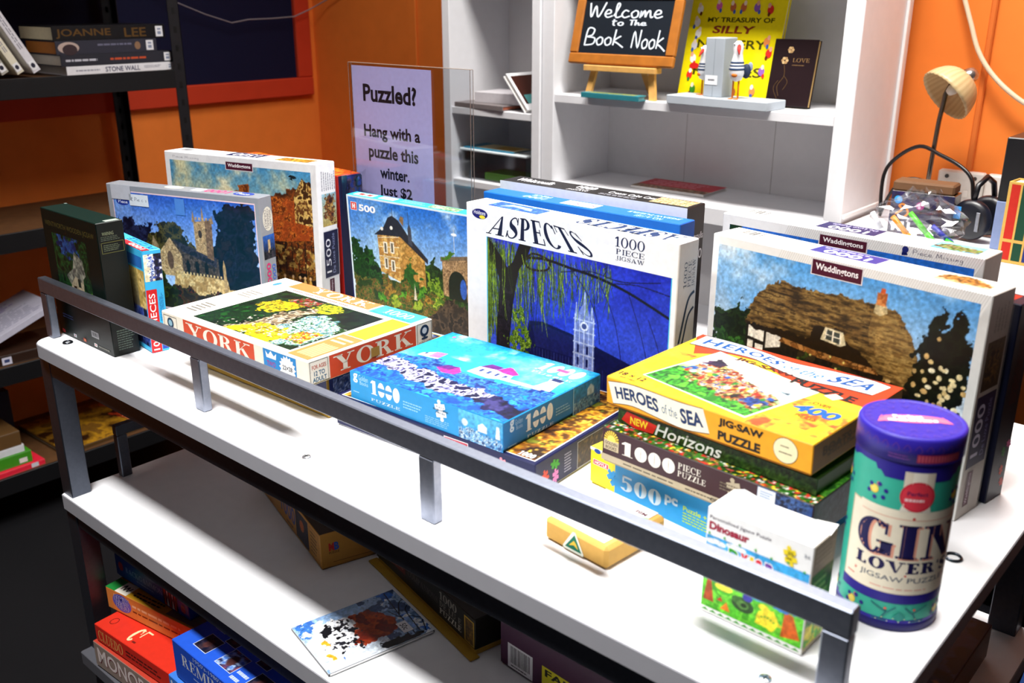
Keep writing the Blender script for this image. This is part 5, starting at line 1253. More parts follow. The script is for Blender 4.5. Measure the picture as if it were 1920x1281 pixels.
def p_(c):
    c.grad('#3c8c24', '#f0ecdc', lo=.3, hi=.62)
    c.tex(c.Y < .42 + .1 * (c.n(8, 1) - .5), ['#2c7c1c', '#4ca82c', '#1c5c14', '#6cc03c'], 10, 2)
    # crew in a tangle on deck: patches only
    c.tex(c.rough([(.06, .45), (.15, .78), (.35, .74), (.5, .66), (.7, .62), (.97, .5), (.95, .2), (.7, .16), (.45, .2), (.2, .3)], .06), ['#8c2c14', '#e0b448', '#1c4c8c', '#d8d0b0', '#b8401c', '#5c2410', '#e8c888', '#2c6c2c', '#c86428', '#18140c'], 7, 4)
    c.tex(c.rough([(.06, .68), (.13, .86), (.27, .82), (.2, .68)], .03), ['#3c1c44', '#28142c', '#54285c'], 12, 5)
    c.tex(c.rough([(.05, .42), (.08, .56), (.14, .54), (.13, .4)], .03), ['#2c6cb0', '#1c4c90', '#5c94cc'], 16, 6)
    c.tex(c.rough([(.78, .25), (.8, .42), (.95, .4), (.94, .24)], .04), ['#1c3c7c', '#3c64a8', '#142c5c'], 16, 7)
    c.put(c.rough([(.62, .66), (.75, .8), (1, .76), (1, .55), (.8, .6)], .03), '#cfe0e4'); c.put(c.rough([(.78, .72), (.9, .76), (.92, .7)], .03), '#5c6870')
    for k in range(34):
        rr = random.Random(k); u = rr.uniform(.1, .95); v = .62 - .3 * u * .6 + rr.uniform(-.16, .1)
        c.put(c.ell(u, v, .012, .022), rr.choice(['#e8b888', '#d89c68'])); c.put(c.ell(u, v - .05, rr.uniform(.015, .03), .035), rr.choice(['#c83c20', '#e8e4d8', '#2c5ca0', '#e0b030', '#7c2c14', '#3c8c34']))
    c.img **= 1.3
QUAD = [(.116, .17), (.206, .785), (.758, .62), (.676, .06)]
def quad_pic(f, Q, painter, res=.0012):
    cv = Cv(.15, .11, res); painter(cv); im = cv.out(); ny, nx = im.shape[:2]
    U_, V_ = np.meshgrid(np.linspace(0, 1, nx), np.linspace(0, 1, ny))
    Q = np.array(Q); a, d, c_, bb = Q[0], Q[1], Q[2], Q[3]
    P = (1 - U_)[..., None] * ((1 - V_)[..., None] * a + V_[..., None] * d) + U_[..., None] * ((1 - V_)[..., None] * bb + V_[..., None] * c_)
    i = (np.arange(ny - 1)[:, None] * nx + np.arange(nx - 1)).ravel()
    f.m.add(f.P(P.reshape(-1, 2)), np.stack([i, i + 1, i + nx + 1, i + nx], 1), im.reshape(-1, 3)); f.k += 1
quad_pic(f, [(.108, .165), (.2, .80), (.772, .63), (.682, .045)], lambda c: c.grad('#f4ecd8', '#f4ecd8'), .01)
quad_pic(f, QUAD, p_)
bt = [(.03, .985), (.197, .99), (.35, .97), (.513, .93), (.677, .96), (.849, .985), (.96, .96)]
bb_ = [(.03, .80), (.197, .825), (.35, .84), (.46, .80), (.64, .74), (.8, .775), (.94, .79)]
A, B_ = smoothp(bt, 4), smoothp(bb_, 4)
def ribbon(f, A, B_, c0, col, e=.012):
    f.many([[A[i], A[i + 1], B_[i + 1], B_[i]] for i in range(len(A) - 1)], col)
ribbon(f, [(u, v + .012) for u, v in A], [(u, v - .014) for u, v in B_], 0, '#1c1c1c'); ribbon(f, A, B_, 0, '#f4f2ea')
def on_ribbon(f, VF, t0, t1, s0, s1, A, B_, col):
    V, F = VF; V = V.copy(); lo = V.min(0); hi = V.max(0); t = (V - lo) / (hi - lo)
    n = len(A) - 1; P = []
    for x, y in t:
        k = (t0 + (t1 - t0) * x) * n; i = min(int(k), n - 1); fr = k - i
        top_ = [A[i][d] * (1 - fr) + A[i + 1][d] * fr for d in (0, 1)]; bot = [B_[i][d] * (1 - fr) + B_[i + 1][d] * fr for d in (0, 1)]
        q = s0 + (s1 - s0) * y; P.append((bot[0] + (top_[0] - bot[0]) * q, bot[1] + (top_[1] - bot[1]) * q))
    f.m.add(f.P(P), F, col); f.k += 1
on_ribbon(f, sans('HEROES', .03, 1.15), .05, .50, .2, .82, A, B_, '#0a4688'); on_ribbon(f, sans('of the', .015), .53, .71, .25, .72, A, B_, '#14649c'); on_ribbon(f, sans('SEA', .03, 1.1), .74, .94, .2, .82, A, B_, '#0a4688')
f.glyphs(sans('JIG-SAW', .045), .30, .70, .60, .80, '#4c1408', warp=lambda x, y: (x, y * .62 + .38 * (1 - x))); f.glyphs(sans('PUZZLE', .045), .62, .60, .92, .74, '#1c1410', warp=lambda x, y: (x, y * .66 + .3 * (1 - x)))
f.text('OVER', .805, .45, .885, .49, '#7c3c10', .02); f.text('400', .765, .315, .955, .425, '#0c549c', .04, shear=.15); f.text('PIECES', .81, .25, .90, .285, '#7c3c10', .02); f.text('18 × 12', .02, .075, .16, .125, '#3c1c08', .02); f.text('INCHES', .05, .04, .13, .06, '#7c3c10', .01)
f.poly([(.80, .60), (.83, .66), (.875, .63), (.85, .57)], '#ece6d4')
f = b.F
A2 = smoothp([(.012, .84), (.13, .97), (.26, .96), (.40, .93), (.51, .97)], 4); B2 = smoothp([(.04, .13), (.15, .26), (.28, .17), (.42, .10), (.545, .24)], 4)
ribbon(f, [(u, v + .025) for u, v in A2], [(u, v - .03) for u, v in B2], 0, '#5c3c14'); ribbon(f, A2, B2, 0, '#f0ead4')
on_ribbon(f, sans('HEROES', .035), .08, .53, .22, .80, A2, B2, '#16305c'); on_ribbon(f, sans('of the', .0), .56, .70, .3, .7, A2, B2, '#2c5c84'); on_ribbon(f, sans('SEA', .035), .73, .94, .20, .80, A2, B2, '#16305c')
f.text('JIG·SAW', .585, .58, .79, .88, '#1c140c', .045); f.text('PUZZLE', .585, .16, .78, .46, '#1c140c', .045)
f.circ(.887, .54, .0140, '#5c3c14'); f.circ(.887, .54, .0134, '#f0e4b8', 28); f.greek(.865, .62, .91, .70, 1, '#4c4030'); f.greek(.86, .42, .915, .50, 1, '#4c4030')
b.Rt.greek(.15, .3, .5, .7, 2, '#5c2c08'); b.Rt.text('BOATS', .1, .45, .4, .75, '#4c2408', .03)
b.done()

# ---------------------------------------------------------------- 17 small kraft box
m = M(); m.box(0, .0907, 0, .0983, 0, .0268, '#c89c50', .004, T='#cfa458')
f = Face(m, (0, 0, 0), (1, 0, 0), (0, 0, 1), .0907, .0268); f.k = 4
kb = thing('gift_box', 'small tan cardboard box with a green triangle sticker, behind the rail', 'box', (-.5844, .7144, .9004), -5.3)
m.build('carton', MATTE, kb)
m = M(); f = Face(m, (0, 0, 0), (1, 0, 0), (0, 0, 1), .0907, .0268); f.k = 20
f.poly([(.33, .10), (.65, .10), (.655, .2), (.52, 1.0), (.48, 1.0), (.325, .2)], '#e8ecdc'); f.poly([(.36, .2), (.625, .2), (.51, .9)], '#1c6c54')
f.poly([(.42, .32), (.5, .62), (.54, .5), (.57, .3), (.5, .42)], '#e0b83c')
m.build('triangle_sticker', MATTE, kb)
m = M(); f = Face(m, (0, 0, .0268), (1, 0, 0), (0, 1, 0), .0907, .0983); f.k = 20
f.rect(.06, .06, .90, .97, '#f2f2f0'); f.many([[(.62, .62), (.75, .55), (.9, .62), (.9, .80), (.75, .74)]], '#8cc43c'); f.text('MBE', .66, .80, .84, .86, '#5c1c34', .02, rot=180)
m.build('paper_label', MATTE, kb)

# ---------------------------------------------------------------- 18 dinosaur puzzle carton
db = thing('puzzle_box', 'small white carton with a cartoon dinosaur jungle, behind the rail corner', 'puzzle box', (-.3882, .7135, .9004 + .0010), -.8, 'jigsaw puzzle boxes on the white table', -1.2)
W, D, H = .1065, .046, .1115
m = M(); m.box(0, W, 0, D, 0, H, '#f2f2f0', .0012, R='#a89c84')
f = Face(m, (0, 0, 0), (1, 0, 0), (0, 0, 1), W, H)
def p_(c):
    c.grad('#4cb4e4', '#3ca4e0')
    c.tex(c.Y < .42 + .04 * np.sin(c.X * 9), ['#54b82c', '#6ccc34', '#48a424'], 6, 1)
    for u, v in ((.1, .92), (.45, .86), (.62, .8), (.86, .7), (.3, .95)):
        for d in (-.05, 0, .05): c.put(c.ell(u + d, v + (.015 if d == 0 else 0), .05, .035), '#eef4f8')
    c.put(c.poly([(.02, .1), (.05, .4), (.09, .4), (.13, .1)]), '#a8481c'); c.put(c.poly([(.8, .05), (.82, .4), (.9, .38), (.98, .1)]), '#c85c1c')
    c.tex(c.rough([(0, .38), (.05, .5), (.16, .48), (.18, .36)], .03), ['#2c8c1c', '#48a82c'], 12, 3); c.put(c.ell(.22, .36, .09, .05), '#f0e040')
    c.put(c.ell(.42, .24, .11, .1), '#2c4c24'); c.put(c.ell(.36, .28, .055, .05), '#3c6c2c'); c.put(c.ell(.42, .24, .06, .055), '#54843c'); c.put(c.ell(.43, .24, .03, .03), '#1c3418'); c.put(c.ell(.46, .36, .05, .05), '#3c3c9c')
    c.put(c.rough([(.55, .1), (.6, .3), (.72, .34), (.8, .16), (.7, .06)], .02), '#f0dc34'); c.put(c.ell(.62, .33, .05, .04), '#f0dc34')
    for k in range(5): c.put(c.ell(.61 + k * .03, .2 + .02 * math.sin(k), .01, .012), '#3c9c2c')
    c.put(c.rough([(.7, .38), (.72, .48), (.9, .5), (.92, .38)], .02), '#2c7cd0'); c.put(c.poly([(.2, .06), (.26, .18), (.3, .06)]), '#e87c24'); c.put(c.poly([(.16, .16), (.2, .22), (.22, .16)]), '#d83c24')
f.pic(.015, .055, .985, .745, p_, .0007)
f.rect(0, 0, 1, .055, '#f0f0ec'); f.many([[(.02 + k * .08, .02), (.06 + k * .08, .045), (.1 + k * .08, .02)] for k in range(12)], '#3c9c2c')
f.text('Personalised Jigsaw Puzzle', .03, .89, .62, .93, '#3c2c44'); f.text('Dinosaur', .03, .80, .42, .875, '#a01c3c', .045)
lx = .24
for ch, c_, w in (('D', '#2c9c2c', .095), ('y', '#d82c3c', .07), ('l', '#f0c820', .035), ('a', '#d82c3c', .07), ('n', '#6c2c9c', .07)):
    f.text(ch, lx - .008, .575, lx + w + .008, .705, '#f4f4f0', .07); f.text(ch, lx, .585, lx + w, .695, c_, .045); lx += w + .02
f.piece(.80, .84, .0085, '#f0d828', 15); f.text('20', .775, .85, .825, .88, '#3c2c10', .02); f.greek(.77, .80, .83, .83, 1, '#5c4c14')
for k in range(7): f.circ(.04 + .15 * k, .765 + .02 * math.sin(k * 3), .0012, '#3ca83c')
f.text('3+', .92, .88, .975, .91, '#2c3c54', .01)
g = Face(m, (W, 0, 0), (0, 1, 0), (0, 0, 1), D, H)
g.pic(.02, .05, .98, .72, lambda c: (c.grad('#4cb02c', '#1c6c18'), c.tex(c.Y < .3, ['#e8d830', '#54b02c', '#c8c428'], 5, 1), c.tex((c.Y > .3) & (c.n(6, 3) > .5), ['#1c5c14', '#2c7c1c'], 8, 2)), .001)
g.greek(.15, .4, .85, .66, 4, '#88c068'); g.greek(.12, .78, .9, .95, 4, '#c0b4a0')
m.build('carton', PRINT, db)
m = M(); m.add([(0, D * .98, H), (.012, D, H + .004), (.03, D, H + .0005)], [(0, 1, 2)], '#f0f0ee'); m.build('top_flap', MATTE, db); m = M(); m.add([(W * .8, D, H), (W, D, H + .003), (W + .001, D * .6, H)], [(0, 1, 2)], '#e8e8e4'); m.build('top_flap', MATTE, db)

# ---------------------------------------------------------------- 19 gin tube
gx, gy, gr, gh = -.2568, .8431, .047, .198
gt = thing('puzzle_tube', 'tall round blue and teal jigsaw tube at the right front corner of the table', 'puzzle tube', (gx, gy, .9004), 0)
view = math.atan2(-gy, -gx) + R(17)          # the printed panel faces the aisle
BLU = '#2a1f98'
def cyl(m, prof, col, cols=None): m.lathe(prof, col, 72, (0, 0, 0), True, cols)
m = M(); cyl(m, [(0, 0), (gr - .002, 0), (gr - .0005, .001), (gr - .0005, .008), (gr - .0012, .009)], '#1c1660'); m.build('base_rim', PRINT, gt)
body = M(); zl = .173
cyl(body, [(gr - .0012, .008), (gr - .0012, zl)], '#34a890')
def clip_u(poly, u, keep_less):
    out = []
    for (a, b2) in zip(poly, poly[1:] + poly[:1]):
        ia = (a[0] <= u) if keep_less else (a[0] >= u); ib = (b2[0] <= u) if keep_less else (b2[0] >= u)
        if ia: out.append(a)
        if ia != ib:
            t = (u - a[0]) / (b2[0] - a[0]); out.append((u, a[1] + t * (b2[1] - a[1])))
    return out
class Wrap(Face):
    """draw on the tube: u in metres of arc from the panel centre, v in metres of height; shapes are cut into narrow strips that follow the curve"""
    def __init__(s, m, r): s.m = m; s.r = r; s.k = 1; s.w = 1; s.h = 1
    def P(s, uv, lift=None):
        uv = np.asarray(uv, float).reshape(-1, 2); r = s.r + .00012 + s.k * .000006
        a = view + uv[:, 0] / s.r
        return np.stack([r * np.cos(a), r * np.sin(a), uv[:, 1]], 1)
    def many(s, polys, col):
        V = []; F = []; st = .0025
        for p in polys:
            p = [tuple(q) for q in p]; u0 = min(q[0] for q in p); u1 = max(q[0] for q in p)
            k = math.floor(u0 / st)
            while k * st < u1:
                q = clip_u(clip_u(p, k * st, False), (k + 1) * st, True) if u1 - u0 > st * .5 else p
                if len(q) >= 3: F.append(tuple(range(len(V), len(V) + len(q)))); V += q
                if u1 - u0 <= st * .5: break
                k += 1
        s.m.add(s.P(V), F, col); s.k += 1; return s
    def rect(s, u0, v0, u1, v1, col): return s.many([[(u0, v0), (u1, v0), (u1, v1), (u0, v1)]], col)
    def poly(s, pts, col):
        c_ = tuple(np.mean(pts, 0)); n = len(pts)
        return s.many([[c_, tuple(pts[i]), tuple(pts[(i + 1) % n])] for i in range(n)], col)
    def glyphs(s, VF, u0, v0, u1, v1, col, **kw):
        V, F = VF; lo = V.min(0); hi = V.max(0); t = (V - lo) / (hi - lo)
        q = [(u0 + a * (u1 - u0), v0 + b2 * (v1 - v0)) for a, b2 in t]
        return s.many([[q[i] for i in f] for f in F], col)
w_ = Wrap(body, gr - .0012)
w_.rect(-.2, .009, .2, .0125, BLU)
# teal field with dark shoulders
w_.rect(-.147, .161, .147, zl - .0002, '#241a80')
for sg in (-1, 1): w_.many([[(sg * .010, .161), (sg * .034, .161), (sg * .030, .156), (sg * .012, .1565)]], '#241a80')
w_.many([[(sg * .036, .158), (sg * .070, .158), (sg * .068, .163), (sg * .060, .166), (sg * .040, .166)] for sg in (-1, 1)], '#34a890')
# label
LB = '#e4dac4'
w_.rect(-.0615, .0395, .0615, .1250, '#c8b494'); w_.rect(-.0600, .0405, .0600, .1235, LB); w_.rect(-.050, .1235, .050, .1265, LB)
w_.serif('GIN', -.0480 + .0016, .0765 - .0008, .0500, .1122, '#d89880', .3, .07); w_.serif('GIN', -.0496, .0770, .0484, .1130, '#171248', .3, .07)
w_.serif("LOVER'S", -.047, .0620, .047, .0745, '#171248', .26, .12); w_.text('JIGSAW PUZZLE', -.041, .0510, .041, .0580, '#4c5464', .01); w_.text('*', -.0475, .053, -.0445, .0565, '#c85c4c', .02); w_.text('*', .0445, .053, .0475, .0565, '#c85c4c', .02)
w_.greek(-.03, .0440, .036, .0465, 1, '#d89c88'); w_.rect(-.048, .1175, .048, .1184, '#d8a890'); w_.circ(0, .1195, .0014, '#c83c34'); w_.circ(0, .0602, .0011, '#c83c34'); w_.greek(-.056, .046, -.045, .049, 1, '#c85c4c')
w_.rect(-.0625, .0300, .0625, .0400, '#241a80')
# medal with ribbon
w_.rect(-.0130, .150, .0130, .1655, '#d8ccb8'); w_.rect(-.006, .150, .006, .1655, '#e8e0d0'); w_.poly([(-.011, .136), (-.014, .1245), (-.007, .127), (0, .1265), (.007, .127), (.014, .1245), (.011, .136)], '#dcd4c4')
w_.circ(0, .1415, .0150, '#c8283c', 30); w_.circ(0, .1415, .0134, '#d83848', 30); w_.text('Perfect', -.009, .1425, .009, .1465, '#3c1a50', .02); w_.greek(-.0105, .1365, .0105, .1395, 1, '#f0c8c8', fill=.9)
# berries and glasses
for cx_, cz in ((-.038, .141), (.040, .139), (-.046, .020), (.040, .019), (-.085, .09), (.085, .09), (-.08, .02), (.08, .02), (-.08, .14), (.08, .14)):
    w_.circ(cx_, cz, .0042, '#e8c83c'); w_.circ(cx_, cz, .0028, '#ecd868'); w_.circ(cx_ + .004, cz + .006, .0022, '#c87074')
    for k in range(6):
        w_.circ(cx_ + .0085 * math.cos(k * 1.05 + .3) + .003, cz + .0072 * math.sin(k * 1.05 + .3) - .001, .0021, '#241a80', 12)
for sg in (-1, 1):
    w_.stroke([(sg * .026, .0275), (sg * .011, .020), (sg * .004, .0265)], .0012, '#1c5c6c', False); w_.stroke([(sg * .012, .020), (sg * .017, .011)], .0012, '#1c5c6c', False); w_.stroke([(sg * .011, .0110), (sg * .024, .0112)], .0012, '#1c5c6c', False); w_.circ(sg * .013, .024, .0013, '#d85c4c', 10)
w_.poly([(-.006, .016), (0, .022), (.006, .016), (0, .011)], '#248c80')
for k in range(9): w_.circ(-.02 + k * .005, .011 + (k % 2) * .003, .0006, '#d8e0b0', 8)
body.build('tube_body', PRINT, gt)
lid = M(); zt_ = gh
cyl(lid, [(gr - .001, zl + .0002), (gr, zl + .0004), (gr, zt_ - .003), (gr - .0012, zt_ - .0008), (gr - .003, zt_), (gr - .0045, zt_ - .0008), (gr - .006, zt_ - .001), (0.0001, zt_ - .001)], '#30229c')
w_ = Wrap(lid, gr)
w_.rect(-.006, .1755, .036, .1835, '#8c2a4c')
for k in range(14): w_.rect(-.005 + k * .0029, .1765, -.0034 + k * .0029, .1825, '#b85060')
for k in range(16):
    w_.stroke([(-.075 + k * .0095, .187), (-.072 + k * .0095, .1915), (-.069 + k * .0095, .187), (-.0705 + k * .0095, .185)], .0005, '#6c3c90')
w_.greek(-.030, .1765, -.009, .182, 2, '#6c3c90')
tp = Face(lid, (-gr, -gr, zt_ - .001), (1, 0, 0), (0, 1, 0), 2 * gr, 2 * gr); tp.k = 6
va = view + math.pi / 2
tp2 = Face(lid, (-.030 * math.cos(va) - .012 * math.cos(va + math.pi / 2), -.030 * math.sin(va) - .012 * math.sin(va + math.pi / 2), zt_ - .001), (math.cos(va), math.sin(va), 0), (math.cos(va + math.pi / 2), math.sin(va + math.pi / 2), 0), .060, .024); tp2.k = 8
tp2.ell(.5, .5, .5, .36, '#e86c88'); tp2.many([[(-.05, .15), (.05, .75), (.25, .3)], [(1.05, .15), (.95, .75), (.75, .3)]], '#e86c88')
tp2.text('Perfect', .22, .55, .66, .84, '#f8f4f6', .03); tp2.greek(.12, .26, .9, .46, 1, '#f8f4f6', fill=.9)
for k in range(26):
    a = k * 2 * math.pi / 26; q = .0405
    tp.stroke([((gr + q * math.cos(a + d) * e) / (2 * gr), (gr + q * math.sin(a + d) * e) / (2 * gr)) for d, e in ((-.06, 1), (0, .9), (.06, 1), (.03, 1.03))], .0005, '#5c3c9c')
    if k % 2: tp.stroke([((gr + .030 * math.cos(a + d) * e) / (2 * gr), (gr + .030 * math.sin(a + d) * e) / (2 * gr)) for d, e in ((-.1, 1), (0, .85), (.1, 1))], .0005, '#5c3c9c')
lid.build('tube_lid', PRINT, gt)

# ---------------------------------------------------------------- acrylic sign holder with the notice
sx0, sx1, sy, sz1 = -1.466, -1.151, 1.197, 1.345
sh = thing('sign_holder', 'clear acrylic sign holder standing behind the boxes with a lilac notice inside', 'sign holder', (sx0, sy, ZT + .0004))
SW, SH = sx1 - sx0, sz1 - ZT
for yy in (0, .005):
    m = M(); m.box(0, SW, yy, yy + .002, .004, SH, '#ffffff', .0005); m.build('acrylic_panel', ACRYLIC, sh)
EDGE = material('acrylic_edge', .2, noise=.02); EDGE.node_tree.nodes['Principled BSDF'].inputs['Alpha'].default_value = .55
m = M()
for xx in (-.0008, SW - .0004):
    for yy in (-.0005, .0066): m.box(xx, xx + .0012, yy, yy + .0010, .004, SH, '#8c7c74', .0002)
m.box(0, SW, -.0004, .0074, SH - .0006, SH + .0004, '#9c8a7c', .0002);
m.build('polished_edge', EDGE, sh)
m = M(); m.box(0, SW, -.022, .050, 0, .0035, '#ffffff', .0008); m.build('foot', ACRYLIC, sh)
pa = thing('notice', 'lilac paper notice advertising puzzle hire, inside the clear sign holder', 'notice', (sx0 + .005, sy + .0034, ZT + .143))
m = M(); m.box(0, .213, 0, .0005, 0, .297, '#c2b6e4', .0001)
f = Face(m, (0, 0, 0), (1, 0, 0), (0, 0, 1), .213, .297)
INK = '#14121c'
f.text('Puzzled?', .14, .785, .82, .895, INK, .03)
f.text('Hang with a', .13, .545, .85, .645, INK, .028); f.text('puzzle this', .18, .415, .82, .52, INK, .028); f.text('winter.', .32, .315, .70, .385, INK, .028); f.text('Just $2', .30, .19, .73, .275, INK, .028)
m.build('paper', MATTE, pa)

# ================================================================== LOWER SHELVES OF THE TABLE
b = PBox('mb', 'tan 1000 piece puzzle box lying at an angle on the lower shelf', '#b98238', tray='#9c6c2c', T='#20180e', group='jigsaw puzzle boxes on the lower shelf', gap=.0025)
f = b.F
f.text('1000', .40, .30, .63, .80, '#3c4c8c', .02); f.greek(.48, .12, .62, .24, 1, '#5c482c'); f.rect(.64, .10, .83, .92, '#181c2c'); f.pic(.645, .12, .825, .9, lambda c: (c.tex(full(c), ['#141828', '#1c2438', '#0c1020'], 6, 1), c.put(c.ell(.5, .6, .18, .2), '#a8501c')), .0014)
f.frame(.85, .10, .975, .90, .0007, '#4c3414'); f.greek(.865, .2, .96, .84, 6, '#5c4420')
b.Rt.text('M', .07, .48, .115, .70, '#c8302c', .05); b.Rt.text('B', .115, .48, .155, .70, '#2c50a8', .05); b.Rt.text('PUZZLE', .07, .40, .155, .46, '#3c2c18', .01)
b.Rt.stroke([(.10, .16), (.4, .14), (.98, .14)], .0008, '#5c3c14', False); b.Rt.ell(.55, .5, .05, .16, '#b0502c'); b.Rt.ell(.75, .5, .05, .16, '#b0502c')
b.done()
b = PBox('comp', 'dark de luxe puzzle box with a gold band, lying behind the picture book', '#16130e', tray='#a8822c', group='jigsaw puzzle boxes on the lower shelf', gap=.010)
f = b.F
f.rect(.05, .70, .36, .95, '#1c1410'); f.rect(.08, .42, .33, .70, '#5c1c14'); f.text('Waddingtons', .10, .48, .31, .64, '#8c6c60')
f.serif('COMPANIONS', .36, .5, .66, .68, '#54504a', .16, .06); f.serif('1000', .68, .70, .84, .92, '#8c887c', .18, .06); f.serif('DE LUXE', .68, .50, .88, .66, '#8c887c', .16, .06); f.serif('PUZZLE', .68, .30, .88, .46, '#c8c4b4', .18, .06)
f.rect(.91, .22, .995, .90, '#b8922c'); f.pic(.917, .24, .988, .87, lambda c: c.tex(full(c), ['#2c1c08', '#54380c', '#7c5c1c', '#1c1206'], 7, 1), .002)
b.tray.box(-.006, b.W + .006, -.012, .004, 0, .003, '#b08a30')
b.done()
bk = thing('picture_book', 'thin picture book with a snowy blue cover lying on the lower shelf', 'book', (-.8883, .6344, .6004), 77.05)
m = M(); W, D = .1659, .1242
m.box(0, W, 0, D, 0, .0045, '#15161c', .0006, T='#dfe6f0')
f = Face(m, (0, 0, .0045), (1, 0, 0), (0, 1, 0), W, D)
def p_(c):
    c.grad('#dfe6ee', '#8cb0dc'); c.tex(c.X > .62, ['#7c9cc8', '#5c78a0', '#98b4d8', '#44587c'], 5, 2, o=5)
    c.tex(c.n(4, 4) > .62, ['#3c6cc0', '#e8eef4', '#84a8dc'], 7, 3)
    c.put(c.rough([(.0, .9), (.14, 1), (.16, .8), (.05, .72)], .05), '#3c74c8')
    c.tex(c.rough([(.36, .82), (.66, .80), (.80, .50), (.78, .28), (.42, .18), (.28, .30), (.26, .60)], .03), ['#7c2412', '#9c3414', '#b0441c', '#6c1c10'], 6, 5)
    # heap of white snow patches with dark flecks, no figures
    c.tex(c.rough([(.02, .05), (.03, .80), (.2, .86), (.32, .84), (.44, .72), (.46, .55), (.40, .35), (.28, .2), (.14, .02)], .10, 10), ['#eef0f4', '#f4f4f6', '#e4e8ee', '#f0f0f2'], 6, 6)
    c.tex(c.rough([(.2, .15), (.22, .80), (.44, .74), (.46, .4), (.34, .2)], .10, 10) & (c.n(26, 8, 2) > .56), ['#101014', '#1c1c24'], 10, 9)
    c.put(c.rough([(.16, .56), (.26, .60), (.27, .78), (.17, .74)], .04), '#0e0e14'); c.put(c.rough([(.12, .42), (.17, .43), (.16, .54), (.11, .52)], .03), '#e0a028'); c.put(c.rough([(.10, .18), (.14, .18), (.14, .30), (.10, .30)], .02), '#e0a028')
    for P in ([(.84, .02), (.86, .5), (.9, .98)], [(.86, .5), (.94, .7), (1, .74)], [(.86, .4), (.8, .62)], [(.9, .1), (.93, .5), (.98, .6)], [(.93, .4), (1, .3)], [(.8, .02), (.78, .26)], [(.94, .05), (.99, .25)]): c.line(smoothp(P), .012, '#12141c')
    c.put(c.rough([(.5, .02), (.52, .14), (.72, .12), (.9, .05), (.9, 0)], .03), '#10121a')
f.pic(.004, .006, .996, .994, p_, .0009)
f.text('Puppies', .50, .44, .62, .60, '#54203c', .01, rot=0) if False else None
m.build('cover', GLOSS, bk)
m = M(); m.box(.002, W - .002, -.0012, D - .001, .0012, .0034, '#f2f2f2', .0003); m.build('pages', MATTE, bk)
m = M(); f = Face(m, (.760 * W, .14 * D, .0047), (1, 0, 0), (0, 1, 0), .0155, .026); f.k = 30
f.rect(0, 0, 1, 1, '#e6e6ea'); f.text('50c', .2, .25, .8, .8, '#1c1c24', .01, rot=270); m.build('price_sticker', MATTE, bk)
BX['purple'] = (-.7361, .8092, .6, -4, 0, .21, .15, .1)
b = PBox('purple', 'plum coloured box with a barcode and yellow badge, on the lower shelf', '#46203e', tray='#38182f', gap=.0025, group='jigsaw puzzle boxes on the lower shelf')
f = b.F
f.rect(.071, .04, .293, .42, '#e4e2e6'); f.bars(.093, .12, .271, .39, '#1c1620', 24); f.greek(.10, .06, .27, .10, 1, '#3c343c')
f.rect(.374, .06, .90, .40, '#e0d428'); f.text('FAMED', .40, .26, .82, .37, '#1c1810', .03)
b.done()
BX['dark'] = (-.515, .80, .6, 0, 0, .275, .46, .055)
b = PBox('dark', 'dark navy puzzle box with a brown edge, at the lower shelf right end', '#141830', tray='#2c180c', gap=.003, R='#54301a', group='jigsaw puzzle boxes on the lower shelf')
b.T.pic(.01, .01, .99, .99, lambda c: (c.tex(full(c), ['#0c0e1c', '#141a38', '#0a0a14', '#1c2444'], 5, 1), c.tex(c.n(7, 6) > .64, ['#5c2c14', '#8c5430', '#3c2014', '#a08868'], 12, 2)), .003)
b.done()

# bottom shelf
BX['mono'] = (-1.594, .6130, .2624, 3.2, 0, .41, .27, .0570)
b = PBox('mono', 'game box', '#8c7c72', tray='#7c6c64', name='board_game', cat='board game', T='#b43c2c')
b.root['label'] = 'grey sided board game box with large white capitals, lowest in the bottom shelf stack'
b.F.text('MONOPOLY', .03, .25, .62, .85, '#6c2430', .05); b.F.text('MONOPOLY', .03, .27, .62, .85, '#d8ccc8', .02)
b.done()
b = PBox('cluedo', 'game box', '#c3281c', tray='#a81c14', name='board_game', cat='board game', T='#d4301f')
b.root['label'] = 'red board game box with a big cream letter C on its lid, bottom shelf'
b.F.serif('CLUEDO', .025, .2, .225, .78, '#d8a058', .16, .06); b.F.greek(.25, .3, .52, .7, 2, '#4c1410')
f = b.T
f.many([[(x, y) for x, y in p] for p in [[(.215 + .05 * u, .035 + .14 * v) for u, v in q] for q in serif('C', .30, .13)[0][[list(ff) for ff in serif('C', .30, .13)[1]]].tolist()]], '#ecd8a8')
f.rect(.262, .10, .268, .18, '#ecd8a8'); f.rect(.268, .165, .30, .178, '#ecd8a8'); f.rect(.262, .04, .285, .055, '#6c1c14')
for k in range(6): f.stroke([(.062 + .018 * math.cos(k * 1.05 + a), .10 + .032 * math.sin(k * 1.05 + a)) for a in (-.5, -.25, 0, .25, .5)], .0012, '#5c1410')
b.done()
b = PBox('feud', 'game box', '#d9823c', tray='#b8682c', name='board_game', cat='board game', T='#b98a1c')
b.root['label'] = 'orange sided gold topped game box with a round purple badge, on the red box'
f = b.T
f.rect(0, 0, .10, .16, '#1c7c34'); f.rect(.10, 0, .22, .16, '#d8d4c4'); f.stroke([(.12, .05), (.13, .12), (.15, .05), (.165, .11), (.18, .05), (.2, .11)], .003, '#1c1814'); f.hand('New Tent', .26, .04, .56, .12, '#1c1408', .07) if False else f.greek(.26, .03, .56, .11, 2, '#2c1c08')
f.rect(.0, .16, 1, 1, '#a8781a'); f.rect(.62, .02, .98, .9, '#6c5c50')
f = b.F
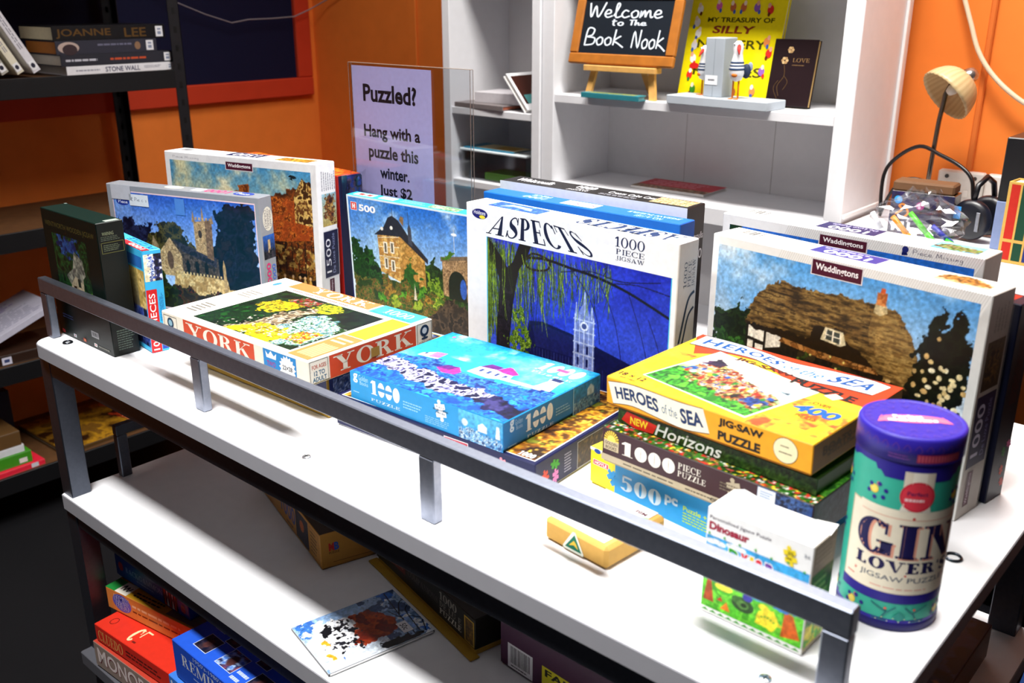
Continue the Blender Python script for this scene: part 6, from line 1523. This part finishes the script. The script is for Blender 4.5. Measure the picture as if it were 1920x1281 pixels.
f.ell(.165, .55, .10, .38, '#5c5cb4', 30); f.text('FAMILY', .085, .58, .25, .84, '#e8e4f0', .05); f.text('FEUD', .10, .26, .235, .54, '#e8e4f0', .05); f.text('FAMILY', .088, .59, .247, .83, '#2c2c8c', .02); f.text('FEUD', .103, .27, .232, .53, '#2c2c8c', .02)
f.greek(.28, .55, .80, .78, 1, '#f0c090'); f.greek(.28, .36, .80, .50, 1, '#6c2c14')
b.done()
b = PBox('bg', 'blue backgammon box', '#1c3f9c', tray='#183488', name='board_game', cat='board game', T='#1c3c90')
b.root['label'] = 'blue backgammon box on top of the stack at the left of the bottom shelf'
f = b.F
f.serif('BACKGAMMON', .15, .42, .66, .66, '#8ca0d8', .15, .06); f.greek(.30, .26, .54, .34, 1, '#7c90cc'); f.ell(.08, .55, .035, .2, '#b83450')
f.rect(.67, .10, .86, .88, '#0c1430')
for k in range(5): f.many([[(.68 + k * .034, .12), (.71 + k * .034, .12), (.695 + k * .034, .5)], [(.68 + k * .034, .86), (.71 + k * .034, .86), (.695 + k * .034, .52)]], ('#b83030', '#d8d4d8')[k % 2])
f.ell(.93, .4, .03, .18, '#6c2c50')
b.done()
BX['bluelow'] = (-1.322, .6200, .3594, -1.1, 0, .31, .21, .0240)
b = PBox('bluelow', 'light blue box under the dark blue reminiscing game', '#3c78d0', tray='#2c60b0', name='board_game', cat='board game', gap=.002)
b.root['label'] = 'thin light blue game box sandwiched under the deep blue photo covered game box'
b.F.ell(.03, .5, .01, .2, '#d8e4f4'); b.F.greek(.06, .3, .3, .7, 1, '#1c3c7c'); b.done()
b = PBox('rem', 'deep blue game', '#1d48b4', tray='#183c98', name='board_game', cat='board game', T='#2155c8', gap=.0025)
b.root['label'] = 'deep blue game box with small dark photos on its lid, front of the bottom shelf'
f = b.F
f.serif('REMINISCING', .09, .50, .86, .80, '#c8ccd4', .18, .06); f.greek(.2, .34, .7, .42, 1, '#8ca4e0'); f.text("1950's-1980's", .22, .86, .5, .96, '#a8b8e0', .005)
f = b.T
for (u0, v0, u1, v1, s_) in ((.130, .09, .25, .265, 1), (.345, .09, .49, .285, 2), (.095, .335, .18, .405, 3), (.24, .285, .335, .40, 4), (.52, .30, .62, .42, 5), (.62, .10, .74, .26, 6)):
    f.rect(u0 - .004, v0 - .006, u1 + .004, v1 + .006, '#b8c4dc'); f.pic(u0, v0, u1, v1, lambda c, s_=s_: (c.tex(full(c), ['#0c1024', '#1c1c34', '#3c2c34', '#141830'] if s_ != 2 else ['#4c78c8', '#a8c0e4', '#1c2c5c', '#7c3c4c'], 4, s_), c.put(c.ell(.5, .5, .2, .3), '#4c2c2c')), .002)
f.text('for 2 to 4 players', .52, .05, .60, .20, '#c8d4ec', .005, rot=90) if False else f.greek(.51, .04, .60, .18, 2, '#b8c8ec')
b.Rt.rect(.1, .1, .4, .8, '#c8b08c'); b.Rt.greek(.12, .2, .38, .7, 6, '#5c5040')
b.done()

# ================================================================== THINGS IN THE BOOKCASE
S1 = 1.210
# chalkboard resting on a small easel
ea = thing('tabletop_easel', 'small pale wooden easel holding the chalkboard', 'easel', (-1.497, 2.118, S1 + .0003), 0)
PINE = '#d9a55c'
m = M(); m.box(-.112, .112, -.012, .022, .066, .0805, PINE, .0015); m.build('ledge', WOOD, ea)
for sx in (-1, 1):
    m = M(); m.obox((sx * .103 - .009, -.004, 0), (.018, 0, 0), (0, .010, 0), (-sx * .012, .010, .0655), PINE); m.build('leg', WOOD, ea)
    m = M(); m.obox((sx * .085 - .007, .0225, .068), (.014, 0, 0), (0, .008, 0), (-sx * .05, .036, .14), PINE); m.build('upright', WOOD, ea)
m = M(); m.obox((-.008, .062, .12), (.016, 0, 0), (0, .008, 0), (0, .082, -.12), PINE); m.build('rear_leg', WOOD, ea)
cb = thing('chalkboard', 'small oak framed chalkboard with white handwriting, standing on a little easel', 'chalkboard', (-1.667, 2.112, S1 + .0803 + .004), 0, None, -14)
m = M(); W, H, t = .328, .192, .027
OAK = '#a8641c'
for a in ((0, W, 0, t), (0, W, H - t, H), (0, t, t, H - t), (W - t, W, t, H - t)):
    m.box(a[0], a[1], 0, .014, a[2], a[3], OAK, .003)
m.build('frame', WOOD, cb)
m = M(); m.box(t - .002, W - t + .002, .005, .012, t - .002, H - t + .002, '#0e1620', .0003)
f = Face(m, (t, .005, t), (1, 0, 0), (0, 0, 1), W - 2 * t, H - 2 * t); f.k = 3
CH = '#dfe9f4'
f.hand('Welcome', .05, .66, .90, .95, CH, .085); f.hand('to', .34, .52, .48, .64, CH, .13); f.hand('The', .54, .53, .74, .64, CH, .13); f.hand('Book', .05, .12, .52, .49, CH, .085); f.hand('Nook', .60, .08, .985, .46, CH, .085)
m.build('slate', MATTE, cb)
def tb_draw(T, F):
    T.rect(.02, .04, .98, .96, '#3c8c94'); T.pic(.10, .14, .90, .86, lambda c: (c.tex(full(c), ['#8c8428', '#b8ac40', '#5c6c24', '#a89430'], 7, 1), c.spots(full(c), '#2c6c70', 14, .62, 4)), .002)
book('small teal and gold patterned book lying in front of the easel', (-1.592, 2.076, S1 + .0005), -1, .185, .034, .013, '#2c7c88', '#7cb0b4', draw=tb_draw)

# tall yellow book leaning on the back panel
yb = thing('book', 'tall bright yellow nursery rhyme book leaning against the bookcase back', 'book', (-1.366, 2.186, S1 + .0003 + .0048), 1, None, -13)
W, H, D = .258, .335, .016
m = M(); m.box(0, W, 0, .003, 0, H, '#f0dc10', .0006); m.box(0, W, D - .003, D, 0, H, '#f0dc10', .0006); m.box(0, .003, .003, D - .003, 0, H, '#e0cc10', .0006)
f = Face(m, (0, 0, 0), (1, 0, 0), (0, 0, 1), W, H)
f.text('MY TREASURY OF', .20, .568, .90, .603, '#3c3808', .03) ; f.text('SILLY', .27, .487, .72, .543, '#8c3420', .03, shear=.1); f.text('NURSERY', .13, .379, .86, .443, '#4c4810', .02); f.text('RHYMES', .13, .18, .86, .25, '#4c4810', .02)
rr = random.Random(4)
for (u, v, k) in ((.10, .88, 0), (.09, .76, 0), (.12, .66, 0), (.30, .91, 1), (.45, .90, 2), (.56, .90, 2), (.70, .90, 3), (.84, .88, 4), (.10, .55, 5), (.11, .43, 0), (.86, .60, 6), (.90, .50, 4), (.10, .28, 4), (.16, .15, 7), (.40, .12, 7), (.42, .44, 4), (.60, .14, 2), (.80, .16, 6), (.86, .34, 3), (.26, .42, 5)):
    v = v * .8 - .045
    cs = ['#f4f0e8', '#d85cb0', '#c86c3c', '#8c5cb0', '#d83028', '#d8d4d8', '#e88c4c', '#3c8c2c'][k]
    f.ell(u, v, .032, .032, cs, 14); f.ell(u + rr.uniform(-.02, .02), v + .03, .016, .018, rr.choice(['#f0d8c0', '#f4f0e8', '#e8a888']), 12); f.ell(u + rr.uniform(-.03, .03), v - .032, .014, .016, rr.choice(['#c83024', '#2c7c34', '#3c5cb0', '#6c2c14']), 10)
f.ell(.14, .245, .055, .022, '#c82420', 16); f.ell(.30, .40, .05, .05, '#f4d8e8', 3)
m.build('cover', GLOSS, yb)
m = M(); m.box(.003, W - .003, .003, D - .003, .003, H - .004, '#d8d0b8', .0004); m.build('pages', MATTE, yb)

# seagull bookend
se = thing('bookend', 'silver grey wooden bookend with two seagulls standing on its base', 'bookend', (-1.196, 2.118, S1 + .0003), -3)
SG = '#b4bcc4'
m = M(); m.box(-.142, .138, -.03, .058, 0, .021, SG, .0015); m.build('base', PAINT, se)
m = M(); m.box(-.052, .000, -.005, .050, .0212, .158, '#a8b0b8', .0015); m.box(-.0265, -.0255, -.0056, -.004, .022, .157, '#8c949c', .0002); m.build('block', PAINT, se)
m = M(); f = Face(m, (-.052, -.005, .0212), (1, 0, 0), (0, 0, 1), .062, .11); f.k = 20; f.rect(.06, .26, .62, .46, '#eceef0'); f.greek(.2, .32, .5, .4, 1, '#5c5c64'); m.build('price_label', MATTE, se)
def gull(x, y, rz, sc_):
    g = bpy.data.objects.new('seagull', None); COL.objects.link(g); g.parent = se; g.location = (x, y, .0213); g.rotation_euler = (0, 0, R(rz)); g.scale = (sc_,) * 3
    m = M(); m.lathe([(0.0002, .032), (.010, .036), (.0145, .048), (.0140, .060), (.0105, .074), (.0085, .086), (.0100, .094), (.0088, .102), (.0045, .1075), (.0002, .1085)], '#eef0f2', 26)
    for k, z in enumerate((.056, .062, .068)):
        r_ = .0155 - k * .0011; m.lathe([(r_ - .0012, z - .0019), (r_, z), (r_ - .0014, z + .0019)], '#2c4468', 26)
    m.blob((0, -.012, .045), .006, .004, .004, '#c86c1c'); m.build('body', PAINT, g)
    m = M(); m.blob((.016, .008, .052), .009, .007, .014, '#28344c'); m.blob((.022, .012, .060), .005, .004, .009, '#8c98ac'); m.build('wing', PAINT, g)
    m = M(); m.tube([(.003, -.006, .099), (.006, -.013, .093), (.009, -.019, .084)], [.0040, .0035, .001], '#d8342c', 8); m.build('beak', PAINT, g)
    m = M()
    for e in (-.005, .005): m.blob((e, -.0075, .1015), .0026, .002, .0026, '#f4f4f4', 8, 6); m.blob((e, -.0092, .1015), .0012, .001, .0012, '#101018', 8, 6)
    m.build('eyes', PLASTIC, g)
    for e in (-.0055, .0055):
        m = M(); m.tube([(e, 0, .001), (e, 0, .036)], .0018, '#dc7c1c', 8); m.add([(e, -.002, .0018), (e - .005, -.012, .001), (e, -.014, .001), (e + .005, -.012, .001), (e - .005, -.012, 0), (e + .005, -.012, 0), (e, .002, 0)], [(0, 1, 2), (0, 2, 3), (1, 4, 5, 3, 2), (0, 6, 4, 1), (0, 3, 5, 6)], '#dc7c1c'); m.build('leg', PAINT, g)
gull(.040, -.008, 12, 1.22); gull(-.076, .030, -30, 1.08)

# dark book
lb = thing('book', 'small almost black hardback with gold lettering leaning in the bookcase', 'book', (-1.118, 2.185, S1 + .0003 + .0042), 2, None, -12)
W, H, D = .108, .155, .018
m = M(); m.box(0, W, 0, .003, 0, H, '#1c0c10', .0008); m.box(0, W, D - .003, D, 0, H, '#1c0c10', .0008); m.box(0, .003, .003, D - .003, 0, H, '#14080c', .0006)
f = Face(m, (0, 0, 0), (1, 0, 0), (0, 0, 1), W, H)
f.serif('LOVE', .48, .66, .86, .72, '#8c6c44', .12, .06); f.greek(.48, .60, .84, .63, 1, '#6c5234')
for (u, v, s_) in ((.40, .84, .06), (.30, .68, .07)):
    for k in range(6): f.ell(u + s_ * .7 * math.cos(k * 1.05), v + s_ * .5 * math.sin(k * 1.05), .035, .022, '#a88458' if k % 2 else '#c8a878', 10)
f.stroke([(.30, .62), (.34, .45), (.22, .30), (.28, .15)], .0012, '#5c4428'); f.stroke([(.34, .45), (.44, .36), (.36, .24)], .001, '#5c4428'); f.stroke([(.22, .38), (.14, .26), (.26, .10)], .001, '#5c4428')
m.build('cover', PRINT, lb)
m = M(); m.box(.003, W - .002, .003, D - .003, .002, H - .002, '#c8a468', .0004); m.build('pages', MATTE, lb)

# magazine in the lower bay
book('red topped magazine lying in the lower bay of the wide bookcase', (-1.50, 2.190, .9655), 2, .225, .13, .008, '#e0dcd8', '#d8d4d0', draw=lambda T, F: (T.rect(0, .30, 1, 1, '#c82838'), T.greek(.1, .4, .9, .9, 3, '#e88c98'), T.pic(.0, .0, 1, .30, lambda c: c.tex(full(c), ['#3c4c2c', '#a84c34', '#c8b890', '#5c3c28'], 6, 1), .003)))
# narrow bay: flat books and a leaning one
book('grey paperback lying flat on the shelf of the narrow bookcase', (-2.085, 2.10, 1.1503), -2, .20, .14, .014, '#7c7474', '#b0654c')
book('pale paged book lying on the grey paperback in the narrow bookcase', (-2.03, 2.13, 1.1648), 3, .17, .12, .030, '#ccc8cc', '#d4d0d4')
lw = thing('book', 'white hardback leaning at a slant against the divider of the narrow bookcase', 'book', (-1.870, 2.102, 1.1503 + .003), 0, None, 0, 0)
ang = R(-42)
def rot2(x, z): return (x * math.cos(ang) - z * math.sin(ang), x * math.sin(ang) + z * math.cos(ang))
m = M()
def slab(x0, x1, y0, y1, z0, z1, col):
    P = [(x0, z0), (x1, z0), (x1, z1), (x0, z1)]; Q = []
    for x, z in P: Q.append((x * .62 - z * .62 + .078, x * .60 + z * .75 + .0))
    m.add([(q[0], y0, q[1]) for q in Q] + [(q[0], y1, q[1]) for q in Q], [(0, 1, 2, 3), (7, 6, 5, 4), (0, 4, 5, 1), (1, 5, 6, 2), (2, 6, 7, 3), (3, 7, 4, 0)], col)
lw.location = (-1.895, 2.103, 1.1503)
m = M()
def lean_slab(u0, u1, v0, v1, y0, y1, col):
    """plate leaning to the left: u across the thickness, v along the height"""
    a = R(52)
    ex, ez = -math.cos(a * .95), math.sin(a * .95); nx, nz = ez, -ex
    Q = [(u * nx + v * ex, u * nz + v * ez) for u, v in ((u0, v0), (u1, v0), (u1, v1), (u0, v1))]
    m.add([(q[0] + .085, y0, q[1]) for q in Q] + [(q[0] + .085, y1, q[1]) for q in Q], [(0, 1, 2, 3), (7, 6, 5, 4), (0, 4, 5, 1), (1, 5, 6, 2), (2, 6, 7, 3), (3, 7, 4, 0)], col)
lean_slab(0, .003, 0, .125, 0, .14, '#ececee'); lean_slab(.012, .015, 0, .125, 0, .14, '#ececee')
m.build('cover', GLOSS, lw)
m = M(); lean_slab(.003, .012, .001, .122, .002, .138, '#e0dcd4'); m.build('pages', MATTE, lw)
m = M(); lean_slab(.0151, .0154, .02, .115, .01, .13, '#3c1c14'); lean_slab(.0154, .0156, .02, .05, .02, .12, '#4c8c8c'); m.build('cover_picture', GLOSS, lw)
# plastic storage box and a folded colour leaflet low in the narrow bay
sb_ = thing('storage_box', 'clear plastic storage box low in the narrow bookcase', 'storage box', (-2.08, 2.12, .9353))
m = M(); m.box(0, .26, 0, .12, .0, .004, '#ffffff', .0005); m.box(0, .26, 0, .003, .004, .085, '#ffffff', .0005); m.box(0, .003, .003, .117, .004, .085, '#ffffff', .0005); m.box(.257, .26, .003, .117, .004, .085, '#ffffff', .0005); m.box(0, .26, .117, .12, .004, .085, '#ffffff', .0005); m.build('tub', CLEARBAG, sb_)
m = M(); m.box(-.004, .264, -.004, .124, .0852, .092, '#e4eef0', .002); m.build('lid', PLASTIC, sb_)
o = book('blue and cream leaflet lying on the clear storage box', (-2.07, 2.122, 1.0276), 0, .20, .10, .004, '#3c8cac', '#e0d8b0', draw=lambda T, F: (T.rect(.2, .1, 1, .9, '#e4d4a8'), T.rect(.5, .2, .9, .8, '#c8a048')))
o = book('green edged booklet inside the clear storage box', (-1.99, 2.128, .9396), 0, .16, .09, .02, '#5c8c3c', '#e4e4dc')

# ================================================================== ON THE DESK
lp = thing('desk_lamp', 'small metal desk lamp with a ribbed frosted glass shade', 'lamp', (-.750, 2.30, DZ + .0003))
m = M(); m.lathe([(.0001, 0), (.052, 0), (.054, .003), (.052, .008), (.02, .014), (.007, .018), (.006, .022)], '#8c8880', 36); m.build('base', CHROME, lp)
m = M(); m.tube([(0, 0, .02), (.002, 0, .12), (.006, .0, .22), (.012, .0, .28), (.026, .006, .318), (.045, .012, .330), (.058, .012, .326)], .0052, '#6c6258', 12); m.build('stem', CHROME, lp)
ax_ = Vector((-.50, -.62, -.62)).normalized()
fr_ = ax_.to_track_quat('Z', 'Y').to_matrix()
cp = (.056, .010, .322)
m = M(); m.lathe([(.0001, -.012), (.012, -.011), (.0165, -.004), (.0165, .016), (.010, .020)], '#b8b4b0', 28, cp, True, None, fr_); m.build('cap', CHROME, lp)
m = M(); pr = []
for k in range(13):
    t = k / 12; pr.append((.014 + .050 * math.sin(t * 1.45) ** .9, .012 + .064 * (1 - math.cos(t * 1.5))))
n = 60; V = []; K = []
prof = pr + [(r - .0022, z) for r, z in pr[::-1]]
for (r, z) in prof:
    for k in range(n):
        a = 2 * math.pi * k / n; rb = r * (1 + .02 * math.cos(a * 30)); p = fr_ @ Vector((rb * math.cos(a), rb * math.sin(a), z)); V.append((p.x + cp[0], p.y + cp[1], p.z + cp[2])); K.append(C('#e6cf9e' if k % 2 else '#d4b884'))
m.add(V, [(i * n + k, i * n + (k + 1) % n, (i + 1) * n + (k + 1) % n, (i + 1) * n + k) for i in range(len(prof) - 1) for k in range(n)], np.array(K), True); m.build('shade', RIBBED, lp)
m = M(); m.lathe([(.0001, .02), (.007, .021), (.008, .030), (.011, .040), (.012, .050), (.008, .060), (.0001, .063)], '#d8d0c4', 22, cp, True, None, fr_); m.build('bulb', PLASTIC, lp)

def cable(name, label, pts, r, col, cat='cable'):
    m = M(); P = []
    V_ = [Vector(p) for p in pts]
    for i in range(len(V_) - 1):
        p0, p1, p2, p3 = V_[max(i - 1, 0)], V_[i], V_[i + 1], V_[min(i + 2, len(V_) - 1)]
        for j in range(6):
            t = j / 6; P.append(.5 * (2 * p1 + (p2 - p0) * t + (2 * p0 - 5 * p1 + 4 * p2 - p3) * t * t + (3 * p1 - p0 - 3 * p2 + p3) * t ** 3))
    P.append(V_[-1]); m.tube(P, r, col, 8)
    return tag(m.build(name, PLASTIC), label, cat)
cable('looped_cable', 'black power cord looping over the desk behind the lamp and headphones', [(-.835, 2.26, DZ + .006), (-.845, 2.28, 1.062), (-.825, 2.29, 1.105), (-.775, 2.29, 1.137), (-.72, 2.27, 1.125), (-.668, 2.25, 1.108), (-.638, 2.24, 1.085), (-.628, 2.235, 1.05), (-.618, 2.225, 1.01), (-.60, 2.21, .985)], .0045, '#0c0a0c')
cable('cable_loop', 'small black loop of cord beside the lamp stem', [(-.822, 2.225, DZ + .004), (-.81, 2.225, 1.02), (-.795, 2.225, 1.05), (-.775, 2.225, 1.070), (-.742, 2.225, 1.073), (-.708, 2.225, 1.060), (-.698, 2.225, 1.04), (-.694, 2.225, DZ + .004)], .0036, '#0c0a0c')
cable('white_cable', 'white cable drooping across the orange wall at the top right', [(-.80, 2.405, 1.56), (-.765, 2.400, 1.47), (-.735, 2.395, 1.40), (-.71, 2.39, 1.345), (-.675, 2.385, 1.30), (-.63, 2.38, 1.262), (-.58, 2.38, 1.232), (-.50, 2.38, 1.20), (-.38, 2.385, 1.18)], .0055, '#e0ccae')
for i, (x, lab) in enumerate(((-.760, 'white double power outlet on the orange wall behind the lamp, left one'), (-.651, 'white power outlet on the orange wall beside the black box, right one'))):
    po = thing('power_outlet', lab, 'power outlet', (x, YB - .0002, .985), 0, 'power outlets on the orange wall')
    m = M(); w = .105 if i == 0 else .09; m.box(0, w, -.022 if i == 0 else -.03, 0, 0, .088, '#e6e2da', .004); m.build('plate', PLASTIC, po)
    for u in (.2, .8):
        m = M(); yy = -.022 if i == 0 else -.03
        m.lathe([(.0001, 0), (.0045, 0), (.0048, .002)], '#3c3834', 14, (w * u, yy - .002, .074), False, None, Vector((0, 1, 0)).to_track_quat('Z', 'Y').to_matrix()); m.build('screw', PLASTIC, po)
    m = M(); m.box(w * .3, w * .4, yy - .004, yy - .0002, .03, .045, '#f0ece4', .001); m.box(w * .6, w * .7, yy - .004, yy - .0002, .03, .045, '#f0ece4', .001); m.build('switch', PLASTIC, po)

# music pack box
mu = thing('music_box', 'dark purple box lettered MU with bright dots, on the desk below the lamp', 'box', (-.752, 2.09, DZ + .0003), 5)
m = M(); W, D, H = .128, .06, .092
m.box(0, W, 0, D, 0, H, '#141030', .0012, T='#6c4c2c')
f = Face(m, (0, 0, 0), (1, 0, 0), (0, 0, 1), W, H)
f.pic(.003, .003, .997, .997, lambda c: c.tex(full(c), ['#140f34', '#1c1448', '#100c28', '#281850'], 3, 1), .004)
f.circ(.12, .80, .0085, '#2c9ce8'); f.circ(.12, .82, .004, '#6cc4f4'); f.circ(.48, .70, .0085, '#b02c84'); f.circ(.47, .66, .003, '#f0c8e8')
f.stroke([(.10, .46), (.20, .58), (.15, .66), (.22, .70), (.30, .52), (.24, .40), (.19, .38)], .0045, '#e88c1c'); f.text('MU', .06, .06, .36, .30, '#f0eef4', .07); pass
m.build('carton', GLOSS, mu)
m = M(); m.box(.0, W - .003, .0, .055, H + .0003, H + .022, '#6a4c34', .004); m.build('flap', MATTE, mu)
# headphones
hp = thing('headphones', 'black headphones standing on the desk right of the music box', 'headphones', (-.588, 2.140, DZ + .046), -12)
for s_ in (-1, 1):
    fr2 = Vector((s_ * .0 + .02, -1 * 1.0, 0)).normalized().to_track_quat('Z', 'Y').to_matrix()
    m = M(); m.lathe([(.0001, .0), (.03, .0), (.040, .006), (.043, .016), (.040, .026), (.030, .030), (.0001, .030)], '#10121c', 34, (0, .03 + s_ * .035, 0), True, None, fr2); m.build('ear_cup', PLASTIC, hp)
m = M(); m.tube([(.0, -.02, .04), (.0, -.012, .07), (0, .02, .085), (0, .05, .07), (0, .062, .04)], .006, '#0c0c12', 10); m.build('headband', PLASTIC, hp)
m = M(); m.box(-.034, -.016, -.0365, -.0352, .0, .026, '#2c94e0', .0003); m.build('blue_tag', PLASTIC, hp)
m = M(); m.box(.018, .026, -.0368, -.0352, -.02, .02, '#8c9098', .001); m.build('slider', CHROME, hp)

# clear bag of markers in front of the music box
random.seed(11)
bg = thing('plastic_bag', 'crumpled clear plastic bag of stationery on the desk in front of the music box', 'plastic bag', (-.655, 1.985, DZ + .0003))
m = M(); nu, nv = 26, 14; V = []
r0 = random.Random(8)
for j in range(nv + 1):
    for i in range(nu):
        a = 2 * math.pi * i / nu; t = j / nv
        rx_ = .105 * math.sin(math.pi * min(t + .12, 1) * .82) * (1 - .5 * t * t); ry_ = rx_ * .42
        k = 1 + r0.uniform(-.11, .11)
        V.append((rx_ * k * math.cos(a), ry_ * k * math.sin(a) + .02 * t, .002 + .115 * t ** .85 * (1 + r0.uniform(-.05, .05))))
m.add(V, [(j * nu + i, j * nu + (i + 1) % nu, (j + 1) * nu + (i + 1) % nu, (j + 1) * nu + i) for j in range(nv) for i in range(nu)], '#ffffff')
m.build('film', CLEARBAG, bg)
for (c_, nm, p0, p1) in (('#58d02c', 'bright green felt marker in the clear bag, nearest the top', (-.012, -.015, .074), (.05, -.02, .016)), ('#e8962c', 'orange felt marker in the clear bag beside the green one', (-.045, -.018, .062), (.012, -.026, .012)), ('#2c34a8', 'dark blue felt marker in the clear bag', (.03, .0, .05), (.085, -.006, .014)), ('#3cbc3c', 'green capped marker lowest at the right of the clear bag', (.062, -.012, .028), (.098, -.008, .012)), ('#c8ccd4', 'grey pen sticking out at the left of the clear bag', (-.092, -.005, .062), (-.05, -.02, .014))):
    o = thing('felt_marker' if c_ != '#c8ccd4' else 'pen', nm, 'pen', (-.655, 1.985, DZ + .0003), 0, 'pens in the clear bag')
    a, b2 = Vector(p0), Vector(p1); d = (b2 - a)
    m = M(); m.tube([a, a + d * .62], .0055, c_, 10); m.build('barrel', PLASTIC, o)
    m = M(); m.tube([a + d * .625, a + d], .0060, c_, 10); m.build('cap', PLASTIC, o)

# tall black box, blue-grey file and the striped book at the right edge
bb = thing('storage_box', 'tall black box with a blue grey lower half standing on the desk', 'box', (-.538, 2.08, DZ + .0003), 0)
m = M(); m.box(0, .20, 0, .16, .100, .225, '#08080c', .002); m.build('upper_half', PLASTIC, bb)
m = M(); m.box(0, .20, 0, .16, 0, .0992, '#7c8cb4', .002); m.build('lower_half', MATTE, bb)
sb2 = thing('book', 'cloth book striped red, green and gold standing at the right edge of the desk', 'book', (-.497, 1.985, DZ + .0003), -4)
W, H, D = .19, .156, .05
m = M(); m.box(0, W, 0, .003, 0, H, '#c8a050', .0008); m.box(0, W, D - .003, D, 0, H, '#c8a050', .0008); m.box(0, .003, .003, D - .003, 0, H, '#c8a050', .0008)
f = Face(m, (0, 0, 0), (1, 0, 0), (0, 0, 1), W, H)
for k, c_ in enumerate(('#b8281c', '#16402c', '#24306c', '#b8281c', '#c8902c', '#16402c', '#b8281c', '#24306c', '#16402c')): f.rect(.03 + k * .105, .30, .03 + k * .105 + .085, .97, c_); f.rect(.03 + k * .105, .04, .03 + k * .105 + .085, .26, c_)
m.build('cover', MATTE, sb2)
m = M(); m.box(.004, W - .003, .003, D - .003, .003, H - .003, '#d8cca8', .0004); m.build('pages', MATTE, sb2)

# ---------------- under the desk: wooden crate with packets
cr = thing('wooden_crate', 'low wooden crate of plastic wrapped packets on the floor under the desk', 'crate', (-.74, 1.60, .0003), 4)
CW = '#6c4424'
for (x0, x1, y0, y1) in ((0, .6, 0, .018), (0, .6, .362, .38), (0, .018, .0182, .3618), (.582, .6, .0182, .3618)):
    m = M(); m.box(x0, x1, y0, y1, .012, .30, CW, .0015); m.build('side_board', WOOD, cr)
m = M(); m.box(0, .6, 0, .38, 0, .0118, CW, .0015); m.build('floor_board', WOOD, cr)
rr = random.Random(3)
for k in range(5):
    o = thing('packet', ('clear wrapped navy packet', 'clear wrapped rust packet', 'clear wrapped grey packet', 'clear wrapped black packet', 'clear wrapped blue packet')[k] + ' standing in the wooden crate under the desk', 'packet', (-.70 + k * .112, 1.64 + .008 * k, .0125), 4, 'packets in the wooden crate')
    m = M(); m.obox((0, 0, 0), (.07, .01, 0), (0, .22, 0), (rr.uniform(-.012, .012), 0, .30 + rr.uniform(-.04, .06)), ('#1c2440', '#5c2c14', '#5c5c60', '#141418', '#243a6c')[k]); m.build('contents', GLOSS, o)
